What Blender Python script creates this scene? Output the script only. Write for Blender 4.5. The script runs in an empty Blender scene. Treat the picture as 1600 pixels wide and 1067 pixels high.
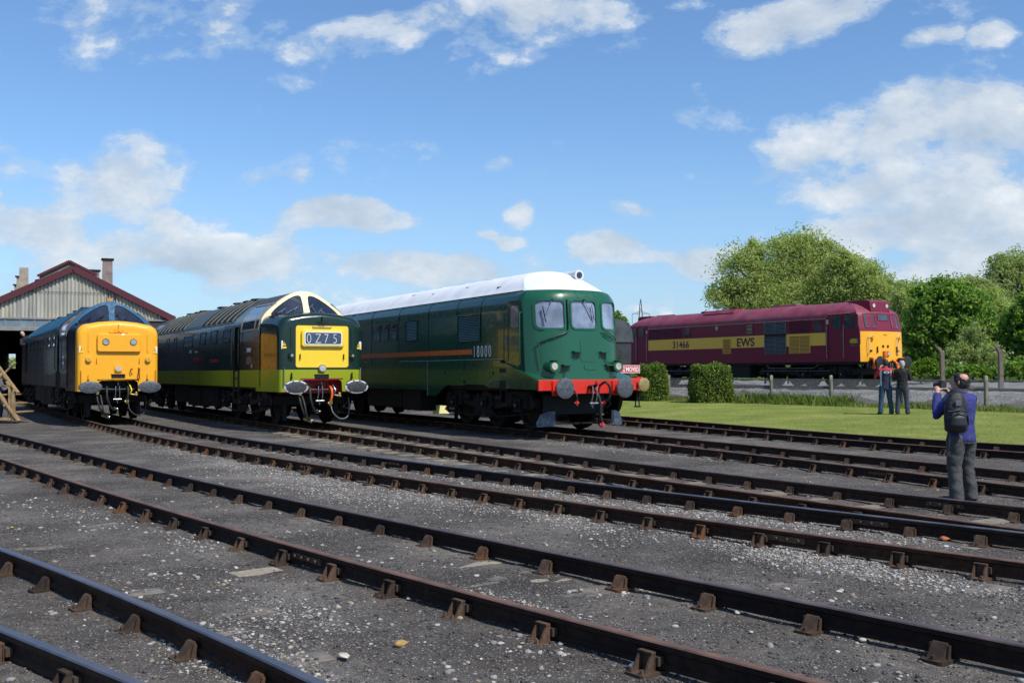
import bpy, bmesh, math, random
import numpy as np
from mathutils import Matrix, Vector
random.seed(7); rng = np.random.default_rng(7)
SC = bpy.context.scene
COL = SC.collection
R = math.radians

# ------------------------------------------------------------------ camera model (position, aim)
FPX, PITCH, ROLL, CH = 1602.13, 0.0292622, -0.0033039, 1.4989
def rayd(px, py):
    x = (px-800)/FPX; y = -(py-533.5)/FPX
    c, s = math.cos(ROLL), math.sin(ROLL); x, y = c*x-s*y, s*x+c*y
    cp, sp = math.cos(PITCH), math.sin(PITCH)
    return Vector((x, cp-sp*y, sp+cp*y))
def gnd(px, py, z=0.0):
    d = rayd(px, py); t = (z-CH)/d.z; return (d.x*t, d.y*t)

# ------------------------------------------------------------------ helpers
def link(o, parent=None):
    COL.objects.link(o)
    if parent is not None: o.parent = parent
    return o
def empty(name, label, cat, loc=(0, 0, 0), rz=0.0, group=None, parent=None):
    o = bpy.data.objects.new(name, None); link(o, parent); o.empty_display_size = 0.3
    o.location = loc; o.rotation_euler = (0, 0, rz)
    if label: o['label'] = label; o['category'] = cat
    if group: o['group'] = group
    return o
def tag(o, label, cat, group=None):
    o['label'] = label; o['category'] = cat
    if group: o['group'] = group
    return o
class MB:
    def __init__(s): s.v = []; s.f = []; s.m = []
    def add(s, vs, fs, m=0):
        n = len(s.v); s.v += [tuple(v) for v in vs]
        for f in fs: s.f.append([i+n for i in f]); s.m.append(m)
    def box(s, x0, x1, y0, y1, z0, z1, m=0, M=None):
        vs = [Vector((x, y, z)) for z in (z0, z1) for y in (y0, y1) for x in (x0, x1)]
        if M: vs = [M @ v for v in vs]
        s.add(vs, [(0, 2, 3, 1), (4, 5, 7, 6), (0, 1, 5, 4), (2, 6, 7, 3), (0, 4, 6, 2), (1, 3, 7, 5)], m)
    def bar(s, a, b, w, h, m=0, up=(0, 0, 1)):
        a = Vector(a); b = Vector(b); d = (b-a); L = d.length; d.normalize()
        u = Vector(up); sd = d.cross(u)
        if sd.length < 1e-4: sd = d.cross(Vector((1, 0, 0)))
        sd.normalize(); u = sd.cross(d)
        M = Matrix((sd, d, u)).transposed().to_4x4(); M.translation = a
        s.box(-w/2, w/2, 0, L, -h/2, h/2, m, M)
    def cyl(s, a, b, r0, r1=None, n=12, m=0, cap=True, sx=1.0):
        r1 = r0 if r1 is None else r1
        a = Vector(a); b = Vector(b); d = (b-a).normalized()
        u = d.orthogonal().normalized() if abs(d.z) > .9 else Vector((0, 0, 1)).cross(d).normalized()
        w = d.cross(u)
        vs = []
        for p, r in ((a, r0), (b, r1)):
            for k in range(n):
                t = 2*math.pi*k/n; vs.append(p+u*(r*math.cos(t)*sx)+w*(r*math.sin(t)))
        fs = [(k, (k+1) % n, n+(k+1) % n, n+k) for k in range(n)]
        if cap: fs += [tuple(range(n))[::-1], tuple(range(n, 2*n))]
        s.add(vs, fs, m)
    def tube(s, pts, r, n=6, m=0):
        pts = [Vector(p) for p in pts]; rs = r if isinstance(r, (list, tuple)) else [r]*len(pts)
        rings = []; u = None
        for i, p in enumerate(pts):
            d = (pts[min(i+1, len(pts)-1)]-pts[max(i-1, 0)]).normalized()
            u = d.orthogonal().normalized() if u is None else (u-d*u.dot(d)).normalized()
            w = d.cross(u)
            rings.append([p+(u*math.cos(2*math.pi*k/n)+w*math.sin(2*math.pi*k/n))*rs[i] for k in range(n)])
        s.loft(rings, m, closed=True, caps=True)
    def loft(s, rings, m=0, closed=False, caps=False, skip=None, mf=None):
        n = len(rings[0]); base = len(s.v)
        for r in rings: s.v += [tuple(p) for p in r]
        for i in range(len(rings)-1):
            for k in range(n if closed else n-1):
                q = [base+i*n+k, base+i*n+(k+1) % n, base+(i+1)*n+(k+1) % n, base+(i+1)*n+k]
                c = [sum(s.v[j][a] for j in q)/4 for a in range(3)]
                if skip and skip(c): continue
                s.f.append(q); s.m.append(mf(c) if mf else m)
        if caps:
            s.f.append([base+k for k in range(n)][::-1]); s.m.append(m)
            s.f.append([base+(len(rings)-1)*n+k for k in range(n)]); s.m.append(m)
    def prism(s, pts, fn, d, m=0):
        """2-D outline pts (a,b) -> fn(a,b,t) with t 0..d thickness"""
        n = len(pts); vs = [fn(a, b, 0) for a, b in pts]+[fn(a, b, d) for a, b in pts]
        s.add(vs, [tuple(range(n))[::-1], tuple(range(n, 2*n))]+[(k, (k+1) % n, n+(k+1) % n, n+k) for k in range(n)], m)
    def build(s, name, mats, parent=None, smooth=None, bevel=0, fix=True, label=None):
        me = bpy.data.meshes.new(name); me.from_pydata(s.v, [], s.f)
        for m in (mats if isinstance(mats, (list, tuple)) else [mats]): me.materials.append(m)
        me.polygons.foreach_set('material_index', s.m)
        if fix:
            bm = bmesh.new(); bm.from_mesh(me); bmesh.ops.recalc_face_normals(bm, faces=bm.faces); bm.to_mesh(me); bm.free()
        if smooth is not None:
            me.polygons.foreach_set('use_smooth', [True]*len(me.polygons)); me.set_sharp_from_angle(angle=R(smooth))
        o = bpy.data.objects.new(name, me); link(o, parent)
        if bevel:
            b = o.modifiers.new('bevel', 'BEVEL'); b.width = bevel; b.segments = 2; b.limit_method = 'ANGLE'; b.angle_limit = R(40)
        if label: o['label'] = label
        return o
def npmesh(name, v, f, mats, parent=None, fmat=None, smooth=False):
    """fast mesh from numpy arrays; f is (n,k)"""
    me = bpy.data.meshes.new(name); nv, nf, k = len(v), len(f), f.shape[1]
    me.vertices.add(nv); me.vertices.foreach_set('co', np.ascontiguousarray(v, dtype=np.float32).ravel())
    me.loops.add(nf*k); me.loops.foreach_set('vertex_index', np.ascontiguousarray(f, dtype=np.int32).ravel())
    me.polygons.add(nf); me.polygons.foreach_set('loop_start', np.arange(0, nf*k, k, dtype=np.int32))
    me.polygons.foreach_set('loop_total', np.full(nf, k, dtype=np.int32))
    for m in (mats if isinstance(mats, (list, tuple)) else [mats]): me.materials.append(m)
    if fmat is not None: me.polygons.foreach_set('material_index', np.asarray(fmat, dtype=np.int32))
    if smooth: me.polygons.foreach_set('use_smooth', np.ones(nf, dtype=bool))
    me.update(); me.validate()
    return link(bpy.data.objects.new(name, me), parent)
def rrect(x0, x1, z0, z1, r, n=4):
    pts = []
    for cx, cz, a in ((x1-r, z0+r, -90), (x1-r, z1-r, 0), (x0+r, z1-r, 90), (x0+r, z0+r, 180)):
        for k in range(n+1):
            t = R(a+90*k/n); pts.append((cx+r*math.cos(t), cz+r*math.sin(t)))
    return pts
def plate(mb, outer, holes, fn, d, m=0):
    """flat polygon with holes mapped by fn(a,b,t), thickness d"""
    bm = bmesh.new(); loops = []
    for lp in [outer]+holes:
        vs = [bm.verts.new((a, b, 0)) for a, b in lp]; loops.append(vs)
        for i in range(len(vs)): bm.edges.new((vs[i], vs[(i+1) % len(vs)]))
    bmesh.ops.triangle_fill(bm, use_beauty=True, use_dissolve=False, edges=bm.edges[:])
    bm.verts.index_update(); co = [(v.co.x, v.co.y) for v in bm.verts]; fs = [[v.index for v in f.verts] for f in bm.faces]
    n = len(co); bm.free()
    vs = [fn(a, b, 0) for a, b in co]+[fn(a, b, d) for a, b in co]
    F = fs+[[i+n for i in f[::-1]] for f in fs]
    k = 0
    for lp in [outer]+holes:
        L = len(lp)
        F += [(k+i, k+(i+1) % L, n+k+(i+1) % L, n+k+i) for i in range(L)]; k += L
    mb.add(vs, F, m)
def text(s, size, mat, parent, M, name='lettering', ext=.004, sx=1.0, bold=0.0, align='LEFT', spacing=1.0):
    cu = bpy.data.curves.new('txt', 'FONT'); cu.body = s; cu.size = size; cu.extrude = ext; cu.offset = bold; cu.align_x = align; cu.space_character = spacing
    t = bpy.data.objects.new('txt', cu); COL.objects.link(t)
    me = bpy.data.meshes.new_from_object(t.evaluated_get(bpy.context.evaluated_depsgraph_get()))
    COL.objects.unlink(t); bpy.data.objects.remove(t)
    me.materials.clear(); me.materials.append(mat); me.transform(Matrix.Diagonal((sx, 1, 1, 1))); me.transform(M)
    return link(bpy.data.objects.new(name, me), parent)
def MS(x, y, z):   # on the left side (outward -x)
    return Matrix(((0, 0, -1, x), (-1, 0, 0, y), (0, 1, 0, z), (0, 0, 0, 1)))
def MF(x, y, z):   # on the front (outward -y)
    return Matrix(((1, 0, 0, x), (0, 0, -1, y), (0, 1, 0, z), (0, 0, 0, 1)))

# ------------------------------------------------------------------ materials
def srgb(r, g, b):
    f = lambda c: (c/255/12.92) if c/255 <= .04045 else ((c/255+.055)/1.055)**2.4
    return (f(r), f(g), f(b), 1)
def newmat(name):
    m = bpy.data.materials.new(name); m.use_nodes = True; nt = m.node_tree
    return m, nt, nt.nodes['Principled BSDF'], nt.nodes.new('ShaderNodeTexCoord')
def N(nt, t, **kw):
    n = nt.nodes.new('ShaderNode'+t)
    for k, v in kw.items():
        if isinstance(k, str) and hasattr(n, k): setattr(n, k, v)
        else: n.inputs[k].default_value = v
    return n
def noise(nt, vec, scale, detail=4, rough=.55, dist=0):
    n = nt.nodes.new('ShaderNodeTexNoise'); n.inputs['Scale'].default_value = scale
    n.inputs['Detail'].default_value = detail; n.inputs['Roughness'].default_value = rough; n.inputs['Distortion'].default_value = dist
    nt.links.new(vec, n.inputs['Vector']); return n
def ramp(nt, fac, stops, interp='LINEAR'):
    r = nt.nodes.new('ShaderNodeValToRGB'); r.color_ramp.interpolation = interp; el = r.color_ramp.elements
    while len(el) < len(stops): el.new(.5)
    for e, (p, c) in zip(el, stops):
        e.position = p; e.color = c if len(c) == 4 else (*c, 1)
    nt.links.new(fac, r.inputs['Fac']); return r
def mixc(nt, fac, a, b, typ='MIX'):
    n = nt.nodes.new('ShaderNodeMix'); n.data_type = 'RGBA'; n.blend_type = typ
    for i, v in ((0, fac), (6, a), (7, b)):
        if hasattr(v, 'links') or hasattr(v, 'is_linked'): nt.links.new(v, n.inputs[i])
        else: n.inputs[i].default_value = v if i == 0 else (v if len(v) == 4 else (*v, 1))
    return n.outputs[2]
def math_(nt, op, a, b=None, c=None, clamp=False):
    n = nt.nodes.new('ShaderNodeMath'); n.operation = op; n.use_clamp = clamp
    for i, v in enumerate((a, b, c)):
        if v is None: continue
        if hasattr(v, 'is_linked'): nt.links.new(v, n.inputs[i])
        else: n.inputs[i].default_value = v
    return n.outputs[0]
def bump(nt, bsdf, h, strength, dist):
    b = nt.nodes.new('ShaderNodeBump'); b.inputs['Strength'].default_value = strength; b.inputs['Distance'].default_value = dist
    nt.links.new(h, b.inputs['Height']); nt.links.new(b.outputs[0], bsdf.inputs['Normal']); return b
def simple(name, col, rough=.5, metal=0.0, var=.25, vs=6.0, coat=0.0, bmp=0.0, bs=40, dirt=None, ds=3.0, dirtamt=.5, spec=.5):
    m, nt, b, tc = newmat(name); c = col if len(col) == 4 else (*col, 1)
    n = noise(nt, tc.outputs['Object'], vs, 5)
    dk = tuple(x*(1-var) for x in c[:3])+(1,); lt = tuple(min(1, x*(1+var*.6)) for x in c[:3])+(1,)
    out = ramp(nt, n.outputs[0], [(.3, dk), (.7, lt)]).outputs[0]
    if dirt:
        n2 = noise(nt, tc.outputs['Object'], ds, 7, .65)
        f = ramp(nt, n2.outputs[0], [(.45, (0, 0, 0)), (.7, (dirtamt,)*3)]).outputs[0]
        out = mixc(nt, f, out, dirt)
    nt.links.new(out, b.inputs['Base Color'])
    rr = ramp(nt, n.outputs[0], [(.25, (rough*.85,)*3), (.75, (min(1, rough*1.2),)*3)]); nt.links.new(rr.outputs[0], b.inputs['Roughness'])
    b.inputs['Metallic'].default_value = metal; b.inputs['Coat Weight'].default_value = coat; b.inputs['Coat Roughness'].default_value = .06
    b.inputs['Specular IOR Level'].default_value = spec
    if bmp:
        n3 = noise(nt, tc.outputs['Object'], bs, 5); bump(nt, b, n3.outputs[0], bmp, .01)
    return m
def paint(name, col, rough=.35, grime=.35, wav=.06, coat=.28):
    """vehicle paint: slight panel waviness, streaky grime, gloss"""
    m, nt, b, tc = newmat(name); c = (*col[:3], 1)
    mp = nt.nodes.new('ShaderNodeMapping'); mp.inputs['Scale'].default_value = (2.2, 2.2, .35); nt.links.new(tc.outputs['Object'], mp.inputs[0])
    n = noise(nt, mp.outputs[0], 4, 7, .65)
    f = ramp(nt, n.outputs[0], [(.42, (0, 0, 0)), (.75, (grime,)*3)]).outputs[0]
    out = mixc(nt, f, c, tuple(x*.6+.006 for x in c[:3]))
    nt.links.new(out, b.inputs['Base Color'])
    nr = noise(nt, tc.outputs['Object'], 9, 5)
    nt.links.new(ramp(nt, nr.outputs[0], [(.3, (rough*.8,)*3), (.7, (rough*1.35,)*3)]).outputs[0], b.inputs['Roughness'])
    b.inputs['Coat Weight'].default_value = coat; b.inputs['Coat Roughness'].default_value = .05
    nw = noise(nt, tc.outputs['Object'], .9, 1); bp = bump(nt, b, nw.outputs[0], wav, .10); nt.links.new(bp.outputs[0], b.inputs['Coat Normal']); b.inputs['Specular IOR Level'].default_value = .35
    return m
BLACK = simple('underframe_black', (.006, .006, .0065), .6, 0, .5, 5, dirt=(.022, .018, .015), ds=4, dirtamt=.5, spec=.3)
OILY = simple('oily_steel', (.03, .028, .027), .4, .3, .4, 8, dirt=(.06, .045, .03))
STEEL = simple('bright_steel', (.42, .42, .44), .3, .9, .3, 12)
BUFF = simple('buffer_steel', (.10, .11, .125), .5, .4, .5, 14, bmp=.2)
BUFFR = simple('buffer_rim_white', (.5, .52, .55), .5, .2, .3, 14)
BRASS = simple('greased_brass', (.34, .27, .11), .5, .5, .4, 14)
RED = paint('beam_red', (.62, .028, .016), .4, .35)
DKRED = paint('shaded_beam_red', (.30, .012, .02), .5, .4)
WHITEP = simple('roof_white', (.78, .80, .82), .6, 0, .06, 2, dirt=(.5, .5, .5), ds=1.2, dirtamt=.4)
CREAM = paint('cream_paint', (.70, .60, .38), .45, .12, coat=.1)
YEL = paint('warning_yellow', (.86, .40, .015), .38, .10)
YELB = paint('panel_yellow', (.86, .60, .035), .38, .10)
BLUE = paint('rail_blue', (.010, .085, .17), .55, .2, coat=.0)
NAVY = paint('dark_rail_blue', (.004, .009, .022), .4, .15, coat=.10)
GRN = paint('bottle_green', (.006, .024, .017), .22, .2)
LGRN = paint('lime_green', (.27, .32, .010), .35, .25, coat=.12)
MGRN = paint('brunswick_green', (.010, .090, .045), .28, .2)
MGRN_SHADE = paint('brunswick_green_shaded', (.006, .052, .030), .22, .2)  # darker copy of the front green; the side's shade is put into the colour
ORG = paint('orange_stripe', (.60, .11, .02), .4, .2)
MAR = paint('maroon', (.17, .010, .032), .42, .22, coat=.08)
MARR = simple('roof_maroon', (.22, .032, .06), .55, 0, .3, 1.5, dirt=(.22, .09, .11), ds=1.3, dirtamt=.7)
GOLD = paint('gold_band', (.80, .47, .07), .42, .15, coat=.08)
WHT = simple('white_marking', (.75, .76, .76), .5, 0, .1)
GREYR = simple('grey_roof', (.055, .055, .058), .6, 0, .4, 3)
RUB = simple('rubber', (.02, .02, .02), .6, 0, .3)
ORCAB = simple('orange_jumper', (.75, .13, .01), .5, 0, .3)
def glass(name, col, rough=.06):
    m, nt, b, tc = newmat(name); b.inputs['Base Color'].default_value = (*col, 1); b.inputs['Roughness'].default_value = rough
    n = noise(nt, tc.outputs['Object'], 2.5, 3)
    nt.links.new(ramp(nt, n.outputs[0], [(.3, tuple(x*.6 for x in col)), (.7, tuple(min(1, x*1.4) for x in col))]).outputs[0], b.inputs['Base Color'])
    b.inputs['Coat Weight'].default_value = .5; b.inputs['Coat Roughness'].default_value = .03; return m
GLD = glass('dark_cab_glass', (.012, .018, .035)); GLP = glass('sky_tinted_cab_glass', (.20, .24, .33), .3); GLG = glass('grey_cab_glass', (.05, .07, .075))  # pale glass: sky reflection and pale interior are put into its base colour
GLB = glass('pinkish_blind_glass', (.22, .19, .19), .3)
LENS = glass('lamp_lens', (.45, .43, .36), .15); LENSB = glass('marker_lens', (.28, .33, .30), .2)

# ------------------------------------------------------------------ terrain height
FO = Vector((16.2, 35.1)); FD = Vector((-.536, .844)); FN = Vector((.844, .536))
def sst(a, b, x):
    t = np.clip((x-a)/(b-a), 0, 1); return t*t*(3-2*t)
def Hd(d):   # ground height against distance beyond the fence line
    return -.165+.245*sst(-10.5, -1.5, d)+.56*sst(.7, 2.5, d)+.25*sst(8, 13, d)-.45*sst(16, 24, d)
def H(x, y):
    d = (x-FO.x)*FN.x+(y-FO.y)*FN.y; return Hd(d)
def FP(t, d): return (FO.x+FD.x*t+FN.x*d, FO.y+FD.y*t+FN.y*d)

# value noise for geometry
_ng = rng.random((256, 256))
def vnoise(x, y):
    xi = np.floor(x).astype(int); yi = np.floor(y).astype(int); fx = x-xi; fy = y-yi
    fx = fx*fx*(3-2*fx); fy = fy*fy*(3-2*fy); g = lambda a, b: _ng[a % 256, b % 256]
    return (g(xi, yi)*(1-fx)+g(xi+1, yi)*fx)*(1-fy)+(g(xi, yi+1)*(1-fx)+g(xi+1, yi+1)*fx)*fy
def fbm(x, y, o=4):
    s = 0; a = .5
    for k in range(o): s = s+a*vnoise(x*2**k+17.3*k, y*2**k+5.1*k); a *= .5
    return s

# ------------------------------------------------------------------ rail traces (world metres, z=0 is rail top)
RT = {
'1f':[(-0.94,5.02),(-1.80,6.02),(-2.88,7.25),(-4.40,8.85)],
'1n':[(-1.81,5.00),(-2.31,5.47),(-3.03,6.10)],
'2f':[(2.81,5.68),(2.29,6.18),(2.04,6.59),(1.44,7.27),(0.79,8.05),(-0.01,8.96),(-0.30,9.39),(-0.78,9.98),(-1.32,10.56),(-1.94,11.31),(-2.65,12.17),(-3.54,13.38),(-4.53,14.54),(-5.35,15.71),(-6.28,16.96),(-7.48,18.47),(-9.03,20.54),(-11.37,23.94),(-12.83,25.73)],
'2n':[(1.48,5.00),(1.07,5.45),(0.59,6.02),(0.38,6.27),(-0.01,6.69),(-0.36,7.13),(-1.21,8.09),(-2.28,9.43),(-2.78,10.05),(-3.36,10.80),(-4.15,11.78),(-4.80,12.59),(-5.58,13.59),(-6.53,14.86),(-7.68,16.38),(-9.10,18.26)],
'3n':[(4.04,8.16),(3.79,8.43),(3.49,8.66),(3.21,9.00),(2.89,9.33),(2.44,9.83),(2.06,10.23),(1.65,10.66),(1.20,11.09),(0.72,11.67),(0.19,12.39),(-0.41,13.10),(-1.10,14.04),(-1.89,15.12),(-2.80,16.32),(-3.94,18.05),(-5.27,19.91),(-6.94,22.27),(-8.45,24.38),(-10.38,27.18),(-12.06,29.77)],
'3f':[(4.75,9.57),(4.44,9.87),(4.11,10.20),(3.76,10.54),(3.43,11.05),(2.88,11.59),(2.45,12.15),(1.96,12.65),(1.45,13.38),(0.86,13.94),(0.22,14.82),(-0.50,15.83),(-1.30,16.68),(-2.23,17.86),(-3.37,19.66),(-4.70,21.53),(-6.24,23.56),(-8.22,26.38),(-10.59,30.00)],
'4n':[(4.87,9.80),(4.58,10.19),(4.28,10.62),(3.94,11.03),(3.58,11.54),(3.11,12.55),(2.66,13.21),(2.16,13.94),(1.62,14.93),(0.98,15.93),(0.26,17.18),(-0.59,18.70),(-1.61,20.55),(-2.80,22.46),(-4.29,25.03),(-6.05,28.17)],
'4f':[(5.63,11.34),(5.30,11.77),(4.93,12.22),(4.56,12.78),(4.14,13.33),(3.57,14.36),(3.04,15.06),(2.49,16.02),(1.86,17.12),(1.14,18.37),(0.30,19.80),(-0.68,21.52),(-1.84,23.56),(-3.26,26.10),(-5.03,29.32)],
'5n':[(6.69,13.45),(6.31,14.02),(5.92,14.65),(5.59,15.65),(5.12,16.48),(4.53,18.22),(3.91,19.35),(3.23,20.81),(2.44,22.49),(1.50,24.24),(0.71,26.01)],
'5f':[(7.57,15.23),(7.20,15.98),(6.87,16.53),(6.32,17.69),(5.84,18.78),(5.07,20.39),(4.01,22.41),(3.15,23.93),(2.26,26.44)],
'6n':[(9.35,18.79),(8.44,20.27),(7.66,21.41),(7.01,22.54),(6.21,24.94),(5.17,27.17),(4.22,29.37),(3.07,31.62)],
'6f':[(10.31,20.72),(8.99,22.23),(7.70,24.76),(6.80,27.32),(5.49,30.72),(3.71,34.14)]}
LOCO = {'18': (2.032, 24.71, .510, .035), 'd2': (-5.063, 28.099, .519, .03), 'd1': (-12.081, 31.664, .52, 0.0), '31': (16.091, 43.11, .543, .783), 't6': (3.55, 32.9, .512, 0.0)}
def axispt(k, a, l):
    X, Y, th, _ = LOCO[k]; return (X-math.sin(th)*a+math.cos(th)*l, Y+math.cos(th)*a+math.sin(th)*l)
for r, k, s in (('3n', 'd1', -1), ('3f', 'd1', 1), ('4n', 'd2', -1), ('4f', 'd2', 1), ('5n', '18', -1), ('5f', '18', 1), ('6n', 't6', -1), ('6f', 't6', 1)):
    RT[r] += [axispt(k, a, s*.755) for a in ((6, 9, 12, 16, 20, 24) if k != 't6' else (4, 8, 12, 16))]
def railcurve(pts, y0, y1, deg=4):
    P = np.array(pts); ys = P[:, 1]; c = (ys.min()+ys.max())/2; h = (ys.max()-ys.min())/2
    deg = min(deg, len(P)-2) if len(P) > 3 else 1
    co = np.polyfit((ys-c)/h, P[:, 0], deg); dc = np.polyder(co)
    def f(y):
        u = (y-c)/h
        if u > 1: return np.polyval(co, 1)+np.polyval(dc, 1)*(u-1)
        if u < -1: return np.polyval(co, -1)+np.polyval(dc, -1)*(u+1)
        return np.polyval(co, u)
    out = []; y = y0
    while y < y1: out.append((f(y), y)); y += .35
    return out
def resample(pts, step, off=0):
    P = np.array(pts); s = np.concatenate([[0], np.cumsum(np.linalg.norm(np.diff(P, axis=0), axis=1))])
    q = np.arange(off, s[-1], step); X = np.interp(q, s, P[:, 0]); Y = np.interp(q, s, P[:, 1])
    X2 = np.interp(q+.1, s, P[:, 0]); Y2 = np.interp(q+.1, s, P[:, 1]); X1 = np.interp(q-.1, s, P[:, 0]); Y1 = np.interp(q-.1, s, P[:, 1])
    return [(x, y, math.atan2(b-d, a-c)) for x, y, a, b, c, d in zip(X, Y, X2, Y2, X1, Y1)]

def rustmat(name, dark, lite, rough=.75, scale=14):
    m, nt, b, tc = newmat(name)
    n = noise(nt, tc.outputs['Object'], scale, 8, .7); n2 = noise(nt, tc.outputs['Object'], 1.7, 3)
    c = ramp(nt, n.outputs[0], [(.35, dark), (.68, lite)]).outputs[0]
    c = mixc(nt, ramp(nt, n2.outputs[0], [(.4, (0, 0, 0)), (.65, (.6, .6, .6))]).outputs[0], c, tuple(x*.6 for x in dark))
    nt.links.new(c, b.inputs['Base Color']); b.inputs['Roughness'].default_value = rough; b.inputs['Specular IOR Level'].default_value = .2
    oi = nt.nodes.new('ShaderNodeObjectInfo'); c = mixc(nt, 1.0, c, ramp(nt, oi.outputs['Random'], [(0, (.55, .56, .6)), (.5, (1, .97, .95)), (.85, (1.25, 1.15, 1.1)), (1, (1.5, 1.1, .8))]).outputs[0], 'MULTIPLY'); nt.links.new(c, b.inputs['Base Color'])
    bump(nt, b, n.outputs[0], .5, .004); return m
RUST = rustmat('rail_side_rust', (.020, .012, .009), (.060, .033, .022))
RUSTC = rustmat('chair_rust', (.055, .038, .028), (.150, .098, .068), .85, 22)
RHEAD = {}
def headmat(name, col, rough, metal):
    m, nt, b, tc = newmat(name); n = noise(nt, tc.outputs['Object'], 3, 6, .6)
    nt.links.new(ramp(nt, n.outputs[0], [(.35, tuple(x*.6 for x in col)), (.7, tuple(x*1.25 for x in col))]).outputs[0], b.inputs['Base Color'])
    nt.links.new(ramp(nt, n.outputs[0], [(.3, (rough*.75,)*3), (.7, (min(1, rough*1.3),)*3)]).outputs[0], b.inputs['Roughness'])
    b.inputs['Metallic'].default_value = metal; return m
HSHINE = headmat('polished_rail_head', (.19, .18, .20), .40, .8)
HMID = headmat('worn_rail_head', (.13, .095, .09), .55, .4)
HRUST = headmat('rusty_rail_head', (.17, .095, .065), .62, .25)
WOOD = simple('sleeper_timber', (.13, .11, .09), .9, 0, .5, 7, dirt=(.22, .20, .17), ds=9, dirtamt=.7, bmp=.6, bs=30)

# bullhead rail profile: (offset, z, is_head_top)
RP = [(-.010, -.145), (-.030, -.143), (-.032, -.118), (-.010, -.103), (-.010, -.052), (-.035, -.038), (-.035, -.008), (-.026, 0), (.026, 0), (.035, -.008), (.035, -.038), (.010, -.052), (.010, -.103), (.032, -.118), (.030, -.143), (.010, -.145)]
def build_rail(pts, head, parent, z=0.0, cuts=()):
    n = len(pts); P = np.array(pts); T = np.gradient(P, axis=0); T /= np.linalg.norm(T, axis=1)[:, None]; Nn = np.stack([T[:, 1], -T[:, 0]], 1)
    mb = MB(); rings = [[(P[i, 0]+Nn[i, 0]*o, P[i, 1]+Nn[i, 1]*o, z+zz) for o, zz in RP] for i in range(n)]
    mb.loft(rings, closed=True, caps=True)
    k = len(RP)
    for j in range((n-1)*k):
        if j % k in (6, 7, 8): mb.m[j] = 1
    for (q, a) in cuts:  # fishplates with bolts
        pass
    return mb.build('rail', [RUST, head], parent, smooth=40)

# rail chair mesh (outer side = +x local), rail runs along y
def chair_mesh():
    mb = MB()
    mb.prism(rrect(-.19, .21, -.085, .085, .03, 2), lambda a, b, t: (a, b, -.176+t), .022)
    # outer jaw: hollow-fronted, with wedge key behind
    base_ = len(mb.v)
    for s in (-1, 1):
        mb.prism([(.055, -.155), (.165, -.155), (.10, -.05), (.085, -.040), (.055, -.040)], lambda a, b, t, s=s: (a, s*.058+t*s*-1, b), .016)
    mb.box(.060, .078, -.058, .058, -.155, -.046)
    mb.box(.055, .103, -.060, .060, -.046, -.034)
    # inner jaw: solid sloping bracket
    for s in (-1, 1):
        mb.prism([(-.04, -.155), (-.15, -.155), (-.125, -.135), (-.065, -.062), (-.04, -.058)], lambda a, b, t, s=s: (a, s*.052-t*s, b), .104)
        break
    mb.prism([(-.04, -.155), (-.09, -.155), (-.06, -.07), (-.04, -.07)], lambda a, b, t: (a, .052+t, b), .018)
    mb.prism([(-.04, -.155), (-.09, -.155), (-.06, -.07), (-.04, -.07)], lambda a, b, t: (a, -.070+t, b), .018)
    for x, y in ((-.155, 0), (.18, .045), (.18, -.045)):
        mb.cyl((x, y, -.156), (x, y, -.128), .017, .015, 6)
    mb.box(.014, .056, -.075, .082, -.12, -.066, 1)   # oak key
    mb.v = [(x*.86 if abs(x) > .06 else x, y*.88, (z if z < -.15 else -.15+(z+.15)*.90)) for x, y, z in mb.v]
    return mb
_ch = chair_mesh().build('rail_chair', [RUSTC, simple('oak_key', (.05, .035, .025), .9)], None, bevel=0); CHAIR = _ch.data
COL.objects.unlink(_ch); bpy.data.objects.remove(_ch)
def sleeper_mesh(L=2.6):
    mb = MB(); mb.box(-L/2, L/2, -.125, .125, -.30, -.160)
    o = mb.build('sleeper', WOOD, None); me = o.data; COL.objects.unlink(o); bpy.data.objects.remove(o); return me
SLP = sleeper_mesh(); SLPS = sleeper_mesh(2.0); SLPT = sleeper_mesh(); SLPT.materials[0] = simple('dry_timber', (.25, .21, .15), .9, 0, .4, 7, dirt=(.10, .09, .08), ds=3, dirtamt=.8, bmp=.6, bs=30)

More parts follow.
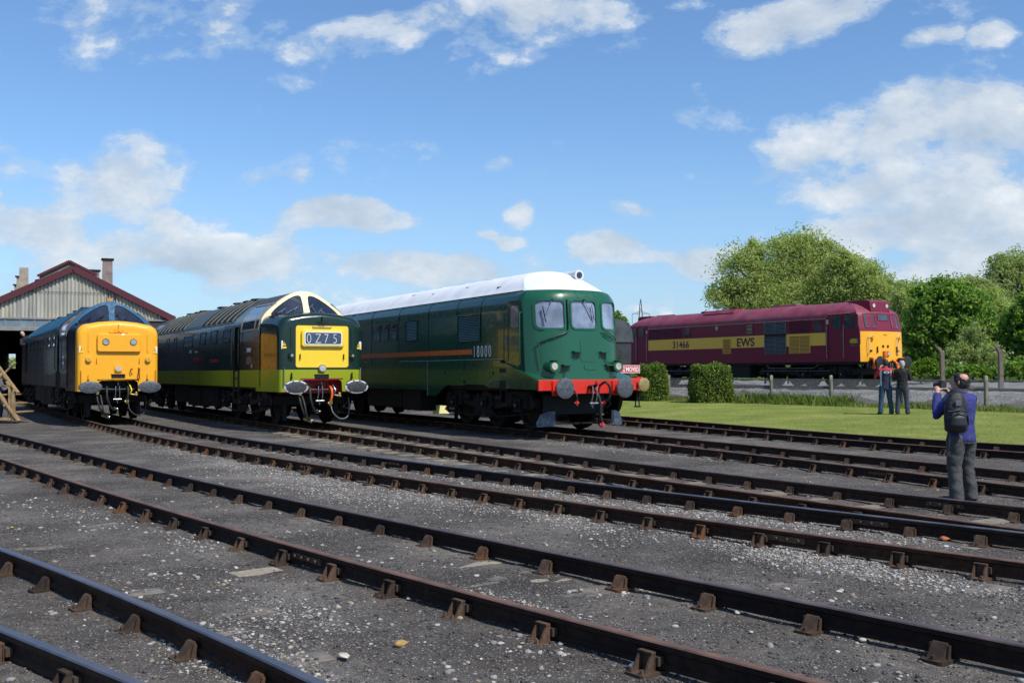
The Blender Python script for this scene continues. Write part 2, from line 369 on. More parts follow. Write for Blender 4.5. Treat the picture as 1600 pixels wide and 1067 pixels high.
def phase(c, px, step):
    P = np.array(c); s = np.concatenate([[0], np.cumsum(np.linalg.norm(np.diff(P, axis=0), axis=1))])
    q = 800+FPX*P[:, 0]/P[:, 1]; i = int(np.argmin(np.abs(q-px))); j = min(i+1, len(P)-1); i = j-1
    f = (px-q[i])/(q[j]-q[i]) if q[j] != q[i] else 0
    return (s[i]+f*(s[j]-s[i])) % step
def track(label, n, f, heads, y0, y1, step=.77, off=0., sl=True, nchair=(True, True), chz=0.0, group='railway tracks across the yard', slm=None, anch=(500, 500)):
    t = empty('railway_track', label, 'railway track', group=group)
    cs = {}
    for key, hd, side in ((n, heads[0], -1), (f, heads[1], 1)):
        if key is None: continue
        c = railcurve(RT[key], *( (y0, y1) if not isinstance(y0, dict) else (y0[key], y1[key]) )); cs[key] = c
        r = build_rail(c, hd, t)
        P = np.array(c); mx, my = P.mean(0)
        for i, (x, y, a) in enumerate(resample(c, step, phase(c, anch[side > 0], step))[:98]):
            if y < 4.2: continue
            o = bpy.data.objects.new('rail_chair', CHAIR); link(o, r)
            # curve runs +Y (away): left of travel is the near/left side
            o.location = (x, y, 0); o.rotation_euler = (0, 0, a-math.pi/2+(math.pi if side < 0 else 0)+random.uniform(-.03, .03))
    if sl:
        A = resample(cs[n], step, phase(cs[n], anch[0], step)); B = cs[f]; Bp = np.array(B)
        for (x, y, a) in A[:98]:
            nx, ny = math.sin(a), -math.cos(a)
            cx, cy = x+nx*.752, y+ny*.752
            o = bpy.data.objects.new('sleeper', slm or SLP); link(o, t); o.location = (cx, cy, random.uniform(-.050, -.008) if slm is not SLPT else random.uniform(-.006, .012)); o.rotation_euler = (0, 0, a-math.pi/2+random.uniform(-.02, .02))
    return t, cs

tracks = []
tracks.append(track('nearest track with blue-polished rail heads crossing the bottom left corner', '1n', '1f', (HSHINE, HSHINE), 3.0, 16, .85, slm=SLPS, anch=(20, 225)))
tracks.append(track('second track from the camera with brown rusty rails curving across the whole foreground', '2n', '2f', (HRUST, HMID), {'2n': 3.5, '2f': 3.8}, {'2n': 34, '2f': 34}, .85, anch=(729, 1110)))
tracks.append(track('track leading up to the blue and yellow locomotive beside the shed', '3n', '3f', (HRUST, HSHINE), {'3n': 5.5, '3f': 6.5}, {'3n': 58, '3f': 58}, .70, anch=(1291, 1013)))
tracks.append(track('track leading up to the green locomotive with the lime band, sleepers showing', '4n', '4f', (HRUST, HMID), {'4n': 6.5, '4f': 7.5}, {'4n': 52, '4f': 52}, .785, anch=(994, 1006), slm=SLPT))
tracks.append(track('track leading up to the white-roofed green locomotive', '5n', '5f', (HRUST, HRUST), {'5n': 9, '5f': 10}, {'5n': 48, '5f': 48}, .85, anch=(944, 996)))
tracks.append(track('track along the edge of the lawn under the red buffer beam', '6n', '6f', (HRUST, HRUST), {'6n': 13.5, '6f': 15}, {'6n': 52, '6f': 52}, .856, anch=(1002, 1020)))
# fishplated joints on three rails
def fishplate(par, px, py, key, cs, ori=-1):
    x, y = gnd(px, py, -.07); P = np.array(cs[key]); i = int(np.argmin(np.hypot(P[:, 0]-x, P[:, 1]-y)))
    i = min(max(i, 1), len(P)-2); d = Vector(P[i+1]-P[i-1]).normalized(); c = Vector(P[i]); nrm = Vector((-d.y, d.x))
    for s in (-1, 1):
        mb = MB(); n2 = nrm*s
        a = c-d*.24+n2*.020; b = c+d*.24+n2*.020
        mb.bar((a.x, a.y, -.077), (b.x, b.y, -.077), .022, .055)
        for k in (-.18, -.06, .06, .18):
            q = c+d*k+n2*.028; e = q+n2*.028
            mb.cyl((q.x, q.y, -.077), (e.x, e.y, -.077), .017, .015, 6)
        mb.build('fishplate', RUSTC, par)
for ti, key, px, py in ((1, '2n', 540, 870), (1, '2f', 218, 729), (2, '3n', 497, 727), (2, '3n', 1240, 840), (2, '3f', 620, 722), (2, '3f', 1372, 814), (3, '4f', 1510, 788), (4, '5n', 1410, 740), (3, '4n', 675, 700)):
    fishplate(tracks[ti][0], px, py, key, tracks[ti][1])

# ------------------------------------------------------------------ ground
# light gravel patches (world x, y, radius x along track dir, radius across, strength)
GP = []
def gpatch(px, py, rl, rw, s=1.0, ang=None):
    x, y = gnd(px, py, -.165); GP.append((x, y, rl, rw, s, ang if ang is not None else math.atan2(.85, -.52)))
for a in ((300, 705, 3.0, .7, .8), (420, 735, 3.0, .75, .9), (530, 760, 2.2, .8, 1.0), (650, 775, 2.0, .55, .8), (880, 812, 1.2, .35, .8), (480, 712, 3.5, .45, .75),
          (700, 745, 3.0, .35, .75), (900, 777, 2.2, .38, 1.0), (1050, 795, 2.0, .40, 1.1), (1200, 812, 1.5, .36, 1.0), (1330, 828, 1.0, .3, .7),
          (1180, 845, 1.2, .35, .9), (1260, 872, 1.1, .38, 1.3), (1380, 893, .9, .35, 1.0), (1500, 912, .8, .25, .7), (1100, 838, 1.1, .22, .8),
          (470, 672, 2.0, .35, 1.0), (540, 690, 2.0, .3, .6), (850, 690, 2.6, .35, .8), (950, 700, 3.0, .5, .75), (1080, 712, 2.6, .4, .8), (1210, 722, 2.0, .4, 1.0), (1300, 735, 1.5, .35, .9),
          (200, 690, 3, .6, .4), (640, 735, 2.0, .3, .6), (800, 745, 2, .3, .6), (1000, 760, 1.5, .2, .7), (1250, 785, 1.2, .18, .5),
          (120, 800, .8, .3, .3), (300, 850, .9, .25, .3), (360, 1010, .6, .35, .42), (470, 960, .7, .3, .32), (420, 1040, .4, .3, .5), (850, 960, .7, .2, .4), (760, 930, .4, .12, .45), (1560, 925, .4, .2, .4)):
    gpatch(*a)
def gravel(x, y):
    s = np.zeros_like(x)
    for (cx, cy, rl, rw, st, ang) in GP:
        dx, dy = x-cx, y-cy; c, sn = math.cos(ang), math.sin(ang)
        u = (dx*c+dy*sn)/rl; v = (-dx*sn+dy*c)/rw
        s = np.maximum(s, st*np.exp(-(u*u+v*v)*1.1))
    return np.clip(1.25*s*(.35+1.1*fbm(x*2.2+9, y*2.2))+.10*(fbm(x*.6, y*.6)-.35), 0, 1.3)
def axis_grid(a, b, st, lo, hi, g=1.25):
    xs = list(np.arange(a, b, st)); s = st; x = a
    left = []
    while x > lo: s *= g; x -= s; left.append(x)
    s = st; x = xs[-1]; right = []
    while x < hi: s *= g; x += s; right.append(x)
    return np.array(left[::-1]+xs+right)
gx = axis_grid(-12, 12, .11, -2500, 2500); gy = axis_grid(3.4, 24, .11, -300, 4000)
GX, GY = np.meshgrid(gx, gy)
GZ = H(GX, GY); near = (np.abs(GX) < 14) & (GY < 27) & (GY > 3)
LUMP = (fbm(GX*1.1, GY*1.1)-.47)*.045+(fbm(GX*6, GY*6, 3)-.44)*.030
GZ = GZ+np.where(near, LUMP, 0)
dd = (GX-FO.x)*FN.x+(GY-FO.y)*FN.y
nyx = len(gx); idx = np.arange(len(gx)*len(gy)).reshape(len(gy), len(gx))
F = np.stack([idx[:-1, :-1], idx[:-1, 1:], idx[1:, 1:], idx[1:, :-1]], -1).reshape(-1, 4)
V = np.stack([GX, GY, GZ], -1).reshape(-1, 3)

def ash_material():
    m, nt, b, tc = newmat('ash_and_gravel'); P = tc.outputs['Object']
    at = nt.nodes.new('ShaderNodeAttribute'); at.attribute_name = 'gravel'
    n1 = noise(nt, P, .7, 5, .6); n2 = noise(nt, P, 9, 8, .7); n3 = noise(nt, P, 70, 4, .7)
    base = ramp(nt, n1.outputs[0], [(.35, (.046, .041, .037)), (.50, (.088, .079, .071)), (.66, (.155, .139, .122))]).outputs[0]
    base = mixc(nt, .75, base, ramp(nt, n2.outputs[0], [(.28, (.35, .35, .35)), (.5, (.95, .95, .95)), (.75, (1.65, 1.6, 1.52))]).outputs[0], 'MULTIPLY')
    base = mixc(nt, .8, base, ramp(nt, n3.outputs[0], [(.25, (.4, .4, .4)), (.5, (1, 1, 1)), (.72, (1.6, 1.6, 1.58))]).outputs[0], 'MULTIPLY')
    # rusty brown tint close to rails and in spots
    n4 = noise(nt, P, 1.6, 4); n5 = noise(nt, P, .28, 3)
    base = mixc(nt, ramp(nt, n5.outputs[0], [(.42, (0, 0, 0)), (.62, (.45, .45, .45))]).outputs[0], base, (.040, .034, .030))
    base = mixc(nt, ramp(nt, n4.outputs[0], [(.5, (0, 0, 0)), (.72, (.35, .35, .35))]).outputs[0], base, (.085, .058, .042))
    heights = [n2.outputs[0]]
    for sc, thr, seed in ((30, .86, 0), (60, .74, 3), (100, .70, 7)):
        mp = nt.nodes.new('ShaderNodeMapping'); mp.inputs['Location'].default_value = (seed, seed*2, 0); mp.inputs['Scale'].default_value = (1, 1, .0); nt.links.new(P, mp.inputs[0])
        nd = noise(nt, mp.outputs[0], sc*.6, 2)
        vv = nt.nodes.new('ShaderNodeVectorMath'); vv.operation = 'MULTIPLY_ADD'; nt.links.new(nd.outputs['Color'], vv.inputs[0]); vv.inputs[1].default_value = (.02,)*3; nt.links.new(mp.outputs[0], vv.inputs[2])
        v = nt.nodes.new('ShaderNodeTexVoronoi'); v.inputs['Scale'].default_value = sc; nt.links.new(vv.outputs[0], v.inputs['Vector'])
        sep = nt.nodes.new('ShaderNodeSeparateColor'); nt.links.new(v.outputs['Color'], sep.inputs[0])
        th = math_(nt, 'SUBTRACT', thr, math_(nt, 'MULTIPLY', at.outputs['Fac'], .74))
        on = math_(nt, 'GREATER_THAN', sep.outputs[0], th)
        size = math_(nt, 'MULTIPLY_ADD', sep.outputs[1], .28, .14)
        inside = math_(nt, 'LESS_THAN', v.outputs['Distance'], size)
        msk = math_(nt, 'MULTIPLY', on, inside)
        stone = ramp(nt, sep.outputs[2], [(0, (.15, .14, .13)), (.3, (.26, .25, .24)), (.55, (.36, .345, .32)), (.8, (.30, .25, .19)), (1, (.52, .51, .49))]).outputs[0]
        base = mixc(nt, msk, base, stone)
        hh = math_(nt, 'MULTIPLY', msk, math_(nt, 'SUBTRACT', .5, v.outputs['Distance'])); heights.append(math_(nt, 'MULTIPLY', hh, 3.0*26/sc))
    nt.links.new(base, b.inputs['Base Color']); b.inputs['Roughness'].default_value = .95; b.inputs['Specular IOR Level'].default_value = .2
    h = heights[0]
    h = math_(nt, 'ADD', h, math_(nt, 'MULTIPLY', n3.outputs[0], .5))
    for q in heights[1:]: h = math_(nt, 'ADD', h, q)
    bump(nt, b, h, .75, .018); return m
ASH = ash_material()
def grassmat(name, a, b_, c):
    m, nt, b, tc = newmat(name); P = tc.outputs['Object']
    n1 = noise(nt, P, .55, 5, .6); n2 = noise(nt, P, 14, 6, .75); n3 = noise(nt, P, 3, 4)
    o = ramp(nt, n1.outputs[0], [(.32, a), (.55, b_), (.72, c)]).outputs[0]
    o = mixc(nt, .8, o, ramp(nt, n2.outputs[0], [(.25, (.45, .5, .4)), (.5, (1, 1, 1)), (.75, (1.5, 1.45, 1.3))]).outputs[0], 'MULTIPLY')
    o = mixc(nt, ramp(nt, n3.outputs[0], [(.55, (0, 0, 0)), (.75, (.5, .5, .5))]).outputs[0], o, (.20, .17, .075))
    nt.links.new(o, b.inputs['Base Color']); b.inputs['Roughness'].default_value = .9; b.inputs['Specular IOR Level'].default_value = .15
    bump(nt, b, n2.outputs[0], .8, .05); return m
LAWN = grassmat('lawn_grass', (.13, .175, .034), (.20, .235, .048), (.30, .28, .09))
FIELD = grassmat('field_grass', (.05, .085, .018), (.07, .10, .025), (.10, .12, .04))
fm = (dd.reshape(len(gy), len(gx))[:-1, :-1] > 15.5).astype(int).ravel()
g = npmesh('ground', V, F, [ASH, FIELD], fmat=fm, smooth=True); g['kind'] = 'structure'
at = g.data.attributes.new('gravel', 'FLOAT', 'POINT')
gv = np.zeros(GX.shape); gv[near] = gravel(GX[near], GY[near]); at.data.foreach_set('value', gv.astype(np.float32).ravel())

# lawn sheet between the last track and the fence
rows = []
C6 = tracks[5][1]['6f']
lx = [p for p in C6 if p[1] > 14]
P6 = np.array(lx); T6 = np.gradient(P6, axis=0); T6 /= np.linalg.norm(T6, axis=1)[:, None]; N6 = np.stack([T6[:, 1], -T6[:, 0]], 1)
lv = []; K = 34
for (x, y), nn in zip(P6, N6):
    e = .70+.12*math.sin(y*3.1)+.15*(float(fbm(np.array([y*1.5]), np.array([3.0]))[0])-.5)
    ax, ay = x+nn[0]*e, y+nn[1]*e
    d0 = (ax-FO.x)*FN.x+(ay-FO.y)*FN.y; tt = (ax-FO.x)*FD.x+(ay-FO.y)*FD.y
    for k in range(K+1):
        d = d0+(.75-d0)*k/K; px_, py_ = FP(tt, d)
        z = float(Hd(np.array(d)))+.012+(.02 if k > 0 else -.02)
        lv.append((px_, py_, z))
li = np.arange(len(lv)).reshape(len(P6), K+1)
g = npmesh('lawn', np.array(lv), np.stack([li[:-1, :-1], li[1:, :-1], li[1:, 1:], li[:-1, 1:]], -1).reshape(-1, 4), LAWN, smooth=True); g['kind'] = 'structure'

# ballast bank of the running line
def ballast_material():
    m, nt, b, tc = newmat('granite_ballast'); P = tc.outputs['Object']
    v = nt.nodes.new('ShaderNodeTexVoronoi'); v.inputs['Scale'].default_value = 17; nt.links.new(P, v.inputs['Vector'])
    sep = nt.nodes.new('ShaderNodeSeparateColor'); nt.links.new(v.outputs['Color'], sep.inputs[0])
    o = ramp(nt, sep.outputs[0], [(0, (.16, .155, .15)), (.35, (.34, .33, .315)), (.7, (.47, .455, .435)), (.9, (.58, .57, .54)), (1, (.40, .31, .23))]).outputs[0]
    o = mixc(nt, ramp(nt, v.outputs['Distance'], [(.34, (0, 0, 0)), (.7, (.6, .6, .6))]).outputs[0], o, (.06, .057, .053))
    n = noise(nt, P, .8, 4); o = mixc(nt, .5, o, ramp(nt, n.outputs[0], [(.35, (.7, .68, .64)), (.65, (1.15, 1.15, 1.15))]).outputs[0], 'MULTIPLY')
    nt.links.new(o, b.inputs['Base Color']); b.inputs['Roughness'].default_value = .95
    bump(nt, b, math_(nt, 'SUBTRACT', 1, v.outputs['Distance']), 1, .06); return m
BAL = ballast_material()
ds = np.concatenate([np.arange(.85, 4, .16), np.arange(4, 16, .3)]); ts = np.arange(-26, 70, .3)
TT, DD = np.meshgrid(ts, ds, indexing='ij')
BX = FO.x+FD.x*TT+FN.x*DD; BY = FO.y+FD.y*TT+FN.y*DD
BZ = Hd(DD)+.03+rng.normal(0, .022, TT.shape)+np.where(DD > 14.5, -.1, 0); BZ[:, 0] -= .08
bi = np.arange(TT.size).reshape(TT.shape)
g = npmesh('ballast', np.stack([BX, BY, BZ], -1).reshape(-1, 3), np.stack([bi[:-1, :-1], bi[:-1, 1:], bi[1:, 1:], bi[1:, :-1]], -1).reshape(-1, 4), BAL); g['kind'] = 'structure'

# two running lines: simple pairs of rails on sleepers
def line_track(label, d0, z, t0, t1, step=.75):
    t = empty('railway_track', label, 'railway track', group='running lines behind the fence')
    for s in (-.752, .752):
        pts = [FP(q, d0+s) for q in np.arange(t0, t1, 1.0)]
        build_rail(pts, HMID, t, z)
    mb = MB()
    for q in np.arange(t0, t1, step):
        a = FP(q, d0-1.3); b = FP(q, d0+1.3); mb.bar((*a, z-.19), (*b, z-.19), .25, .07)
    n = 0
    for k in range(0, len(mb.f), 6):
        if n < 98:
            v0 = k//6*8; c = MB(); c.v = mb.v[v0:v0+8]; c.f = [[i-v0 for i in f] for f in mb.f[k:k+6]]; c.m = [0]*6; c.build('sleeper', WOOD, t, fix=False); n += 1
    return t
L31 = LOCO['31']
line_track('running line carrying the maroon locomotive on raised pale ballast', 4.30, .783, -22, 50)
line_track('far running line beyond the bent concrete posts in front of the bushes', 13.2, 1.0, -22, 50)

# ------------------------------------------------------------------ loose stones on the near ground
def rock_variants(k):
    out = []
    t = (1+5**.5)/2
    iv = np.array([(-1, t, 0), (1, t, 0), (-1, -t, 0), (1, -t, 0), (0, -1, t), (0, 1, t), (0, -1, -t), (0, 1, -t), (t, 0, -1), (t, 0, 1), (-t, 0, -1), (-t, 0, 1)], float)/1.9
    fi = np.array([(0, 11, 5), (0, 5, 1), (0, 1, 7), (0, 7, 10), (0, 10, 11), (1, 5, 9), (5, 11, 4), (11, 10, 2), (10, 7, 6), (7, 1, 8), (3, 9, 4), (3, 4, 2), (3, 2, 6), (3, 6, 8), (3, 8, 9), (4, 9, 5), (2, 4, 11), (6, 2, 10), (8, 6, 7), (9, 8, 1)])
    for _ in range(k): out.append(iv*rng.uniform(.65, 1.25, (12, 1))*np.array([1, rng.uniform(.6, .95), rng.uniform(.35, .7)]))
    return out, fi
RV, RF = rock_variants(8)
def stonemat(name, stops, rough=.9):
    m, nt, b, tc = newmat(name); gi = nt.nodes.new('ShaderNodeNewGeometry')
    n = noise(nt, tc.outputs['Object'], 60, 3)
    o = ramp(nt, gi.outputs['Random Per Island'], stops).outputs[0]
    o = mixc(nt, .6, o, ramp(nt, n.outputs[0], [(.3, (.7, .7, .7)), (.7, (1.25, 1.25, 1.25))]).outputs[0], 'MULTIPLY')
    nt.links.new(o, b.inputs['Base Color']); b.inputs['Roughness'].default_value = rough; return m
PALE = stonemat('pale_pebbles', [(0, (.12, .115, .11)), (.3, (.22, .21, .20)), (.6, (.35, .34, .325)), (.78, (.34, .30, .23)), (.86, (.26, .18, .12)), (1, (.52, .51, .49))])
DARKS = stonemat('dark_clinker', [(0, (.035, .034, .034)), (.5, (.075, .072, .07)), (.85, (.12, .112, .105)), (1, (.10, .065, .045))])
def scatter(name, n, prob, smin, smax, mat, y0=3.9, y1=24, pw=1.7):
    y = y0*np.exp(rng.random(n*6)*math.log(y1/y0)); y = y; x = (rng.random(n*6)-.5)*1.12*y
    p = prob(x, y)*np.clip((9/y), .0, 1.6)**.15
    k = rng.random(n*6) < p; x, y = x[k][:n], y[k][:n]; m = len(x)
    s = smin+(smax-smin)*rng.random(m)**3.2
    z = H(x, y)+(fbm(x*1.1, y*1.1)-.47)*.045+(fbm(x*6, y*6, 3)-.44)*.030
    a = rng.random(m)*6.283; ca, sa = np.cos(a), np.sin(a); var = rng.integers(0, len(RV), m)
    B = np.array(RV)[var]*s[:, None, None]
    X = B[:, :, 0]*ca[:, None]-B[:, :, 1]*sa[:, None]+x[:, None]; Y = B[:, :, 0]*sa[:, None]+B[:, :, 1]*ca[:, None]+y[:, None]; Z = B[:, :, 2]+(z+s*.12)[:, None]
    V = np.stack([X, Y, Z], -1).reshape(-1, 3); F = (RF[None]+12*np.arange(m)[:, None, None]).reshape(-1, 3)
    o = npmesh(name, V, F, mat); o['kind'] = 'stuff'; o['label'] = 'loose pebbles and clinker scattered over the ash between the tracks'; return o
scatter('gravel', 48000, lambda x, y: np.clip(gravel(x, y)*1.0-.06, 0, 1), .006, .024, PALE)
scatter('gravel', 3800, lambda x, y: .05+.6*(fbm(x*1.3, y*1.3) > .54), .005, .036, PALE, 3.9, 17)
scatter('gravel', 34000, lambda x, y: .5+0*x, .004, .020, DARKS, 3.9, 14)
# single noticeable stones
def one_stone(label, px, py, s, mat, sc=(1, 1, 1)):
    x, y = gnd(px, py, -.15); v = RV[int(rng.integers(8))]*s*np.array(sc)
    bm = bmesh.new(); vs = [bm.verts.new(p) for p in v]; [bm.faces.new([vs[i] for i in f]) for f in RF]
    bmesh.ops.subdivide_edges(bm, edges=bm.edges[:], cuts=1, use_grid_fill=True, smooth=.6)
    me = bpy.data.meshes.new('stone'); bm.to_mesh(me); bm.free(); me.materials.append(mat)
    o = link(bpy.data.objects.new('stone', me)); o.location = (x, y, -.165+s*.35); o.rotation_euler = (0, 0, random.uniform(0, 6)); me.polygons.foreach_set('use_smooth', [True]*len(me.polygons))
    tag(o, label, 'stone', 'larger stones lying on the ash'); return o
YST = simple('ochre_stone', (.42, .27, .09), .85, 0, .4, 30); PST = simple('pale_stone', (.50, .45, .36), .85, 0, .3, 30); WST = simple('white_stone', (.56, .56, .54), .85, 0, .25, 30); OST = simple('orange_brick', (.42, .12, .04), .85, 0, .4, 30)
for a in (('ochre stone alone on the ash at the lower centre', 627, 1006, .048, YST), ('flat pale stone lying left of the ochre stone', 537, 1023, .046, PST, (1.2, 1, .6)),
          ('rounded buff stone against the near rail of the second track', 811, 980, .045, PST), ('white pebble beside a rail chair at the bottom centre', 994, 1040, .055, WST),
          ('cream pebble between the rails right of centre', 1152, 955, .03, PST), ('small buff pebble near the cream pebble', 1174, 985, .022, PST), ('cream pebble between the rails at the lower right', 1348, 998, .036, PST),
          ('orange brick fragment between two rails at the right', 1479, 842, .085, OST, (1.2, .9, .8)), ('yellow pebble near the left edge between the first two tracks', 18, 823, .03, YST),
          ('pink stone touching a rail chair left of centre', 640, 934, .035, PST), ('white pebble behind the second track at centre right', 976, 816, .05, WST)):
    one_stone(*a)
# half buried crossing timbers / timber slabs showing through the ash
def slab(label, px, py, L, W, ang, mat):
    x, y = gnd(px, py, -.16); mb = MB(); mb.box(-L/2, L/2, -W/2, W/2, -.06, .010)
    o = mb.build('timber_end', mat, None, bevel=.006); z = -.177+random.uniform(-.004, .004); o.location = (x, y, z); o.rotation_euler = (0, 0, ang); tag(o, label, 'timber', 'buried timbers showing through the ash')
PALEW = simple('bleached_timber', (.30, .26, .19), .9, 0, .35, 9, dirt=(.12, .10, .09), ds=6, bmp=.5, bs=30)
TA = math.atan2(.85, -.6)-math.pi/2
for k, (px, py, m) in enumerate(((230, 832, PALEW), (288, 850, PALEW), (336, 868, PALEW), (400, 891, PALEW), (150, 818, WOOD), (60, 855, WOOD), (145, 888, WOOD), (205, 925, WOOD), (265, 950, WOOD), (345, 985, WOOD), (455, 1030, WOOD), (742, 878, PALEW), (1240, 910, WOOD), (1380, 895, WOOD), (1540, 918, WOOD), (850, 905, PALEW))):
    slab('%s timber slab half buried in ash, %s' % ('bleached' if m is PALEW else 'grey', ['leftmost of the bleached row', 'second of the bleached row', 'third of the bleached row', 'fourth of the bleached row', 'above the bleached row', 'near the left edge behind the polished rail', 'second along the polished rail', 'third along the polished rail', 'fourth along the polished rail', 'fifth along the polished rail', 'beside the polished rail at the bottom', 'between the rails at centre', 'by the gravel heap', 'by a rail chair at right', 'by a chair at the right edge', 'between the rails right of centre'][k]), px, py, random.uniform(.35, .5) if k < 12 else .42, .2, TA+random.uniform(-.08, .08), m)

# ================================================================== locomotives
# local frame: x = across (+ is the side away from the camera), y = back along the vehicle (buffer faces at 0), z up from rail top
def wheel_mesh(r, spokes=False):
    mb = MB(); n = 28
    prof = [(.0, .03), (.10, .045), (.13, .02), (r*.78, .0), (r*.80, .055), (r-.005, .055), (r, .04), (r+.0, -.075), (r+.03, -.085), (r+.03, -.11), (r*.80, -.11), (r*.78, -.05), (.0, -.05)]
    rings = [[(x, rr*math.cos(2*math.pi*k/n), rr*math.sin(2*math.pi*k/n)) for k in range(n)] for rr, x in prof]
    mb.loft(rings, closed=True)
    o = mb.build('wheel', [BLACK], None, smooth=35); me = o.data; COL.objects.unlink(o); bpy.data.objects.remove(o); return me
WHEEL = {r: wheel_mesh(r) for r in (.57, .62, .545)}
AXLE = MB(); AXLE.cyl((-.75, 0, 0), (.75, 0, 0), .09, n=10)
_a = AXLE.build('axle', BLACK, None); AXM = _a.data; COL.objects.unlink(_a); bpy.data.objects.remove(_a)
def bogie(root, yc, wb, r, style):
    h = wb/2; mb = MB(); top = .98 if style == 'b' else .88
    for s in (-1, 1):
        x = s*1.06
        out = [(-h-.75, .62), (-h-.5, top), (-h+.3, top+.02), (-h*.45, top-.18), (0, top-.05), (h*.45, top-.18), (h-.3, top+.02), (h+.5, top), (h+.75, .62), (h+.55, .52), (h*.5+.35, .58), (h*.5-.35, .50), (-h*.5+.35, .50), (-h*.5-.35, .58), (-h-.55, .52)]
        mb.prism(out, lambda a, b, t, x=x, s=s: (x+s*t, yc+a, b), .07)
        for q in (-h, 0, h):
            mb.box(min(x+s*.02, x+s*.17), max(x+s*.02, x+s*.17), yc+q-.15, yc+q+.15, r-.17, r+.17)
            mb.cyl((x+s*.16, yc+q, r), (x+s*.22, yc+q, r), .10, n=12)
            mb.cyl((x+s*.21, yc+q, r), (x+s*.235, yc+q, r), .03, n=8, m=1)
        for q in (-h-.36, -h+.36, -.36, .36, h-.36, h+.36):
            for kk in range(5): mb.cyl((x+s*.09, yc+q, .56+kk*.07), (x+s*.09, yc+q, .60+kk*.07), .085, n=10)
        for k in range(5): mb.box(min(x+s*.08, x+s*.15), max(x+s*.08, x+s*.15), yc-.62+k*.07, yc+.62-k*.07, .34+k*.045, .375+k*.045)
        mb.tube([(x+s*.12, yc-h-.5, .42), (x+s*.12, yc-h*.5, .30), (x+s*.12, yc+h*.5, .30), (x+s*.12, yc+h+.5, .42)], .022)
        mb.tube([(x+s*.14, yc-h-.6, .95), (x+s*.16, yc-h*.3, 1.0), (x+s*.16, yc+h*.6, .97)], .02)
        mb.cyl((x+s*.1, yc-h*.5-.1, .78), (x+s*.1, yc-h*.5+.22, .78), .10, n=12); mb.cyl((x+s*.1, yc+h*.5-.1, .78), (x+s*.1, yc+h*.5+.22, .78), .10, n=12)
        # guard irons / sand pipes at both ends
        for e in (-1, 1):
            mb.bar((s*.76, yc+e*(h+r+.12), .60), (s*.76, yc+e*(h+r+.16), .10), .12, .025)
            mb.tube([(s*.80, yc+e*(h+.5), .9), (s*.80, yc+e*(h+r+.02), .5), (s*.77, yc+e*(h+.36), .10)], .02)
    mb.box(-1.05, 1.05, yc-h-.62, yc-h-.5, .55, .80); mb.box(-1.05, 1.05, yc+h+.5, yc+h+.62, .55, .80); mb.box(-.9, .9, yc-.3, yc+.3, .4, .95)
    b = mb.build('bogie', [BLACK, STEEL], root, bevel=.006)
    for q in (-h, 0, h):
        for s in (-1, 1):
            o = bpy.data.objects.new('wheel', WHEEL[r]); link(o, b); o.location = (s*.755, yc+q, r); o.scale = (s, 1, 1)
        o = bpy.data.objects.new('axle', AXM); link(o, b); o.location = (0, yc+q, r)
def buffer(root, x, z, head, mats, r=.25, y0=.55, ov=None, shank=BLACK):
    mb = MB()
    mb.cyl((x, y0, z), (x, y0-.05, z), .19, n=16); mb.cyl((x, y0-.05, z), (x, .22, z), .14, .115, n=18); mb.cyl((x, .24, z), (x, .04, z), .085, n=14, m=1)
    b = mb.build('buffer', [shank, STEEL], root, smooth=40)
    m2 = MB(); n = 32
    ex, ez = (r, r) if ov is None else ov
    def ring(k, y): return [(x+ex*k*math.cos(2*math.pi*i/n), y, z+ez*k*math.sin(2*math.pi*i/n)) for i in range(n)]
    rs = [ring(.0, .0), ring(.30, .0), ring(.62, .004), ring(.84, .012), ring(.985, .022), ring(1, .035), ring(1, .055), ring(.4, .07), ring(.3, .12)]
    m2.loft(rs, closed=True, mf=lambda c: 1 if (mats[1] is not mats[0] and ((c[0]-x)/ex)**2+((c[2]-z)/ez)**2 > .70+.16*math.sin(7*math.atan2(c[2]-z, c[0]-x))) else 0)
    m2.build('buffer_head', mats, b, smooth=35)
def coupling(root, z, y0, mat=STEEL):
    mb = MB(); mb.tube([(0, y0, z), (0, y0-.22, z+.01), (0, y0-.33, z+.07), (0, y0-.30, z+.14)], [.045, .045, .035, .02], 8)
    for s in (-1, 1): mb.tube([(s*.055, y0-.24, z+.02), (s*.06, y0-.26, z-.18), (s*.07, y0-.2, z-.38)], .016, 6, 1)
    mb.tube([(-.12, y0-.2, z-.39), (.12, y0-.2, z-.39)], .028, 8, 1); mb.tube([(0, y0-.2, z-.39), (.02, y0-.12, z-.5), (0, y0-.1, z-.42)], .018, 6, 1)
    mb.build('screw_coupling', [BLACK, mat], root, smooth=50)
def hose(root, pts, r, mat=RUB, endm=None, name='brake_hose'):
    # smooth catmull-rom
    P = [Vector(p) for p in pts]; P = [P[0]*2-P[1]]+P+[P[-1]*2-P[-2]]; out = []
    for i in range(1, len(P)-2):
        for k in range(6):
            t = k/6; a, b, c, d = P[i-1:i+3]
            out.append(.5*((2*b)+(-a+c)*t+(2*a-5*b+4*c-d)*t*t+(-a+3*b-3*c+d)*t*t*t))
    out.append(P[-2]); mb = MB(); mb.tube(out, r, 8)
    if endm is not None:
        e = out[-1]; d = (out[-1]-out[-2]).normalized(); mb.cyl(e, e+d*.12, r*1.5, r*1.2, 8, 1); mb.cyl(e+d*.06-Vector((.07, 0, 0)), e+d*.06+Vector((.05, 0, 0)), r*1.1, n=8, m=1)
    mb.build(name, [mat, endm or mat], root, smooth=50)
def handrail(root, pts, mat=STEEL, r=.014):
    mb = MB(); mb.tube(pts, r, 6); mb.build('handrail', mat, root, smooth=50)

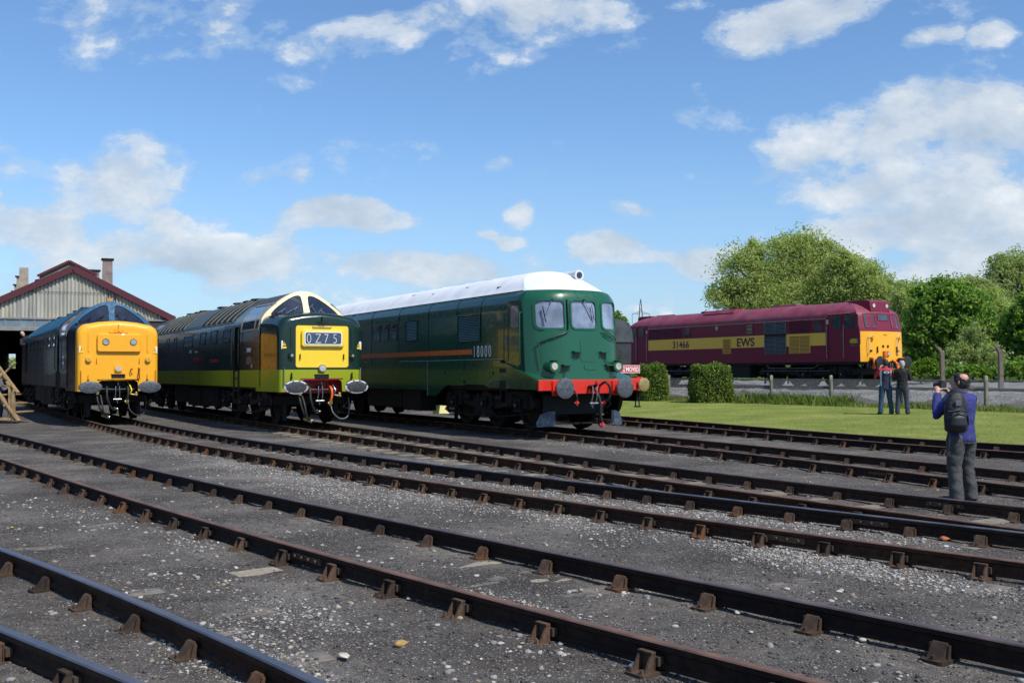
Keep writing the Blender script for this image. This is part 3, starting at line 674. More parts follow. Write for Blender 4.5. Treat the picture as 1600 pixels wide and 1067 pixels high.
# ---------------- nose-ended express diesels
def prof_pts(w=1.335):
    lo = [(w, 1.04), (w, 1.535), (w, 1.545), (w, 2.05), (w, 2.6), (1.305, 2.85)]
    ar = [(1.27, 3.0), (1.20, 3.11), (1.12, 3.20), (1.03, 3.285), (.92, 3.38), (.80, 3.48), (.65, 3.585), (.5, 3.68), (.36, 3.75), (.22, 3.80), (.10, 3.828), (0, 3.832)]
    return lo+ar
PH = prof_pts(); PARCH = PH[5:]
def px_at(z):
    for (x0, z0), (x1, z1) in zip(PH[3:], PH[4:]):
        if z0 <= z <= z1 and z1 > z0: return x0+(x1-x0)*(z-z0)/(z1-z0)
    return 0
def pnorm(z):
    a = px_at(z-.03); b = px_at(z+.03); d = Vector((b-a, 0, .06)).normalized(); return Vector((d.z, 0, -d.x))
def curved_plate(mb, y0, y1, z0, z1, off, th, s=-1, n=8, m=0):
    """plate lying on the body side following its curve"""
    zs = [z0+(z1-z0)*k/n for k in range(n+1)]; rings = []
    for z in zs:
        x = px_at(z); nn = pnorm(z)
        o = Vector((x, 0, z))+nn*(off+th); i = Vector((x, 0, z))+nn*off
        rings.append([(s*i.x, y0, i.z), (s*o.x, y0, o.z), (s*o.x, y1, o.z), (s*i.x, y1, i.z)])
    mb.loft(rings, m, closed=True, caps=True)
def yfront(x, z): return 1.66+.30*(abs(x)/1.3)**2+.55*(z-3.05)
GREYH = simple('worn_hose_grey', (.12, .12, .12), .5, .3)
def nose_loco(key, lab, C):
    X, Y, th, dz = LOCO[key]
    root = empty('diesel_locomotive', lab, 'locomotive', (X, Y, dz), th, group=None)
    L = 21.18
    # ---- body shell
    full = [(-x, z) for x, z in PH]+[(x, z) for x, z in PH[::-1][1:]]
    def ring(fn): return [(x, fn(x, z), z) for x, z in full]
    mats = [C['upper'], C['lower'], C['arch'], C['roof']]
    mb = MB()
    def mf(c):
        if c[2] < 1.54: return 1
        if c[2] > 2.86 and c[1] < yfront(c[0], c[2])+.20: return 2
        if c[2] > 3.5: return 3
        return 0
    f0 = lambda x, z: yfront(x, z) if z >= 2.84 else 1.9
    f1 = lambda x, z: yfront(x, z)+.20 if z >= 2.84 else 2.1
    ys = [2.75, 4.02, 4.62, 9.3, 12.0, 16.6, 17.2, L-2.6]
    rings = [ring(f0), ring(f1)]+[ring(lambda x, z, q=q: q) for q in ys]
    rings += [ring(lambda x, z: L-(yfront(x, z)+.2 if z >= 2.84 else 2.1)), ring(lambda x, z: L-(yfront(x, z) if z >= 2.84 else 1.9))]
    skip = lambda c: (4.02 < c[1] < 4.62 or L-4.62 < c[1] < L-4.02) and c[0] < 0 and 1.54 < c[2] < 2.84
    mb.loft(rings, skip=skip, mf=mf)
    mb.box(-1.30, 1.30, 2.2, L-2.2, .99, 1.05, 4)
    body = mb.build('body', mats+[BLACK], root, smooth=30)
    # recessed cab door
    d = MB(); d.box(-1.19, -1.15, 4.0, 4.64, 1.5, 2.9, 0); d.box(-1.335, -1.15, 4.0, 4.02, 1.5, 2.86, 1); d.box(-1.335, -1.15, 4.62, 4.64, 1.5, 2.86, 1); d.box(-1.335, -1.15, 4.02, 4.62, 1.50, 1.535, 1)
    dr = d.build('cab_door', [C['upper'], BLACK], root)
    handrail(root, [(-1.37, 3.93, 1.62), (-1.40, 3.93, 1.7), (-1.40, 3.93, 2.75), (-1.34, 3.93, 2.82)], C['upper']); handrail(root, [(-1.37, 4.72, 1.62), (-1.40, 4.72, 1.7), (-1.40, 4.72, 2.75), (-1.34, 4.72, 2.82)], C['upper'])
    st = MB()
    for z in (1.30, .92, .55): st.box(-1.40, -1.22, 4.06, 4.58, z-.015, z+.015)
    st.bar((-1.36, 4.05, .5), (-1.36, 4.05, 1.55), .02, .05); st.bar((-1.36, 4.59, .5), (-1.36, 4.59, 1.55), .02, .05)
    st.build('footstep', OILY, root)
    # ---- noses (front and rear)
    for e in (0, 1):
        fy = (lambda y: y) if e == 0 else (lambda y: L-y)
        def sec(y, w, tc, rnd):
            h = [(w, .93), (w, 1.535), (w, 1.545), (w, tc-.80)]
            for k in range(1, 9):
                t = R(90*k/8); cx = w-.36; h.append((cx+.36*math.cos(t), tc-.36-.10+.36*math.sin(t)))
            h += [(w-.62, tc-.045), (w-.95, tc-.012), (0, tc)]
            return [(-x, fy(y), z) for x, z in h]+[(x, fy(y), z) for x, z in h[::-1][1:]]
        st_ = [(.45, .17), (.452, .12), (.47, .075), (.52, .035), (.60, .01), (.74, 0)]
        rr = [sec(y, 1.215-dlt, 3.13-dlt*1.2, 0) for y, dlt in st_]+[sec(1.1, 1.25, 3.17, 0), sec(1.5, 1.285, 3.19, 0), sec(2.0, 1.325, 3.2, 0), sec(2.3, 1.325, 3.2, 0)]
        mb = MB()
        mb.loft(rr, mf=lambda c: (2 if (c[1] if e == 0 else L-c[1]) < C['nosey'] else (1 if c[2] < 1.54 else 0)) if C['nosey'] else (1 if c[2] < 1.54 else 0))
        # flat front with the coupling gap
        o = [(p[0], p[2]) for p in rr[0]]
        gap = [(.60, .93), (.585, 1.18), (.56, 1.23), (.50, 1.255), (-.50, 1.255), (-.56, 1.23), (-.585, 1.18), (-.60, .93)]
        if C['nosey']:
            plate(mb, o+gap, [], lambda a, b, t: (a, fy(.45+t), b), .03, 2)
        else:
            lo = [p for p in o if p[1] <= 1.536]; up = [p for p in o if p[1] > 1.536]
            ll = [p for p in lo if p[0] < 0]; rl = [p for p in lo if p[0] > 0]
            plate(mb, ll+[(ll[-1][0], 1.54), (rl[0][0], 1.54)]+rl+gap, [], lambda a, b, t: (a, fy(.45+t), b), .03, 1)
            plate(mb, [(up[0][0], 1.54)]+up+[(up[-1][0], 1.54)], [], lambda a, b, t: (a, fy(.45+t), b), .03, 0)
        mb.build('nose', [C['upper'], C['lower'], C['nose']], root, smooth=32)
        # windscreen arch
        mb = MB()
        ar = PARCH; outer = [(-x, z) for x, z in ar]+[(x, z) for x, z in ar[::-1][1:]]
        inn = [(x-.12*(1 if x > .9 else (x/.9)), z-.125) for x, z in ar]
        wp = [(-.095, 3.19), (-.085, 3.45), (-.10, 3.65), (-.16, 3.70), (-.30, 3.675), (-.45, 3.60), (-.62, 3.49), (-.78, 3.37), (-.90, 3.27), (-1.0, 3.16), (-1.02, 3.11), (-.98, 3.085), (-.6, 3.135), (-.3, 3.165)]
        wpr = [(-x, z) for x, z in wp][::-1]
        fn = lambda a, b, t: (a, fy(yfront(a, b)+t), b)
        plate(mb, outer, [wp, wpr], fn, .045)
        mb.build('windscreen_arch', [C['arch']], root, smooth=25)
        for w in (wp, wpr):
            g_ = MB(); plate(g_, w, [], lambda a, b, t: (a*1.0, fy(yfront(a, b)+.025+t), b), .008); pane = g_.build('windscreen_pane', GLD, root)
            if e == 0:
                sg = -1 if w is wp else 1
                for (x0, x1, z0, z1) in ((.28, .62, 3.15, 3.34), (.66, .92, 3.12, 3.27)) if sg < 0 else ((.30, .16, 3.16, 3.40), (.62, .42, 3.13, 3.28)):
                    wmb = MB(); a = (sg*x1, yfront(x1, z0)-.03, z0) if sg < 0 else (sg*x0, yfront(x0, z0)-.03, z0); b_ = (sg*x0, yfront(x0, z1)-.03, z1) if sg < 0 else (sg*x1, yfront(x1, z1)-.03, z1)
                    wmb.bar(a, b_, .012, .012); wmb.bar((b_[0]-.08, b_[1]-.005, b_[2]-.10), (b_[0]+.05, b_[1]-.005, b_[2]+.05), .02, .012); wmb.build('windscreen_wiper', STEEL if C['nosey'] == 0 else BLACK, root)
    # horns by the windscreen corner
    hb = MB()
    for dx, dz_, ddy in ((-1.12, 3.02, 0), (-1.00, 3.09, .03)): hb.cyl((dx, 1.35+ddy, dz_), (dx-.01, 1.62+ddy, dz_+.01), .06, .02, 10)
    hb.build('horn', BLACK, root, smooth=40)
    # cab side window (wrap-over)
    for s in (-1, 1):
        fr = MB()
        curved_plate(fr, 1.98, 3.92, 2.66, 2.73, .004, .022, s, 2); curved_plate(fr, 1.98, 2.06, 2.73, 3.44, .004, .022, s); curved_plate(fr, 3.84, 3.92, 2.73, 3.44, .004, .022, s); curved_plate(fr, 1.98, 3.92, 3.42, 3.47, .004, .022, s, 2); curved_plate(fr, 2.42, 2.46, 2.73, 3.44, .004, .022, s)
        w_ = fr.build('side_window', C['wframe'], root, smooth=30)
        gp = MB(); curved_plate(gp, 2.06, 3.84, 2.73, 3.43, .002, .008, s, 10); gp.build('glazing', GLG, w_, smooth=30)
    # roof-side grilles with hoop ribs
    for s in (-1, 1):
        for (a, b) in ((5.1, 9.3), (12.05, 17.6)):
            gm = MB(); curved_plate(gm, a, b, 3.05, 3.74, .004, .014, s, 14)
            q = a
            k = 0
            while q < b-.02:
                curved_plate(gm, q, q+(.045 if k % 3 == 0 else .02), 3.04, 3.75, .010, .040 if k % 3 == 0 else .018, s, 14, 1 if k % 3 == 0 else 2); q += .235; k += 1
            for z in (3.06, 3.72): curved_plate(gm, a, b, z-.006, z+.006, .016, .010, s, 1, 2)
            gm.build('roof_grille', [BLACK, C['rib'], BLACK], root, smooth=30)
        pm = MB(); curved_plate(pm, 9.36, 11.98, 3.05, 3.72, .004, .016, s, 14); pm.build('roof_panel', C['plain'], root, smooth=30)
        gut = MB(); curved_plate(gut, 4.9, 17.8, 3.0, 3.03, .002, .02, s, 1); gut.build('gutter', C['rib'], root)
    # raised roof fans and exhaust boxes
    for y in (6.0, 8.2, 13.2, 15.4): rf = MB(); rf.cyl((0, y, 3.80), (0, y, 3.845), .46, .44, 24); rf.build('roof_fan', GREYR, root, bevel=.01)
    for y in (7.1, 10.6, 14.3): rf = MB(); rf.box(-.35, .35, y-.28, y+.28, 3.79, 3.85); rf.build('exhaust_port', GREYR, root, bevel=.01)
    # engine room windows on the side
    for (a, b, z0, z1) in ((5.17, 6.05, 2.40, 2.83), (6.85, 7.71, 2.42, 2.85), (8.4, 9.2, 2.42, 2.85), (10.35, 11.81, 2.37, 2.82), (13.0, 13.5, 2.40, 2.82), (14.4, 14.9, 2.40, 2.82)):
        for s in (-1, 1):
            wm = MB(); f_ = rrect(a, b, z0, z1, .05, 3); i_ = rrect(a+.045, b-.045, z0+.045, z1-.045, .04, 3)
            plate(wm, f_, [i_], lambda p, q, t: (s*(px_at(q)+.002+t), p, q), .016)
            o_ = wm.build('body_window', C['upper'], root, smooth=30); g2 = MB(); plate(g2, i_, [], lambda p, q, t: (s*(px_at(q)+.001+t), p, q), .004); g2.build('glazing', GLD, o_)
    # panel seams
    sm = MB()
    for y in (5.0, 9.33, 12.0, 17.7):
        for s in (-1, 1): sm.box(min(s*1.334, s*1.339), max(s*1.334, s*1.339), y-.012, y+.012, 1.06, 2.6)
    sm.build('panel_joint', C['upper'], root)
    # ---- front fittings
    N_ = C['nose']
    if C['panel']:
        pm = MB(); plate(pm, rrect(-.745, .775, 1.60, 2.755, .07), [], lambda a, b, t: (a, .45-.004-t, b), .006); pm.build('yellow_panel', YELB, root)
    y0 = .44
    # central headlamp, socket slot
    hl = MB(); hl.cyl((0, .45, C['hz']), (0, .37, C['hz']), .105, n=20); hl.cyl((0, .375, C['hz']), (0, .362, C['hz']), .085, n=20, m=1)
    if C['nosey']: hl.box(-.13, .13, .43, .449, C['hz']-.12, C['hz']+.12, 0)
    hl.build('headlamp', [N_ if C['nosey'] else STEEL, LENS], root, smooth=40)
    sl_ = MB(); sl_.box(-.20, .20, .425, .452, C['hz']-.28, C['hz']-.17, 0); sl_.box(-.21, .21, .405, .452, C['hz']-.17, C['hz']-.155, 1); sl_.build('cable_socket', [BLACK, C['lower'] if not C['nosey'] else N_], root)
    # nose lights and lamp irons
    for x in (-.87, .885):
        lm = MB(); lm.cyl((x, .46, 1.93), (x, .37, 1.93), .095, .085, 18); lm.cyl((x, .372, 1.93), (x, .362, 1.93), .035, n=12, m=1); lm.cyl((x, .38, 1.93), (x, .366, 1.93), .07, .055, 16)
        lm.build('tail_lamp', [C['lampc'], LENSB], root, smooth=40)
    for x in (-.63, .63):
        im = MB(); im.bar((x, .42, 1.82), (x, .42, 1.97), .05, .02); im.build('lamp_iron', C['iron'], root)
    for x in (-.87, .87):
        im = MB(); im.bar((x, .40, 1.30), (x, .40, 1.46), .05, .02); im.box(x-.03, x+.03, .40, .45, 1.30, 1.33); im.build('lamp_iron', C['iron'], root)
        hm = MB(); hm.bar((x+(-.0 if x < 0 else .0), .435, 2.15), (x, .435, 2.72), .018, .035); hm.build('nose_strap', C['strap'], root)
    im = MB(); im.bar((0, .42, 2.86), (0, .42, 3.02), .03, .02); im.tube([(-.14, .40, 2.86), (0, .36, 2.82), (.14, .40, 2.86)], .016); im.build('lamp_iron', C['iron'], root)
    im = MB(); im.tube([(-.27, .45, 2.79 if not C['panel'] else 2.735), (-.27, .41, 2.77 if not C['panel'] else 2.715), (.27, .41, 2.77 if not C['panel'] else 2.715), (.27, .45, 2.79 if not C['panel'] else 2.735)], .014); im.build('handrail', C['grab'], root)
    for x in (-1.08, 1.12):
        handrail(root, [(x, .47, 1.58), (x, .40, 1.58), (x, .40, 1.12), (x, .47, 1.10)], C['grab'])
    # warning flash
    for x in (-1.07, 1.09):
        wf = MB(); wf.box(x-.075, x+.075, .44 if abs(x) < 1.05 else .455, .478, 2.10, 2.33, 0)
        fl = wf.build('warning_label', WHT, root); q = MB(); q.add([(x-.05, .437, 2.20), (x+.05, .437, 2.20), (x, .437, 2.30)], [(0, 1, 2)], 0); q.box(x-.06, x+.06, .436, .437, 2.12, 2.17, 1); q.build('marking', [YELB, YELB], fl, fix=False)
        t_ = MB(); t_.box(x-.008, x+.008, .433, .4365, 2.215, 2.275); t_.build('marking', BLACK, fl, fix=False)
    for s in (-1, 1): buffer(root, s*.865, 1.06, None, C['buf'], y0=.5, ov=(.345, .187))
    # gap contents
    bm_ = MB(); bm_.box(-1.1, 1.1, .80, .86, .88, 1.40); bm_.box(-.62, .62, .45, .8, 1.255, 1.30); bm_.build('buffer_beam', C['beam'], root)
    coupling(root, 1.06, .80)
    g2 = MB(); g2.tube([(-.45, .62, 1.0), (-.1, .60, .985), (.5, .62, .99)], .016); g2.build('coupling_bar', STEEL, root)
    hose(root, [(-.30, .75, 1.08), (-.33, .5, 1.02), (-.32, .42, .7), (-.20, .5, .42), (-.08, .6, .38)], .035, RUB, STEEL)
    hose(root, [(.34, .75, 1.2), (.36, .55, 1.1), (.40, .45, .95), (.36, .5, .85), (.46, .5, .82)], .02, STEEL if not C['nosey'] else YELB, BRASS)
    hose(root, [(.28, .75, 1.12), (.30, .5, 1.0), (.30, .46, .82), (.28, .5, .66)], .035, ORCAB if not C['nosey'] else RUB, BRASS)
    hose(root, [(.34, .7, .62), (.36, .55, .35), (.55, .5, .17), (.78, .52, .22), (.86, .6, .5), (.86, .65, .75)], .020, GREYH if not C['nosey'] else RUB)
    hose(root, [(-.58, .7, .86), (-.60, .52, .70), (-.52, .5, .40), (-.42, .6, .22)], .03, RUB, BRASS)
    hose(root, [(-.48, .7, .80), (-.46, .52, .55), (-.42, .5, .30), (-.30, .6, .16)], .03, RUB, STEEL)
    if C['nosey']: hose(root, [(.60, .45, 1.65), (.62, .36, 1.6), (.60, .34, 1.50), (.62, .40, 1.30)], .018, DKRED, None, 'control_cable'); hose(root, [(.42, .44, 1.62), (.36, .38, 1.62), (.36, .38, 1.50), (.42, .44, 1.48)], .012, DKRED, None, 'control_cable')
    jb = MB(); jb.box(-.64, -.55, .50, .60, .82, .93); jb.build('hose_cock', BRASS, root, bevel=.02); jb = MB(); jb.box(.52, .60, .52, .60, .80, .90); jb.build('hose_cock', BRASS, root, bevel=.02)
    # underframe equipment
    uf = MB()
    for s in (-1, 1):
        x0, x1 = sorted((s*.75, s*1.2))
        uf.box(x0, x1, 7.3, 9.2, .34, 1.0); uf.box(x0, x1, 9.3, 11.6, .30, .98); uf.box(x0, x1, 11.7, 13.9, .38, 1.0)
        uf.box(*sorted((s*1.2, s*1.22)), 7.6, 8.4, .45, .9); uf.box(*sorted((s*1.2, s*1.22)), 9.6, 11.2, .40, .88)
    uf.box(-.7, .7, 7.5, 13.7, .45, 1.0); uf.build('fuel_tank', BLACK, root, bevel=.02)
    for yc in (4.15, L-4.15): bogie(root, yc, 4.11, .57, 'a')
    return root
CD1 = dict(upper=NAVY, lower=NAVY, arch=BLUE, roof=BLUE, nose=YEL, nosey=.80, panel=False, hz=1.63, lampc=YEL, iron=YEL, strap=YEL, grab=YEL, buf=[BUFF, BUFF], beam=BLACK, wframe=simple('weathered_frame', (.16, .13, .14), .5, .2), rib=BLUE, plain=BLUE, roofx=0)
d1 = nose_loco('d1', 'blue locomotive with a full yellow nose and two round marker lights, standing outside the shed', CD1)
CREAMF = simple('alloy_window_frame', (.30, .28, .24), .4, .4, .3)
OILY2 = simple('greasy_buffer', (.055, .058, .065), .5, .3, .5, 12, bmp=.2)
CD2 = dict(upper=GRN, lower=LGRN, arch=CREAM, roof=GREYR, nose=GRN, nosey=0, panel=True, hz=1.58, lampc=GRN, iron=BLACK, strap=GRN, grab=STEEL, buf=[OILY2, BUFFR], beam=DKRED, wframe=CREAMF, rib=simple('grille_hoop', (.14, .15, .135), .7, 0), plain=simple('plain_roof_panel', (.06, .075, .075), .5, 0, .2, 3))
d2 = nose_loco('d2', 'dark green locomotive with lime lower band, cream windscreen arch and 0Z75 on its yellow panel', CD2)
# blanked headcode box with two marker lights (blue one)
def box_front(root, x0, x1, z0, z1, mat, mat2=None, disp=None):
    mb = MB(); o = rrect(x0, x1, z0, z1, .07)
    mb.prism(o, lambda a, b, t: (a, .45-t, b), .09)
    return mb.build('headcode_box', [mat], root, bevel=.018, smooth=40)
hb = box_front(d1, -.63, .66, 2.15, 2.71, YEL)
for x in (-.385, .425):
    mb = MB(); mb.cyl((x, .37, 2.46), (x, .345, 2.46), .105, n=24); mb.cyl((x, .347, 2.46), (x, .340, 2.46), .085, n=24, m=1); mb.build('marker_light', [BUFF, LENSB], hb, smooth=40)
hb = box_front(d2, -.60, .63, 2.165, 2.64, YELB)
mb = MB(); plate(mb, rrect(-.53, .56, 2.215, 2.59, .06), [rrect(-.50, .53, 2.245, 2.56, .05)], lambda a, b, t: (a, .36-t, b), .012); mb.build('display_frame', WHT, hb)
DSP = simple('headcode_blind', (.055, .08, .125), .35, 0, .2, 4); mb = MB(); plate(mb, rrect(-.50, .53, 2.245, 2.56, .05), [], lambda a, b, t: (a, .36-t, b), .004); mb.build('headcode_blind', DSP, hb)
for ch, x in (('0', -.455), ('Z', -.215), ('7', .04), ('5', .295)): text(ch, .385, WHT, hb, MF(x-.02, .354, 2.268), 'lettering', .002, .78, -.009)
# side number, crest, thin red strips on the green one
text('D9009', .175, WHT, d2, MS(-1.340, 3.24, 2.06), 'running_number', .002, .95, .004)
mb = MB(); mb.prism([(2.72, 1.88), (2.95, 1.96), (3.2, 1.90), (3.28, 1.78), (3.16, 1.68), (2.95, 1.70), (2.8, 1.74)], lambda a, b, t: (-1.337-t, a, b), .004, 0); mb.prism([(2.60, 1.72), (2.78, 1.72), (2.78, 1.86), (2.60, 1.86)], lambda a, b, t: (-1.339-t, a, b), .004, 1); mb.prism([(2.62, 1.60), (2.76, 1.60), (2.78, 1.70), (2.60, 1.70)], lambda a, b, t: (-1.339-t, a, b), .004, 2)
for z in (1.74, 1.79, 1.84): mb.box(-1.342, -1.338, 2.42, 2.57, z, z+.015, 3)
mb.build('crest', [simple('crest_grey', (.09, .09, .085), .5), DKRED, simple('crest_white', (.32, .32, .30), .5), simple('crest_green', (.10, .16, .08), .5)], d2)
for q in ((9.0, 10.3, 1.86, 2.0), (6.6, 7.7, 1.80, 1.90)): mb = MB(); mb.box(-1.35, -1.337, *q, 0); mb.build('red_side_strip', DKRED, d2)
for q in ((9.6, 9.9, 2.16, 2.22), (10.5, 10.75, 2.16, 2.26)): mb = MB(); mb.box(-1.352, -1.338, *q, 0); mb.build('side_marking', WHT, d2)
# double-arrow emblem on the blue one
mb = MB(); cy, cz = 2.83, 1.92
def arr(pts): mb.prism([(cy-a, cz+b) for a, b in pts], lambda a, b, t: (-1.337-t, a, b), .004)
arr([(-.26, .13), (.26, .13), (.26, .06), (-.26, .06)]); arr([(-.26, -.06), (.26, -.06), (.26, -.13), (-.26, -.13)])
arr([(-.14, .26), (-.07, .26), (.10, .10), (.03, .10)]); arr([(-.09, .055), (-.02, .055), (.15, -.055), (.08, -.055)][:4]); arr([(-.02, -.10), (.05, -.10), (.16, -.26), (.09, -.26)])
mb.build('double_arrow_emblem', simple('emblem_grey', (.80, .82, .84), .5), d1)
mb = MB(); n = 20
mb.prism([(11.0+.22*math.cos(2*math.pi*k/n), 2.1+.22*math.sin(2*math.pi*k/n)) for k in range(n)], lambda a, b, t: (-1.337-t, a, b), .004); mb.build('crest', simple('crest_dim', (.05, .05, .07), .5), d1)

# ---------------- flat-fronted diesels built from horizontal contours
def contour_body(levels, c, p, L, ys, us, mats, mf, skip, rnd=None):
    mb = MB(); rings = []
    w0 = levels[0][1]
    for z, w, yf in levels:
        cc = c*w/w0; pp = p
        if rnd and z > rnd[0]: t = min(1, (z-rnd[0])/(rnd[1]-rnd[0])); cc = cc+(w*1.15-cc)*t; pp = p+(2.1-p)*t
        front = [(w*u, yf+cc*abs(u)**pp) for u in us]
        yy = [min(max(y, yf+cc), L-yf-cc) for y in ys]
        r = front+[(w, y) for y in yy]+[(x, L-y) for x, y in front[::-1]]+[(-w, y) for y in yy[::-1]]
        rings.append([(x, y, z) for x, y in r])
    mb.loft(rings, closed=True, mf=mf, skip=skip)
    mb.f.append([len(mb.v)-len(rings[-1])+k for k in range(len(rings[-1]))]); mb.m.append(mf((0, L/2, levels[-1][0])))
    return mb
def interp_levels(levels, z):
    for a, b in zip(levels, levels[1:]):
        if a[0] <= z <= b[0]:
            t = (z-a[0])/(b[0]-a[0]); return a[1]+(b[1]-a[1])*t, a[2]+(b[2]-a[2])*t
    return levels[-1][1:]
def fsurf(levels, c, p, x, z, off=0):
    w, yf = interp_levels(levels, z); cc = c*w/levels[0][1]; u = min(1, abs(x)/w)
    sl_ = cc*p*u**(p-1)/w*(1 if x > 0 else -1); n = Vector((sl_, -1, 0)).normalized()
    return Vector((x, yf+cc*u**p, z))+n*off
def front_window(root, levels, c, p, x0, x1, z0, z1, r, fm, gm, L=None, mir=False):
    f_ = lambda x, z, o: (lambda v: (v.x, (L-v.y) if mir else v.y, v.z))(fsurf(levels, c, p, x, z, o))
    e = .035; mb = MB()
    O = rrect(x0-e, x1+e, z0-e, z1+e, r+e, 5); I = rrect(x0+.012, x1-.012, z0+.012, z1-.012, r, 5); n = len(O)
    rings = [[f_(a, b, o) for a, b in S] for S, o in ((O, -.01), (O, .018), (I, .018), (I, -.035))]
    mb.loft(rings, closed=True)
    fr = mb.build('window_frame', fm, root, smooth=40)
    g_ = MB(); cx, cz = (x0+x1)/2, (z0+z1)/2; m = len(I); rr = []
    for k in (1, .66, .33, .02): rr.append([f_(cx+(a-cx)*k, cz+(b-cz)*k, -.02) for a, b in I])
    g_.loft(rr, closed=True); g_.f.append([len(g_.v)-m+q for q in range(m)]); g_.m.append(0); g_.build('windscreen_pane', gm, fr, smooth=40)
def side_window(root, y0, y1, z0, z1, x, r, fm, gm, s=-1, name='side_window', bars=0):
    mb = MB(); O = rrect(y0, y1, z0, z1, r, 4); I = rrect(y0+.035, y1-.035, z0+.035, z1-.035, max(.01, r-.03), 4)
    plate(mb, O, [I], lambda a, b, t: (s*(x+t), a, b), .02)
    fr = mb.build(name, fm, root, smooth=40)
    g_ = MB(); plate(g_, I, [], lambda a, b, t: (s*(x+.001+t), a, b), .006)
    g_.build('glazing', gm, fr)
    if bars:
        b_ = MB()
        for k in range(1, bars+1): z = z0+(z1-z0)*k/(bars+1); b_.box(*sorted((s*(x+.006), s*(x+.016))), y0+.03, y1-.03, z-.022, z+.022)
        b_.build('glazing_bar', fm, fr)
def louvre(root, y0, y1, z0, z1, x, mat, back, s=-1, pitch=.055, splits=1):
    mb = MB(); mb.box(*sorted((s*(x-.002), s*(x+.004))), y0, y1, z0, z1, 1)
    z = z0+.02
    while z < z1-.02:
        mb.add([(s*(x+.004), y0+.02, z+.035), (s*(x+.004), y1-.02, z+.035), (s*(x+.024), y1-.02, z+.004), (s*(x+.024), y0+.02, z+.004), (s*(x+.004), y0+.02, z-.004), (s*(x+.004), y1-.02, z-.004)], [(0, 1, 2, 3), (3, 2, 5, 4), (0, 3, 4), (1, 5, 2)]); z += pitch
    for k in range(splits+1): y = y0+(y1-y0)*k/splits; mb.box(*sorted((s*x, s*(x+.028))), y-.02, y+.02, z0, z1)
    mb.box(*sorted((s*x, s*(x+.026))), y0-.02, y1+.02, z0-.02, z0); mb.box(*sorted((s*x, s*(x+.026))), y0-.02, y1+.02, z1, z1+.02)
    return mb.build('louvre', [mat, back], root)

# ---- the 1950s gas turbine locomotive
X, Y, th, dz = LOCO['18']; L = 19.2
g18 = empty('turbine_locomotive', 'mid green locomotive with white roof, three pale windscreens, red buffer beam and number 18000', 'locomotive', (X, Y, dz), th)
LV = [(1.25, 1.36, .44), (1.74, 1.37, .48), (2.2, 1.37, .51), (2.51, 1.37, .54), (2.9, 1.37, .57), (3.20, 1.362, .60), (3.28, 1.34, .62), (3.36, 1.29, .655), (3.43, 1.225, .70), (3.468, 1.165, .75), (3.474, 1.155, .76),
      (3.60, 1.05, .88), (3.74, .91, 1.05), (3.86, .76, 1.26), (3.95, .60, 1.52), (4.01, .44, 1.80), (4.05, .26, 2.1), (4.065, .02, 2.5)]
C18, P18 = .62, 3.6
wins = [(-1.17, -.53), (-.35, .38), (.56, 1.17)]
us = sorted(set([-1, -.985, -.96, -.93, -.89, -.7, -.5, -.15, 0, .15, .5, .7, .89, .93, .96, .985, 1]+[round(v/1.37, 4) for w in wins for v in w]))
ys18 = [1.5, 2.0, 3.4, 4.8, 6.58, 8.95, 11.2, 13.5, 15.6, 17.6]
def mf18(c): return 1 if c[2] > 3.471 else (2 if c[1] < 1.22 or c[1] > L-1.22 else 0)
def sk18(c):
    if 2.51 < c[2] < 3.20 and (c[1] < 1.3 or c[1] > L-1.3):
        for a, b in wins:
            if a < c[0]*1.0 < b: return True
    return False
contour_body(LV, C18, P18, L, ys18, us, None, mf18, sk18, (3.43, 3.86)).build('body', [MGRN_SHADE, WHITEP, MGRN], g18, smooth=34)
for mir in (False, True):
    for a, b in wins: front_window(g18, LV, C18, P18, a, b, 2.51, 3.20, .11, MGRN, GLP, L, mir)
ib = MB(); ib.box(-1.2, 1.2, 1.35, 1.4, 1.3, 3.2); ib.build('cab_bulkhead', GLP, g18)
SKE = simple('edge_highlight_grey', (.22, .23, .22), .4, .3)  # pale strip at the skirt end stands in for a bright edge highlight
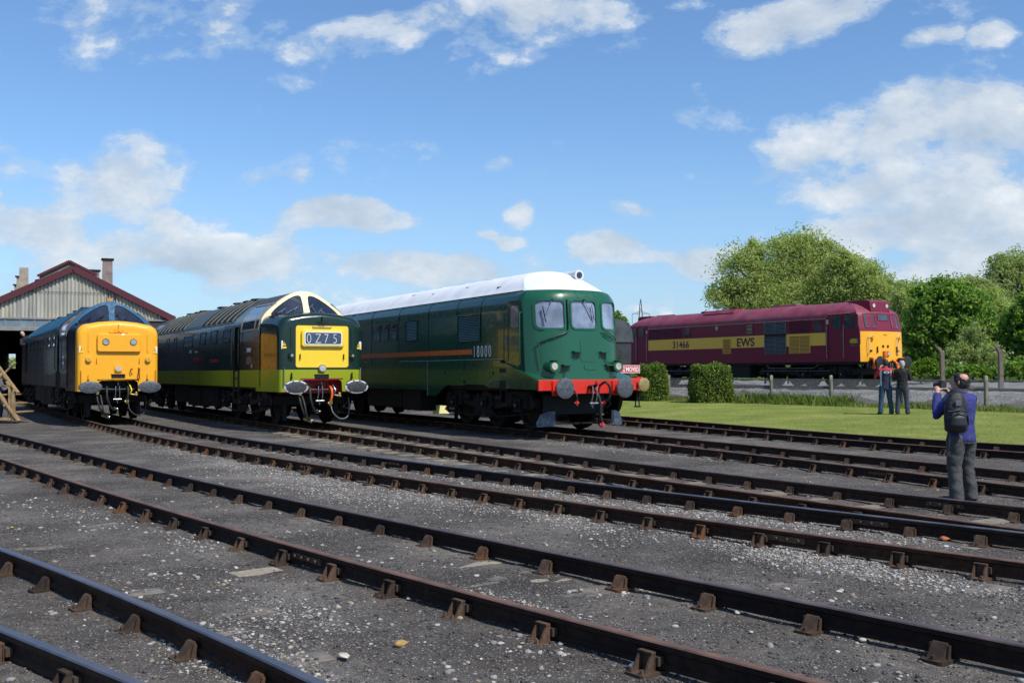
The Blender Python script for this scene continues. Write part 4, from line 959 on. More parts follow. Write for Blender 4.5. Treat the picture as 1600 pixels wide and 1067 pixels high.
# aprons and deck
out = [(.42, 1.02), (.42, 1.27), (1.9, 1.68), (2.16, 1.68), (2.2, 1.76), (6.58, 1.76), (6.58, .78), (6.05, .78), (5.35, 1.09), (4.4, 1.09), (4.1, 1.12), (3.1, 1.12), (2.8, 1.05)]
for e in (0, 1):
    fy = (lambda y: y) if e == 0 else (lambda y: L-y)
    for s in (-1, 1):
        mb = MB(); mb.prism(out, lambda a, b, t: (s*(1.375+t), fy(a), b+(0 if t == 0 or b < 1.25 else -.012)), .075, 0)
        for (a, b, c_, d_) in ((4.15, 4.27, 1.5, 1.68), (4.15, 4.27, 1.14, 1.24), (5.4, 5.46, 1.38, 1.48), (2.52, 2.6, 1.37, 1.47)): mb.box(*sorted((s*1.44, s*1.453)), *sorted((fy(a), fy(b))), c_, d_, 1)
        mb.build('bogie_skirt', [MGRN_SHADE, BLACK], g18); mb = MB(); mb.box(*sorted((s*1.38, s*1.458)), *sorted((fy(6.58), fy(6.62))), .78, 1.75); mb.build('skirt_edge_highlight', SKE, g18)
        st = MB()
        for (z0, z1) in ((1.44, 1.54), (1.02, 1.24)): st.box(*sorted((s*1.44, s*1.455)), *sorted((fy(1.9), fy(2.22))), z0, z1)
        st.box(*sorted((s*1.40, s*1.43)), *sorted((fy(1.88), fy(1.92))), .62, 1.04); st.box(*sorted((s*1.40, s*1.43)), *sorted((fy(2.2), fy(2.24))), .62, 1.04); st.box(*sorted((s*1.30, s*1.43)), *sorted((fy(1.9), fy(2.22))), .62, .65)
        st.build('footstep', [BLACK], g18)
    mb = MB(); mb.add([(-1.375, fy(.42), 1.27), (1.375, fy(.42), 1.27), (1.375, fy(1.9), 1.68), (-1.375, fy(1.9), 1.68), (-1.375, fy(.42), 1.24), (1.375, fy(.42), 1.24), (1.375, fy(1.9), 1.65), (-1.375, fy(1.9), 1.65)], [(0, 1, 2, 3), (4, 7, 6, 5), (0, 4, 5, 1), (1, 5, 6, 2), (2, 6, 7, 3), (3, 7, 4, 0)]); mb.build('front_apron', MGRN, g18)
    mb = MB(); mb.prism([(-1.42, 1.0), (-1.42, 1.262), (1.42, 1.262), (1.42, 1.0), (1.05, 1.0), (1.0, .92), (-1.0, .92), (-1.05, 1.0)], lambda a, b, t: (a, fy(.34+t), b), .08); mb.build('buffer_beam', RED, g18, bevel=.008)
mb = MB()
for s in (-1, 1): mb.box(*sorted((s*1.34, s*1.36)), 6.58, L-6.58, .93, 1.74)
mb.box(-1.3, 1.3, 2.2, L-2.2, 1.0, 1.3, 1); mb.build('lower_body_panel', [MGRN_SHADE, BLACK], g18)
mb = MB()
for s in (-1, 1):
    mb.box(*sorted((s*1.372, s*1.376)), 3.90, 17.0, 1.925, 2.06, 0)
    for a, b in ((2.2, 8.9), (11.6, 13.6)): mb.box(*sorted((s*1.372, s*1.378)), a, b, 1.775, 1.79, 1)
mb.build('orange_stripe', [ORG, simple('pale_lining', (.30, .34, .36), .5)], g18)
text('18000', .43, WHT, g18, MS(-1.376, 3.84, 1.85), 'running_number', .002, .72, -.003, spacing=1.42)
mb = MB()
for y in (3.38, 4.82, 6.7, 8.91, 11.2, 13.2): mb.box(-1.376, -1.36, y-.009, y+.009, 1.78, 3.16)
mb.build('panel_joint', BLACK, g18)
# hooped seam on the cove and the two roof lines
mb = MB()
for y in (3.38, 4.82, 6.7, 8.91, 11.2, 13.2):
    pr = [(w, z) for z, w, yf in LV[5:11]]; mb.tube([(-w-.002, y, z) for w, z in pr], .010, 4)
mb.tube([(-1.172, 1.5, 3.47), (-1.172, L-1.7, 3.47)], .014, 6); mb.tube([(-1.235, 1.7, 3.415), (-1.235, L-1.7, 3.415)], .010, 6)
mb.build('roof_joint', BLACK, g18)
SEAMM = simple('roof_seam_grey', (.35, .36, .37), .6)
for y in (2.6, 4.3, 6.5, 8.9, 11.0, 13.1, 15.2):
    mb = MB(); mb.tube([(-w-.001, y, z+.002) for z, w, yf in LV[11:17]], .007, 4); mb.build('roof_seam', SEAMM, g18)
mb = MB()
for y, x, z in ((5.2, -.75, 3.84), (7.4, -.8, 3.80), (9.1, -.7, 3.88), (3.0, -.95, 3.68)): mb.bar((x, y, z), (x-.05, y+.16, z-.01), .03, .03, 1); 
for y in (4.9, 6.6, 8.2, 9.9): mb.bar((0.0, y, 4.05), (0.0, y+.5, 4.05), .35, .06)
mb.build('roof_fitting', [WHITEP, BLACK], g18)
for (a, b, z0, z1) in ((3.42, 4.76, 2.26, 2.97), (7.5, 8.35, 2.40, 3.0)): louvre(g18, a, b, z0, z1, 1.372, MGRN_SHADE, BLACK, splits=1, pitch=.045)
for k in range(3): side_window(g18, 9.05+k*.70, 9.69+k*.70, 2.44, 2.98, 1.371, .04, MGRN_SHADE, GLD, name='body_window')
side_window(g18, 13.9, 14.6, 2.44, 2.98, 1.371, .04, MGRN_SHADE, GLD, name='body_window')
# crest
mb = MB(); n = 18; mb.prism([(12.2+.20*math.cos(2*math.pi*k/n), 2.62+.27*math.sin(2*math.pi*k/n)) for k in range(n)], lambda a, b, t: (-1.372-t, a, b), .004); mb.prism([(12.05, 2.25), (12.35, 2.25), (12.35, 2.33), (12.05, 2.33)], lambda a, b, t: (-1.372-t, a, b), .004)
mb.build('crest', simple('crest_muted', (.085, .075, .07), .5), g18)
# cab door
mb = MB(); plate(mb, rrect(1.27, 1.92, 1.62, 3.22, .06), [rrect(1.38, 1.78, 2.55, 3.10, .06)], lambda a, b, t: (-(1.368+t), a, b), .012)
cd = mb.build('cab_door', MGRN_SHADE, g18, smooth=40); mb = MB(); plate(mb, rrect(1.38, 1.78, 2.55, 3.10, .06), [], lambda a, b, t: (-(1.369+t), a, b), .004); mb.build('glazing', GLB, cd)
mb = MB(); plate(mb, rrect(1.27, 1.92, 1.62, 3.22, .06), [], lambda a, b, t: (1.368+t, a, b), .012); mb.build('cab_door', MGRN_SHADE, g18)
DG = simple('dark_green_rail_and_step_shadow', (.01, .05, .03), .4)
handrail(g18, [(-1.40, 1.22, 1.70), (-1.45, 1.20, 1.75), (-1.45, 1.20, 2.88), (-1.38, 1.22, 2.92)], MGRN, .018); handrail(g18, [(-1.40, 1.98, 1.70), (-1.44, 2.0, 1.75), (-1.44, 2.0, 2.88), (-1.38, 1.98, 2.92)], DG)
# front fittings
S18 = lambda x, z, o=0: fsurf(LV, C18, P18, x, z, o)
for s in (-1, 1):
    x = s*.93; y = S18(x, 1.58).y
    mb = MB(); mb.cyl((x, y+.15, 1.58), (x, .46, 1.58), .135, .135, 24); mb.cyl((x, .46, 1.58), (x, .40, 1.58), .15, .135, 24); mb.cyl((x, .402, 1.58), (x, .385, 1.58), .092, .08, 20, 1); mb.bar((x, .5, 1.71), (x, .36, 1.735), .2, .012)
    mb.build('headlamp', [MGRN, LENS], g18, smooth=40)
for (x0, x1, z) in ((-.38, -.14, 1.93), (.42, .66, 1.92), (-.68, -.44, 1.60), (.58, .82, 1.60)):
    mb = MB(); y = S18((x0+x1)/2, z).y; mb.box(x0, x1, y-.13, y+.05, z, z+.03); mb.box(x0+.03, x1-.03, y-.012, y+.02, z-.30, z, 1); mb.build('front_step_and_shadow', [MGRN, DG], g18)  # dark plate below each step paints the step's cast shadow
mb = MB(); plate(mb, rrect(-.13, .32, 1.70, 2.22, .02), [], lambda a, b, t: tuple(S18(a, b, .001+t)), .010); mb.build('front_panel', MGRN, g18)
mb = MB(); plate(mb, rrect(-.05, .32, 1.50, 1.66, .075, 6), [], lambda a, b, t: tuple(S18(a, b, .001+t)), .012); mb.build('access_cover', MGRN, g18, smooth=40)
def ft(pts, r, mat, name='conduit'):
    hose(g18, [tuple(S18(x, z, o)) for x, z, o in pts], r, mat, None, name)
ft([(-.445, 3.22, .03), (-.45, 2.9, .04), (-.45, 2.6, .04), (-.50, 2.43, .04), (-.8, 2.30, .04), (-1.15, 2.15, .05)], .022, DG)
ft([(-1.12, 2.2, .06), (-1.10, 1.95, .07), (-1.08, 1.62, .06)], .014, MGRN, 'handrail')
ft([(.50, 2.42, .03), (.7, 2.42, .05), (1.05, 2.26, .05), (.8, 2.28, .05), (.55, 2.36, .04)], .013, DG)
for (xa, za, xb, zb) in ((-.82, 3.20, -1.0, 2.72), (.02, 3.21, .26, 2.78)):
    mb = MB(); mb.bar(S18(xa, za, .03), S18(xb, zb, .04), .02, .015, 1); mb.bar(S18(xb-.02, zb+.32, .035), S18(xb+.03, zb-.06, .035), .03, .015); mb.cyl(S18(xa, za, -.01), S18(xa, za, .05), .025, n=8); mb.build('windscreen_wiper', [BLACK, STEEL], g18)
mb = MB(); mb.cyl((.24, 1.85, 3.92), (.24, 1.20, 3.89), .09, .115, 24); mb.cyl((.24, 1.20, 3.89), (.24, 1.10, 3.885), .132, .132, 24); mb.cyl((.24, 1.11, 3.885), (.24, 1.09, 3.885), .085, .08, 20, 1); mb.build('roof_headlamp', [WHITEP, GLD], g18, smooth=40)
mb = MB()
for z in (3.72, 3.80, 3.87): mb.cyl((-.42, 1.62+(z-3.7)*1.4, z-.02), (-.42, 1.56+(z-3.7)*1.4, z+.02), .05, n=10)
mb.bar((-.42, 1.5, 3.66), (-.52, 1.5, 3.67), .05, .05); mb.build('roof_whistle', simple('grey_casting', (.30, .32, .34), .5), g18)
hose(g18, [(-.6, 2.3, 3.86), (-.3, 1.9, 3.90), (-.1, 1.7, 3.93), (.2, 1.6, 3.97)], .012, BLACK, None, 'conduit')
for s in (-1, 1):
    buffer(g18, s*.865, 1.06, None, [BUFF, BUFF], .25, y0=.34, shank=RED)
    mb = MB(); mb.box(s*.865-.19, s*.865+.19, .30, .335, .88, 1.24); mb.build('buffer_pad', RED, g18, bevel=.01)
coupling(g18, 1.08, .32)
hose(g18, [(.33, .34, 1.12), (.35, .12, 1.20), (.45, .08, 1.05), (.47, .15, .82), (.42, .25, .72)], .032, RUB, simple('hose_tip_red', (.55, .03, .03), .5))
hose(g18, [(.05, .5, 1.0), (.10, .2, 1.0), (.18, .10, .7), (.20, .12, .38), (.24, .14, .22)], .035, RUB, simple('hose_cap_pink', (.70, .06, .08), .5))
hose(g18, [(-.42, .34, 1.0), (-.44, .2, .9), (-.42, .22, .76)], .02, RUB, simple('tap_red', (.6, .05, .03), .5))
# snow plough plates
PLG = simple('plough_grey', (.04, .055, .085), .5, .1, .4, 6, dirt=(.22, .25, .28), ds=7, dirtamt=.6)
for s in (-1, 1):
    mb = MB(); mb.prism([(.82, .14), (1.24, .12), (1.26, .22), (1.16, .42), (1.0, .49), (.82, .50)], lambda a, b, t: (s*a, .72+(1.26-a)*-.35+t, b), .02); mb.build('snow_plough', PLG, g18)
mb = MB(); mb.box(-1.0, 1.0, .9, .95, .16, .20); mb.box(-.9, .9, 1.0, 1.05, .4, .9); mb.build('front_stretcher', BLACK, g18)
for s in (-1, 1):
    for q in ((.7, 1.25, 7.6, 8.9, .3, .95), (.7, 1.2, 9.1, 12.0, .35, .95)): mb = MB(); mb.box(*sorted((s*q[0], s*q[1])), *q[2:]); mb.build('equipment_box', BLACK, g18, bevel=.02)
for yc in (3.55, L-3.55): bogie(g18, yc, 3.6, .62, 'b')

# ---- the maroon and gold locomotive
X, Y, th, dz = LOCO['31']; L = 17.3
m31 = empty('diesel_locomotive', 'maroon locomotive with gold band lettered EWS and 31466 and a yellow front, beyond the fence', 'locomotive', (X, Y, dz), th)
LV3 = [(1.08, 1.325, .45), (1.81, 1.33, .46), (2.36, 1.33, .475), (2.365, 1.33, .475), (2.50, 1.33, .50), (2.95, 1.325, .60), (3.12, 1.31, .64), (3.17, 1.285, .67), (3.28, 1.20, .80), (3.42, 1.04, 1.02), (3.54, .84, 1.30), (3.63, .62, 1.6), (3.69, .36, 1.95), (3.71, .04, 2.3)]
C31, P31 = .22, 2.6
w31 = [(-1.06, -.47, 2.50, 3.12), (-.33, .35, 2.82, 3.13), (.47, 1.06, 2.50, 3.12)]
us = sorted(set([-1, -.98, -.94, -.88, -.6, -.45, 0, .45, .6, .88, .94, .98, 1]+[round(v/1.33, 4) for a, b, c_, d_ in w31 for v in (a, b)]))
ys31 = [.9, 2.53, 5, 8, 11, L-2.53, L-.9]
def mf31(c):
    fr = c[1] < .67 or c[1] > L-.67
    if c[2] > 3.15 or (c[2] > 2.95 and 2.53 < c[1] < L-2.53): return 1
    if fr and c[2] < 2.362: return 2
    if not fr and 1.81 < c[2] < 2.362 and 2.53 < c[1] < L-2.53: return 3
    return 0
contour_body(LV3, C31, P31, L, ys31, us, None, mf31, None).build('body', [MAR, MARR, YEL, GOLD], m31, smooth=34)
for mir in (False, True):
    for a, b, z0, z1 in w31:
        f_ = lambda x, z, o: (lambda v: (v.x, (L-v.y) if mir else v.y, v.z))(fsurf(LV3, C31, P31, x, z, o))
        O = rrect(a, b, z0, z1, .04, 3); I = rrect(a+.03, b-.03, z0+.03, z1-.03, .03, 3)
        mb = MB(); plate(mb, O, [I], lambda p, q, t: f_(p, q, .001+t), .02); fr = mb.build('window_frame', MAR, m31, smooth=30)
        mb = MB(); plate(mb, I, [], lambda p, q, t: f_(p, q, .001+t), .006); mb.build('windscreen_pane', GLG, fr)
    fy = (lambda y: L-y) if mir else (lambda y: y)
    mb = MB(); o = [(.70, 3.20), (.74, 3.66), (.95, 3.72), (1.9, 3.72), (1.9, 3.3)]
    vs = [(-.62, fy(a), b) for a, b in o]+[(.62, fy(a), b) for a, b in o]; n = len(o); mb.add(vs, [tuple(range(n)), tuple(range(n, 2*n))[::-1]]+[(k, (k+1) % n, n+(k+1) % n, n+k) for k in range(n)])
    hb = mb.build('headcode_box', MAR, m31, bevel=.03, smooth=40)
    for x in (-.40, .42):
        mb = MB(); mb.cyl((x, fy(.73), 3.47), (x, fy(.705), 3.47), .10, n=22, m=1); mb.cyl((x, fy(.712), 3.47), (x, fy(.70), 3.47), .082, n=22, m=0); mb.build('marker_light', [LENS, BUFF], hb, smooth=40)
XS = 1.328
for (a, b, z0, z1) in ((1.66, 2.16, 2.46, 3.10), (1.03, 1.52, 2.48, 3.10), (.76, 1.0, 2.48, 3.08)):
    side_window(m31, a, b, z0, z1, XS, .04, MAR, GLG); side_window(m31, L-b, L-a, z0, z1, XS, .04, MAR, GLG)
side_window(m31, 2.68, 3.22, 2.40, 2.93, XS, .03, MAR, GLG, name='body_window', bars=2); side_window(m31, 6.92, 7.43, 2.41, 2.94, XS, .03, MAR, GLG, name='body_window', bars=2); side_window(m31, 11.35, 11.85, 2.40, 2.93, XS, .03, MAR, GLG, name='body_window', bars=2)
LVG = simple('louvre_grey', (.13, .135, .145), .6, .1, .3); GOLDL = paint('gold_louvre', (.62, .37, .05), .5, .3, coat=0)
louvre(m31, 4.85, 6.16, 2.42, 2.93, XS+.002, LVG, BLACK, splits=2, pitch=.06); louvre(m31, 4.85, 6.16, 1.50, 2.26, XS+.002, LVG, BLACK, splits=2, pitch=.06)
mb = MB(); mb.box(-XS-.006, -XS, 4.83, 6.18, 2.26, 2.42); mb.build('louvre_gap', BLACK, m31)
louvre(m31, 3.42, 4.62, 2.40, 2.93, XS+.002, MAR, BLACK, splits=2, pitch=.06); louvre(m31, 3.42, 4.62, 1.50, 2.24, XS+.002, GOLDL, MAR, splits=2, pitch=.06)
louvre(m31, 13.42, 14.68, 2.42, 2.88, XS+.002, MAR, BLACK, splits=2, pitch=.06); louvre(m31, 12.1, 13.3, 2.42, 2.88, XS+.002, MAR, BLACK, splits=2, pitch=.06); louvre(m31, 8.45, 8.95, 1.56, 2.24, XS+.002, GOLDL, MAR, splits=1, pitch=.07)
LET = simple('lettering_maroon', (.12, .012, .03), .5)
text('31466', .50, LET, m31, MS(-XS-.006, 12.78, 1.89), 'running_number', .002, 1.06, .009); text('EWS', .54, LET, m31, MS(-XS-.006, 8.04, 1.885), 'company_lettering', .002, 1.12, .014)
GY = simple('emblem_yellow', (.45, .40, .02), .5)
mb = MB(); mb.prism([(1.22, 1.90), (1.20, 2.0), (1.12, 2.05), (1.0, 2.06), (.86, 2.05), (.78, 2.0), (.90, 1.97), (.80, 1.93), (.78, 1.88), (.95, 1.87), (1.15, 1.86)], lambda a, b, t: (-XS-.002-t, a, b), .004); mb.box(-XS-.006, -XS-.001, .78, 1.24, 1.755, 1.77, 1); mb.box(-XS-.006, -XS-.001, .82, 1.2, 1.79, 1.81, 1)
mb.build('company_emblem', [GY, simple('emblem_line', (.16, .12, .08), .5)], m31)
mb = MB(); mb.box(-XS-.006, -XS, 9.35, 9.5, 2.72, 2.9); mb.box(-XS-.006, -XS, 2.36, 2.5, 2.72, 2.92); mb.box(-XS-.006, -XS, 14.85, 14.95, 2.72, 2.88); mb.build('data_panel', simple('pale_yellow_label', (.5, .45, .25), .5), m31)
mb = MB()
for y in (2.36, 1.58): mb.box(-XS-.004, -XS+.001, y-.008, y+.008, 1.12, 3.12); mb.box(-XS-.004, -XS+.001, L-y-.008, L-y+.008, 1.12, 3.12)
mb.tube([(-XS-.004, 2.53, 2.96), (-XS-.004, L-2.53, 2.96)], .014, 5, 1); mb.tube([(-XS-.002, 2.53, 2.96), (-XS+.006, 2.42, 3.14), (-XS+.02, 1.2, 3.155)], .013, 5, 1); mb.build('gutter', [BLACK, simple('gutter_tan', (.40, .20, .10), .5)], m31)
for y in (1.52, 2.44, L-1.52, L-2.44): handrail(m31, [(-XS-.01, y, 1.22), (-XS-.05, y, 1.27), (-XS-.05, y, 2.62), (-XS-.01, y, 2.66)], simple('rail_grey', (.30, .28, .31), .4, .5), .016)
S31 = lambda x, z, o=0: fsurf(LV3, C31, P31, x, z, o)
text('31466', .11, LET, m31, MF(.62, S31(.8, 1.4).y-.012, 1.34), 'running_number', .002, .9)
text('31466', .09, LET, m31, MF(-.11, S31(0, 2.2).y-.012, 2.19), 'running_number', .001, .9)
for s in (-1, 1):
    x = s*.86; hose(m31, [tuple(S31(x-.12, 1.42, .02)), tuple(S31(x-.12, 1.44, .08)), tuple(S31(x-.12, 2.12, .08)), tuple(S31(x+.10, 2.17, .08)), tuple(S31(x+.10, 2.13, .02))], .016, simple('rail_cream', (.6, .5, .3), .4), None, 'handrail')
    mb = MB(); mb.cyl(S31(x+.10, 2.08, 0), S31(x+.10, 2.08, .10), .07, .06, 14); mb.build('tail_lamp', YEL, m31, smooth=40)
    mb = MB(); mb.bar(S31(s*.62+.1, 1.45, .04), S31(s*.62+.1, 1.72, .04), .04, .03); mb.build('lamp_iron', BLACK, m31)
    mb = MB(); mb.box(x+.02-.05, x+.02+.05, S31(x, 1.55).y-.03, S31(x, 1.55).y+.02, 1.50, 1.58); mb.build('jumper_socket', BLACK, m31)
    buffer(m31, s*.865, 1.06, None, [OILY, OILY], .255, y0=.46)
    hose(m31, [(s*1.02, .44, 1.22), (s*1.05, .22, 1.18), (s*1.10, .16, 1.02), (s*1.05, .2, .9)], .05, ORCAB, ORCAB, 'control_cable')
for x in (-.16, .14):
    mb = MB(); mb.box(x-.05, x+.05, S31(x, 1.7).y-.02, S31(x, 1.7).y+.02, 1.68, 1.78); mb.build('jumper_socket', BLACK, m31)
mb = MB(); mb.cyl((.12, .5, 1.42), (.12, .38, 1.42), .10, n=20, m=0); mb.cyl((.12, .385, 1.42), (.12, .372, 1.42), .08, n=20, m=1); mb.box(-.18, .01, .36, .46, 1.29, 1.53, 2); mb.build('headlamp', [BUFF, LENS, ORCAB], m31, bevel=.008)
coupling(m31, 1.02, .42)
hose(m31, [(.3, .44, 1.1), (.32, .2, 1.05), (.36, .15, .8), (.5, .2, .95), (.55, .44, 1.1)], .04, ORCAB, None, 'control_cable'); hose(m31, [(-.35, .44, 1.05), (-.38, .2, .95), (-.36, .25, .6)], .04, RUB, BRASS)
mb = MB(); mb.box(-1.28, 1.28, .46, L-.46, .98, 1.078); mb.box(-1.25, 1.25, .40, .46, .80, 1.08)
for s in (-1, 1): mb.box(*sorted((s*.7, s*1.2)), 7.3, 8.5, .38, .98); mb.box(*sorted((s*.7, s*1.2)), 8.7, 10.1, .42, .98)
mb.build('underframe', BLACK, m31, bevel=.01)
pp = MB(); pp.tube([(-1.24, 3.0, .98), (-1.26, 3.3, .82), (-1.26, 5.9, .82), (-1.24, 6.2, .98)], .022); pp.tube([(-1.26, 2.4, .70), (-1.26, 6.4, .70)], .016); pp.tube([(-1.26, 11.2, .72), (-1.26, 15, .72)], .016); pp.build('sanding_pipe', simple('pipe_grey', (.16, .16, .16), .4, .6), m31)
for yc in (3.9, L-3.9): bogie(m31, yc, 4.27, .545, 'a')
mb = MB(); mb.prism([(-.30, 0), (-.24, .10), (.24, .10), (.30, 0)], lambda a, b, t: (a, 5.2+t, 3.69+b), 1.5); mb.build('roof_hatch', MARR, m31, bevel=.02)
mb = MB(); mb.prism([(-.9, -.14), (-.70, .05), (.70, .05), (.9, -.14)], lambda a, b, t: (a, 8.7+t, 3.69+b), 2.2); mb.prism([(-.5, -.02), (-.45, .07), (.45, .07), (.5, -.02)], lambda a, b, t: (a, 11.2+t, 3.69+b), .3, 1); mb.cyl((-.2, 13.9, 3.7), (-.2, 15.4, 3.7), .05, n=8); mb.build('roof_panel', [MARR, BLACK], m31)

# ---- dark sheeted tender with the red beam and its sign
X, Y, th, dz = LOCO['t6']
td = empty('tender', 'black sheeted tender with red buffer beam and greasy brass buffer behind the 18000 locomotive', 'tender', (X, Y, dz), th)
TBK = simple('tender_black', (.022, .023, .026), .45, .1, .5, 2, dirt=(.07, .07, .075), ds=2)
mb = MB(); mb.box(-1.20, 1.20, .52, .62, .86, 1.30); mb.build('buffer_beam', RED, td, bevel=.01)
mb = MB()
prof = [(1.14, 1.35), (1.2, 1.4), (1.22, 2.3), (1.20, 2.85), (1.08, 3.10), (.7, 3.22), (0, 3.26)]
full = [(-x, z) for x, z in prof]+[(x, z) for x, z in prof[::-1][1:]]
rg = []
for y, k, dzz in ((1.2, .97, -.02), (1.22, 1, 0), (2.4, 1.0, .03), (3.4, 1.02, -.04), (4.6, 1.0, .03), (6.2, 1.0, -.02), (7.4, .98, 0)):
    rg.append([(x*k+.02*math.sin(y*7+z*3), y, z+(dzz if z > 2.8 else 0)) for x, z in full])
mb.loft(rg, caps=True); mb.build('tank', TBK, td, smooth=35)
SHEET = simple('tarpaulin', (.055, .06, .07), .6, 0, .5, 2.5, bmp=.5, bs=4)
mb = MB(); rg = []
for i in range(12):
    y = 1.16+i*.5; rg.append([((x*1.03+.03*math.sin(y*5+z*4)), y, (z+.02 if z > 2.6 else 2.55+.08*math.sin(y*4.3))) for x, z in full if z > 2.2])
mb.loft(rg, caps=False); o = [(p[0], p[2]) for p in rg[0]]; mb.prism(o, lambda a, b, t: (a, 1.16-t, b), .01); mb.build('tarpaulin', SHEET, td, smooth=45)
mb = MB(); mb.box(-1.18, 1.18, .62, 7.6, 1.20, 1.32); mb.box(-1.12, -1.06, .7, 7.5, .5, 1.2); mb.box(1.06, 1.12, .7, 7.5, .5, 1.2)
for s in (-1, 1):
    mb.box(*sorted((s*1.08, s*1.2)), .66, .9, .30, .34); mb.bar((s*1.14, .68, .34), (s*1.14, .68, 1.2), .03, .03); mb.bar((s*1.14, .88, .34), (s*1.14, .88, 1.2), .03, .03)
mb.cyl((0, 1.6, 3.18), (0, 1.6, 3.30), .09, n=12); mb.build('frame', BLACK, td)
for y in (1.75, 4.0, 6.2):
    for s in (-1, 1): o = bpy.data.objects.new('wheel', WHEEL[.62]); link(o, td); o.location = (s*.755, y, .62); o.scale = (s, 1, 1)
for s in (-1, 1): buffer(td, s*.865, 1.06, None, [BRASS, BRASS], .22, y0=.52, shank=RED)
# sign
mb = MB(); mb.box(-.18, .98, .395, .405, 1.43, 1.70); mb.box(.38, .42, .405, .54, 1.30, 1.62, 1)
sg = mb.build('warning_sign', [simple('sign_red', (.50, .03, .035), .5, 0, .1), BLACK]); sg.location = (X, Y, dz); sg.rotation_euler = (0, 0, th); tag(sg, 'red board lettered NOT TO BE MOVED in white, clipped above the red beam', 'sign')
mb = MB(); mb.prism(rrect(-.165, .965, 1.442, 1.688, .005, 1), lambda a, b, t: (a, .393, b), .001)
m2 = MB(); plate(m2, [(-.165, 1.442), (.965, 1.442), (.965, 1.688), (-.165, 1.688)], [[(-.15, 1.457), (.95, 1.457), (.95, 1.673), (-.15, 1.673)]], lambda a, b, t: (a, .395-t, b), .002); m2.build('sign_border', WHT, sg)
text('NOT', .19, WHT, sg, MF(-.13, .392, 1.495), 'lettering', .002, .85, .005); text('TO\nBE', .09, WHT, sg, MF(.285, .392, 1.572), 'lettering', .002, .9, .002); text('MOVED', .19, WHT, sg, MF(.41, .392, 1.495), 'lettering', .002, .80, .005)

# pale yellow board standing beyond the locomotive, seen under it
mb = MB(); mb.prism([(-.28, 0), (.30, .0), (.13, .17), (.20, .27), (.13, .36), (-.28, .38)], lambda a, b, t: (a, t, b), .03)
o = mb.build('yellow_board', simple('pale_yellow_paint', (.72, .70, .28), .5, 0, .15), bevel=.004); o.location = (-2.44, 35.2, .13-.165+.10); o.rotation_euler = (R(-14), 0, R(12)); tag(o, 'pale yellow board leaning on the ground under the green and white locomotive', 'board')

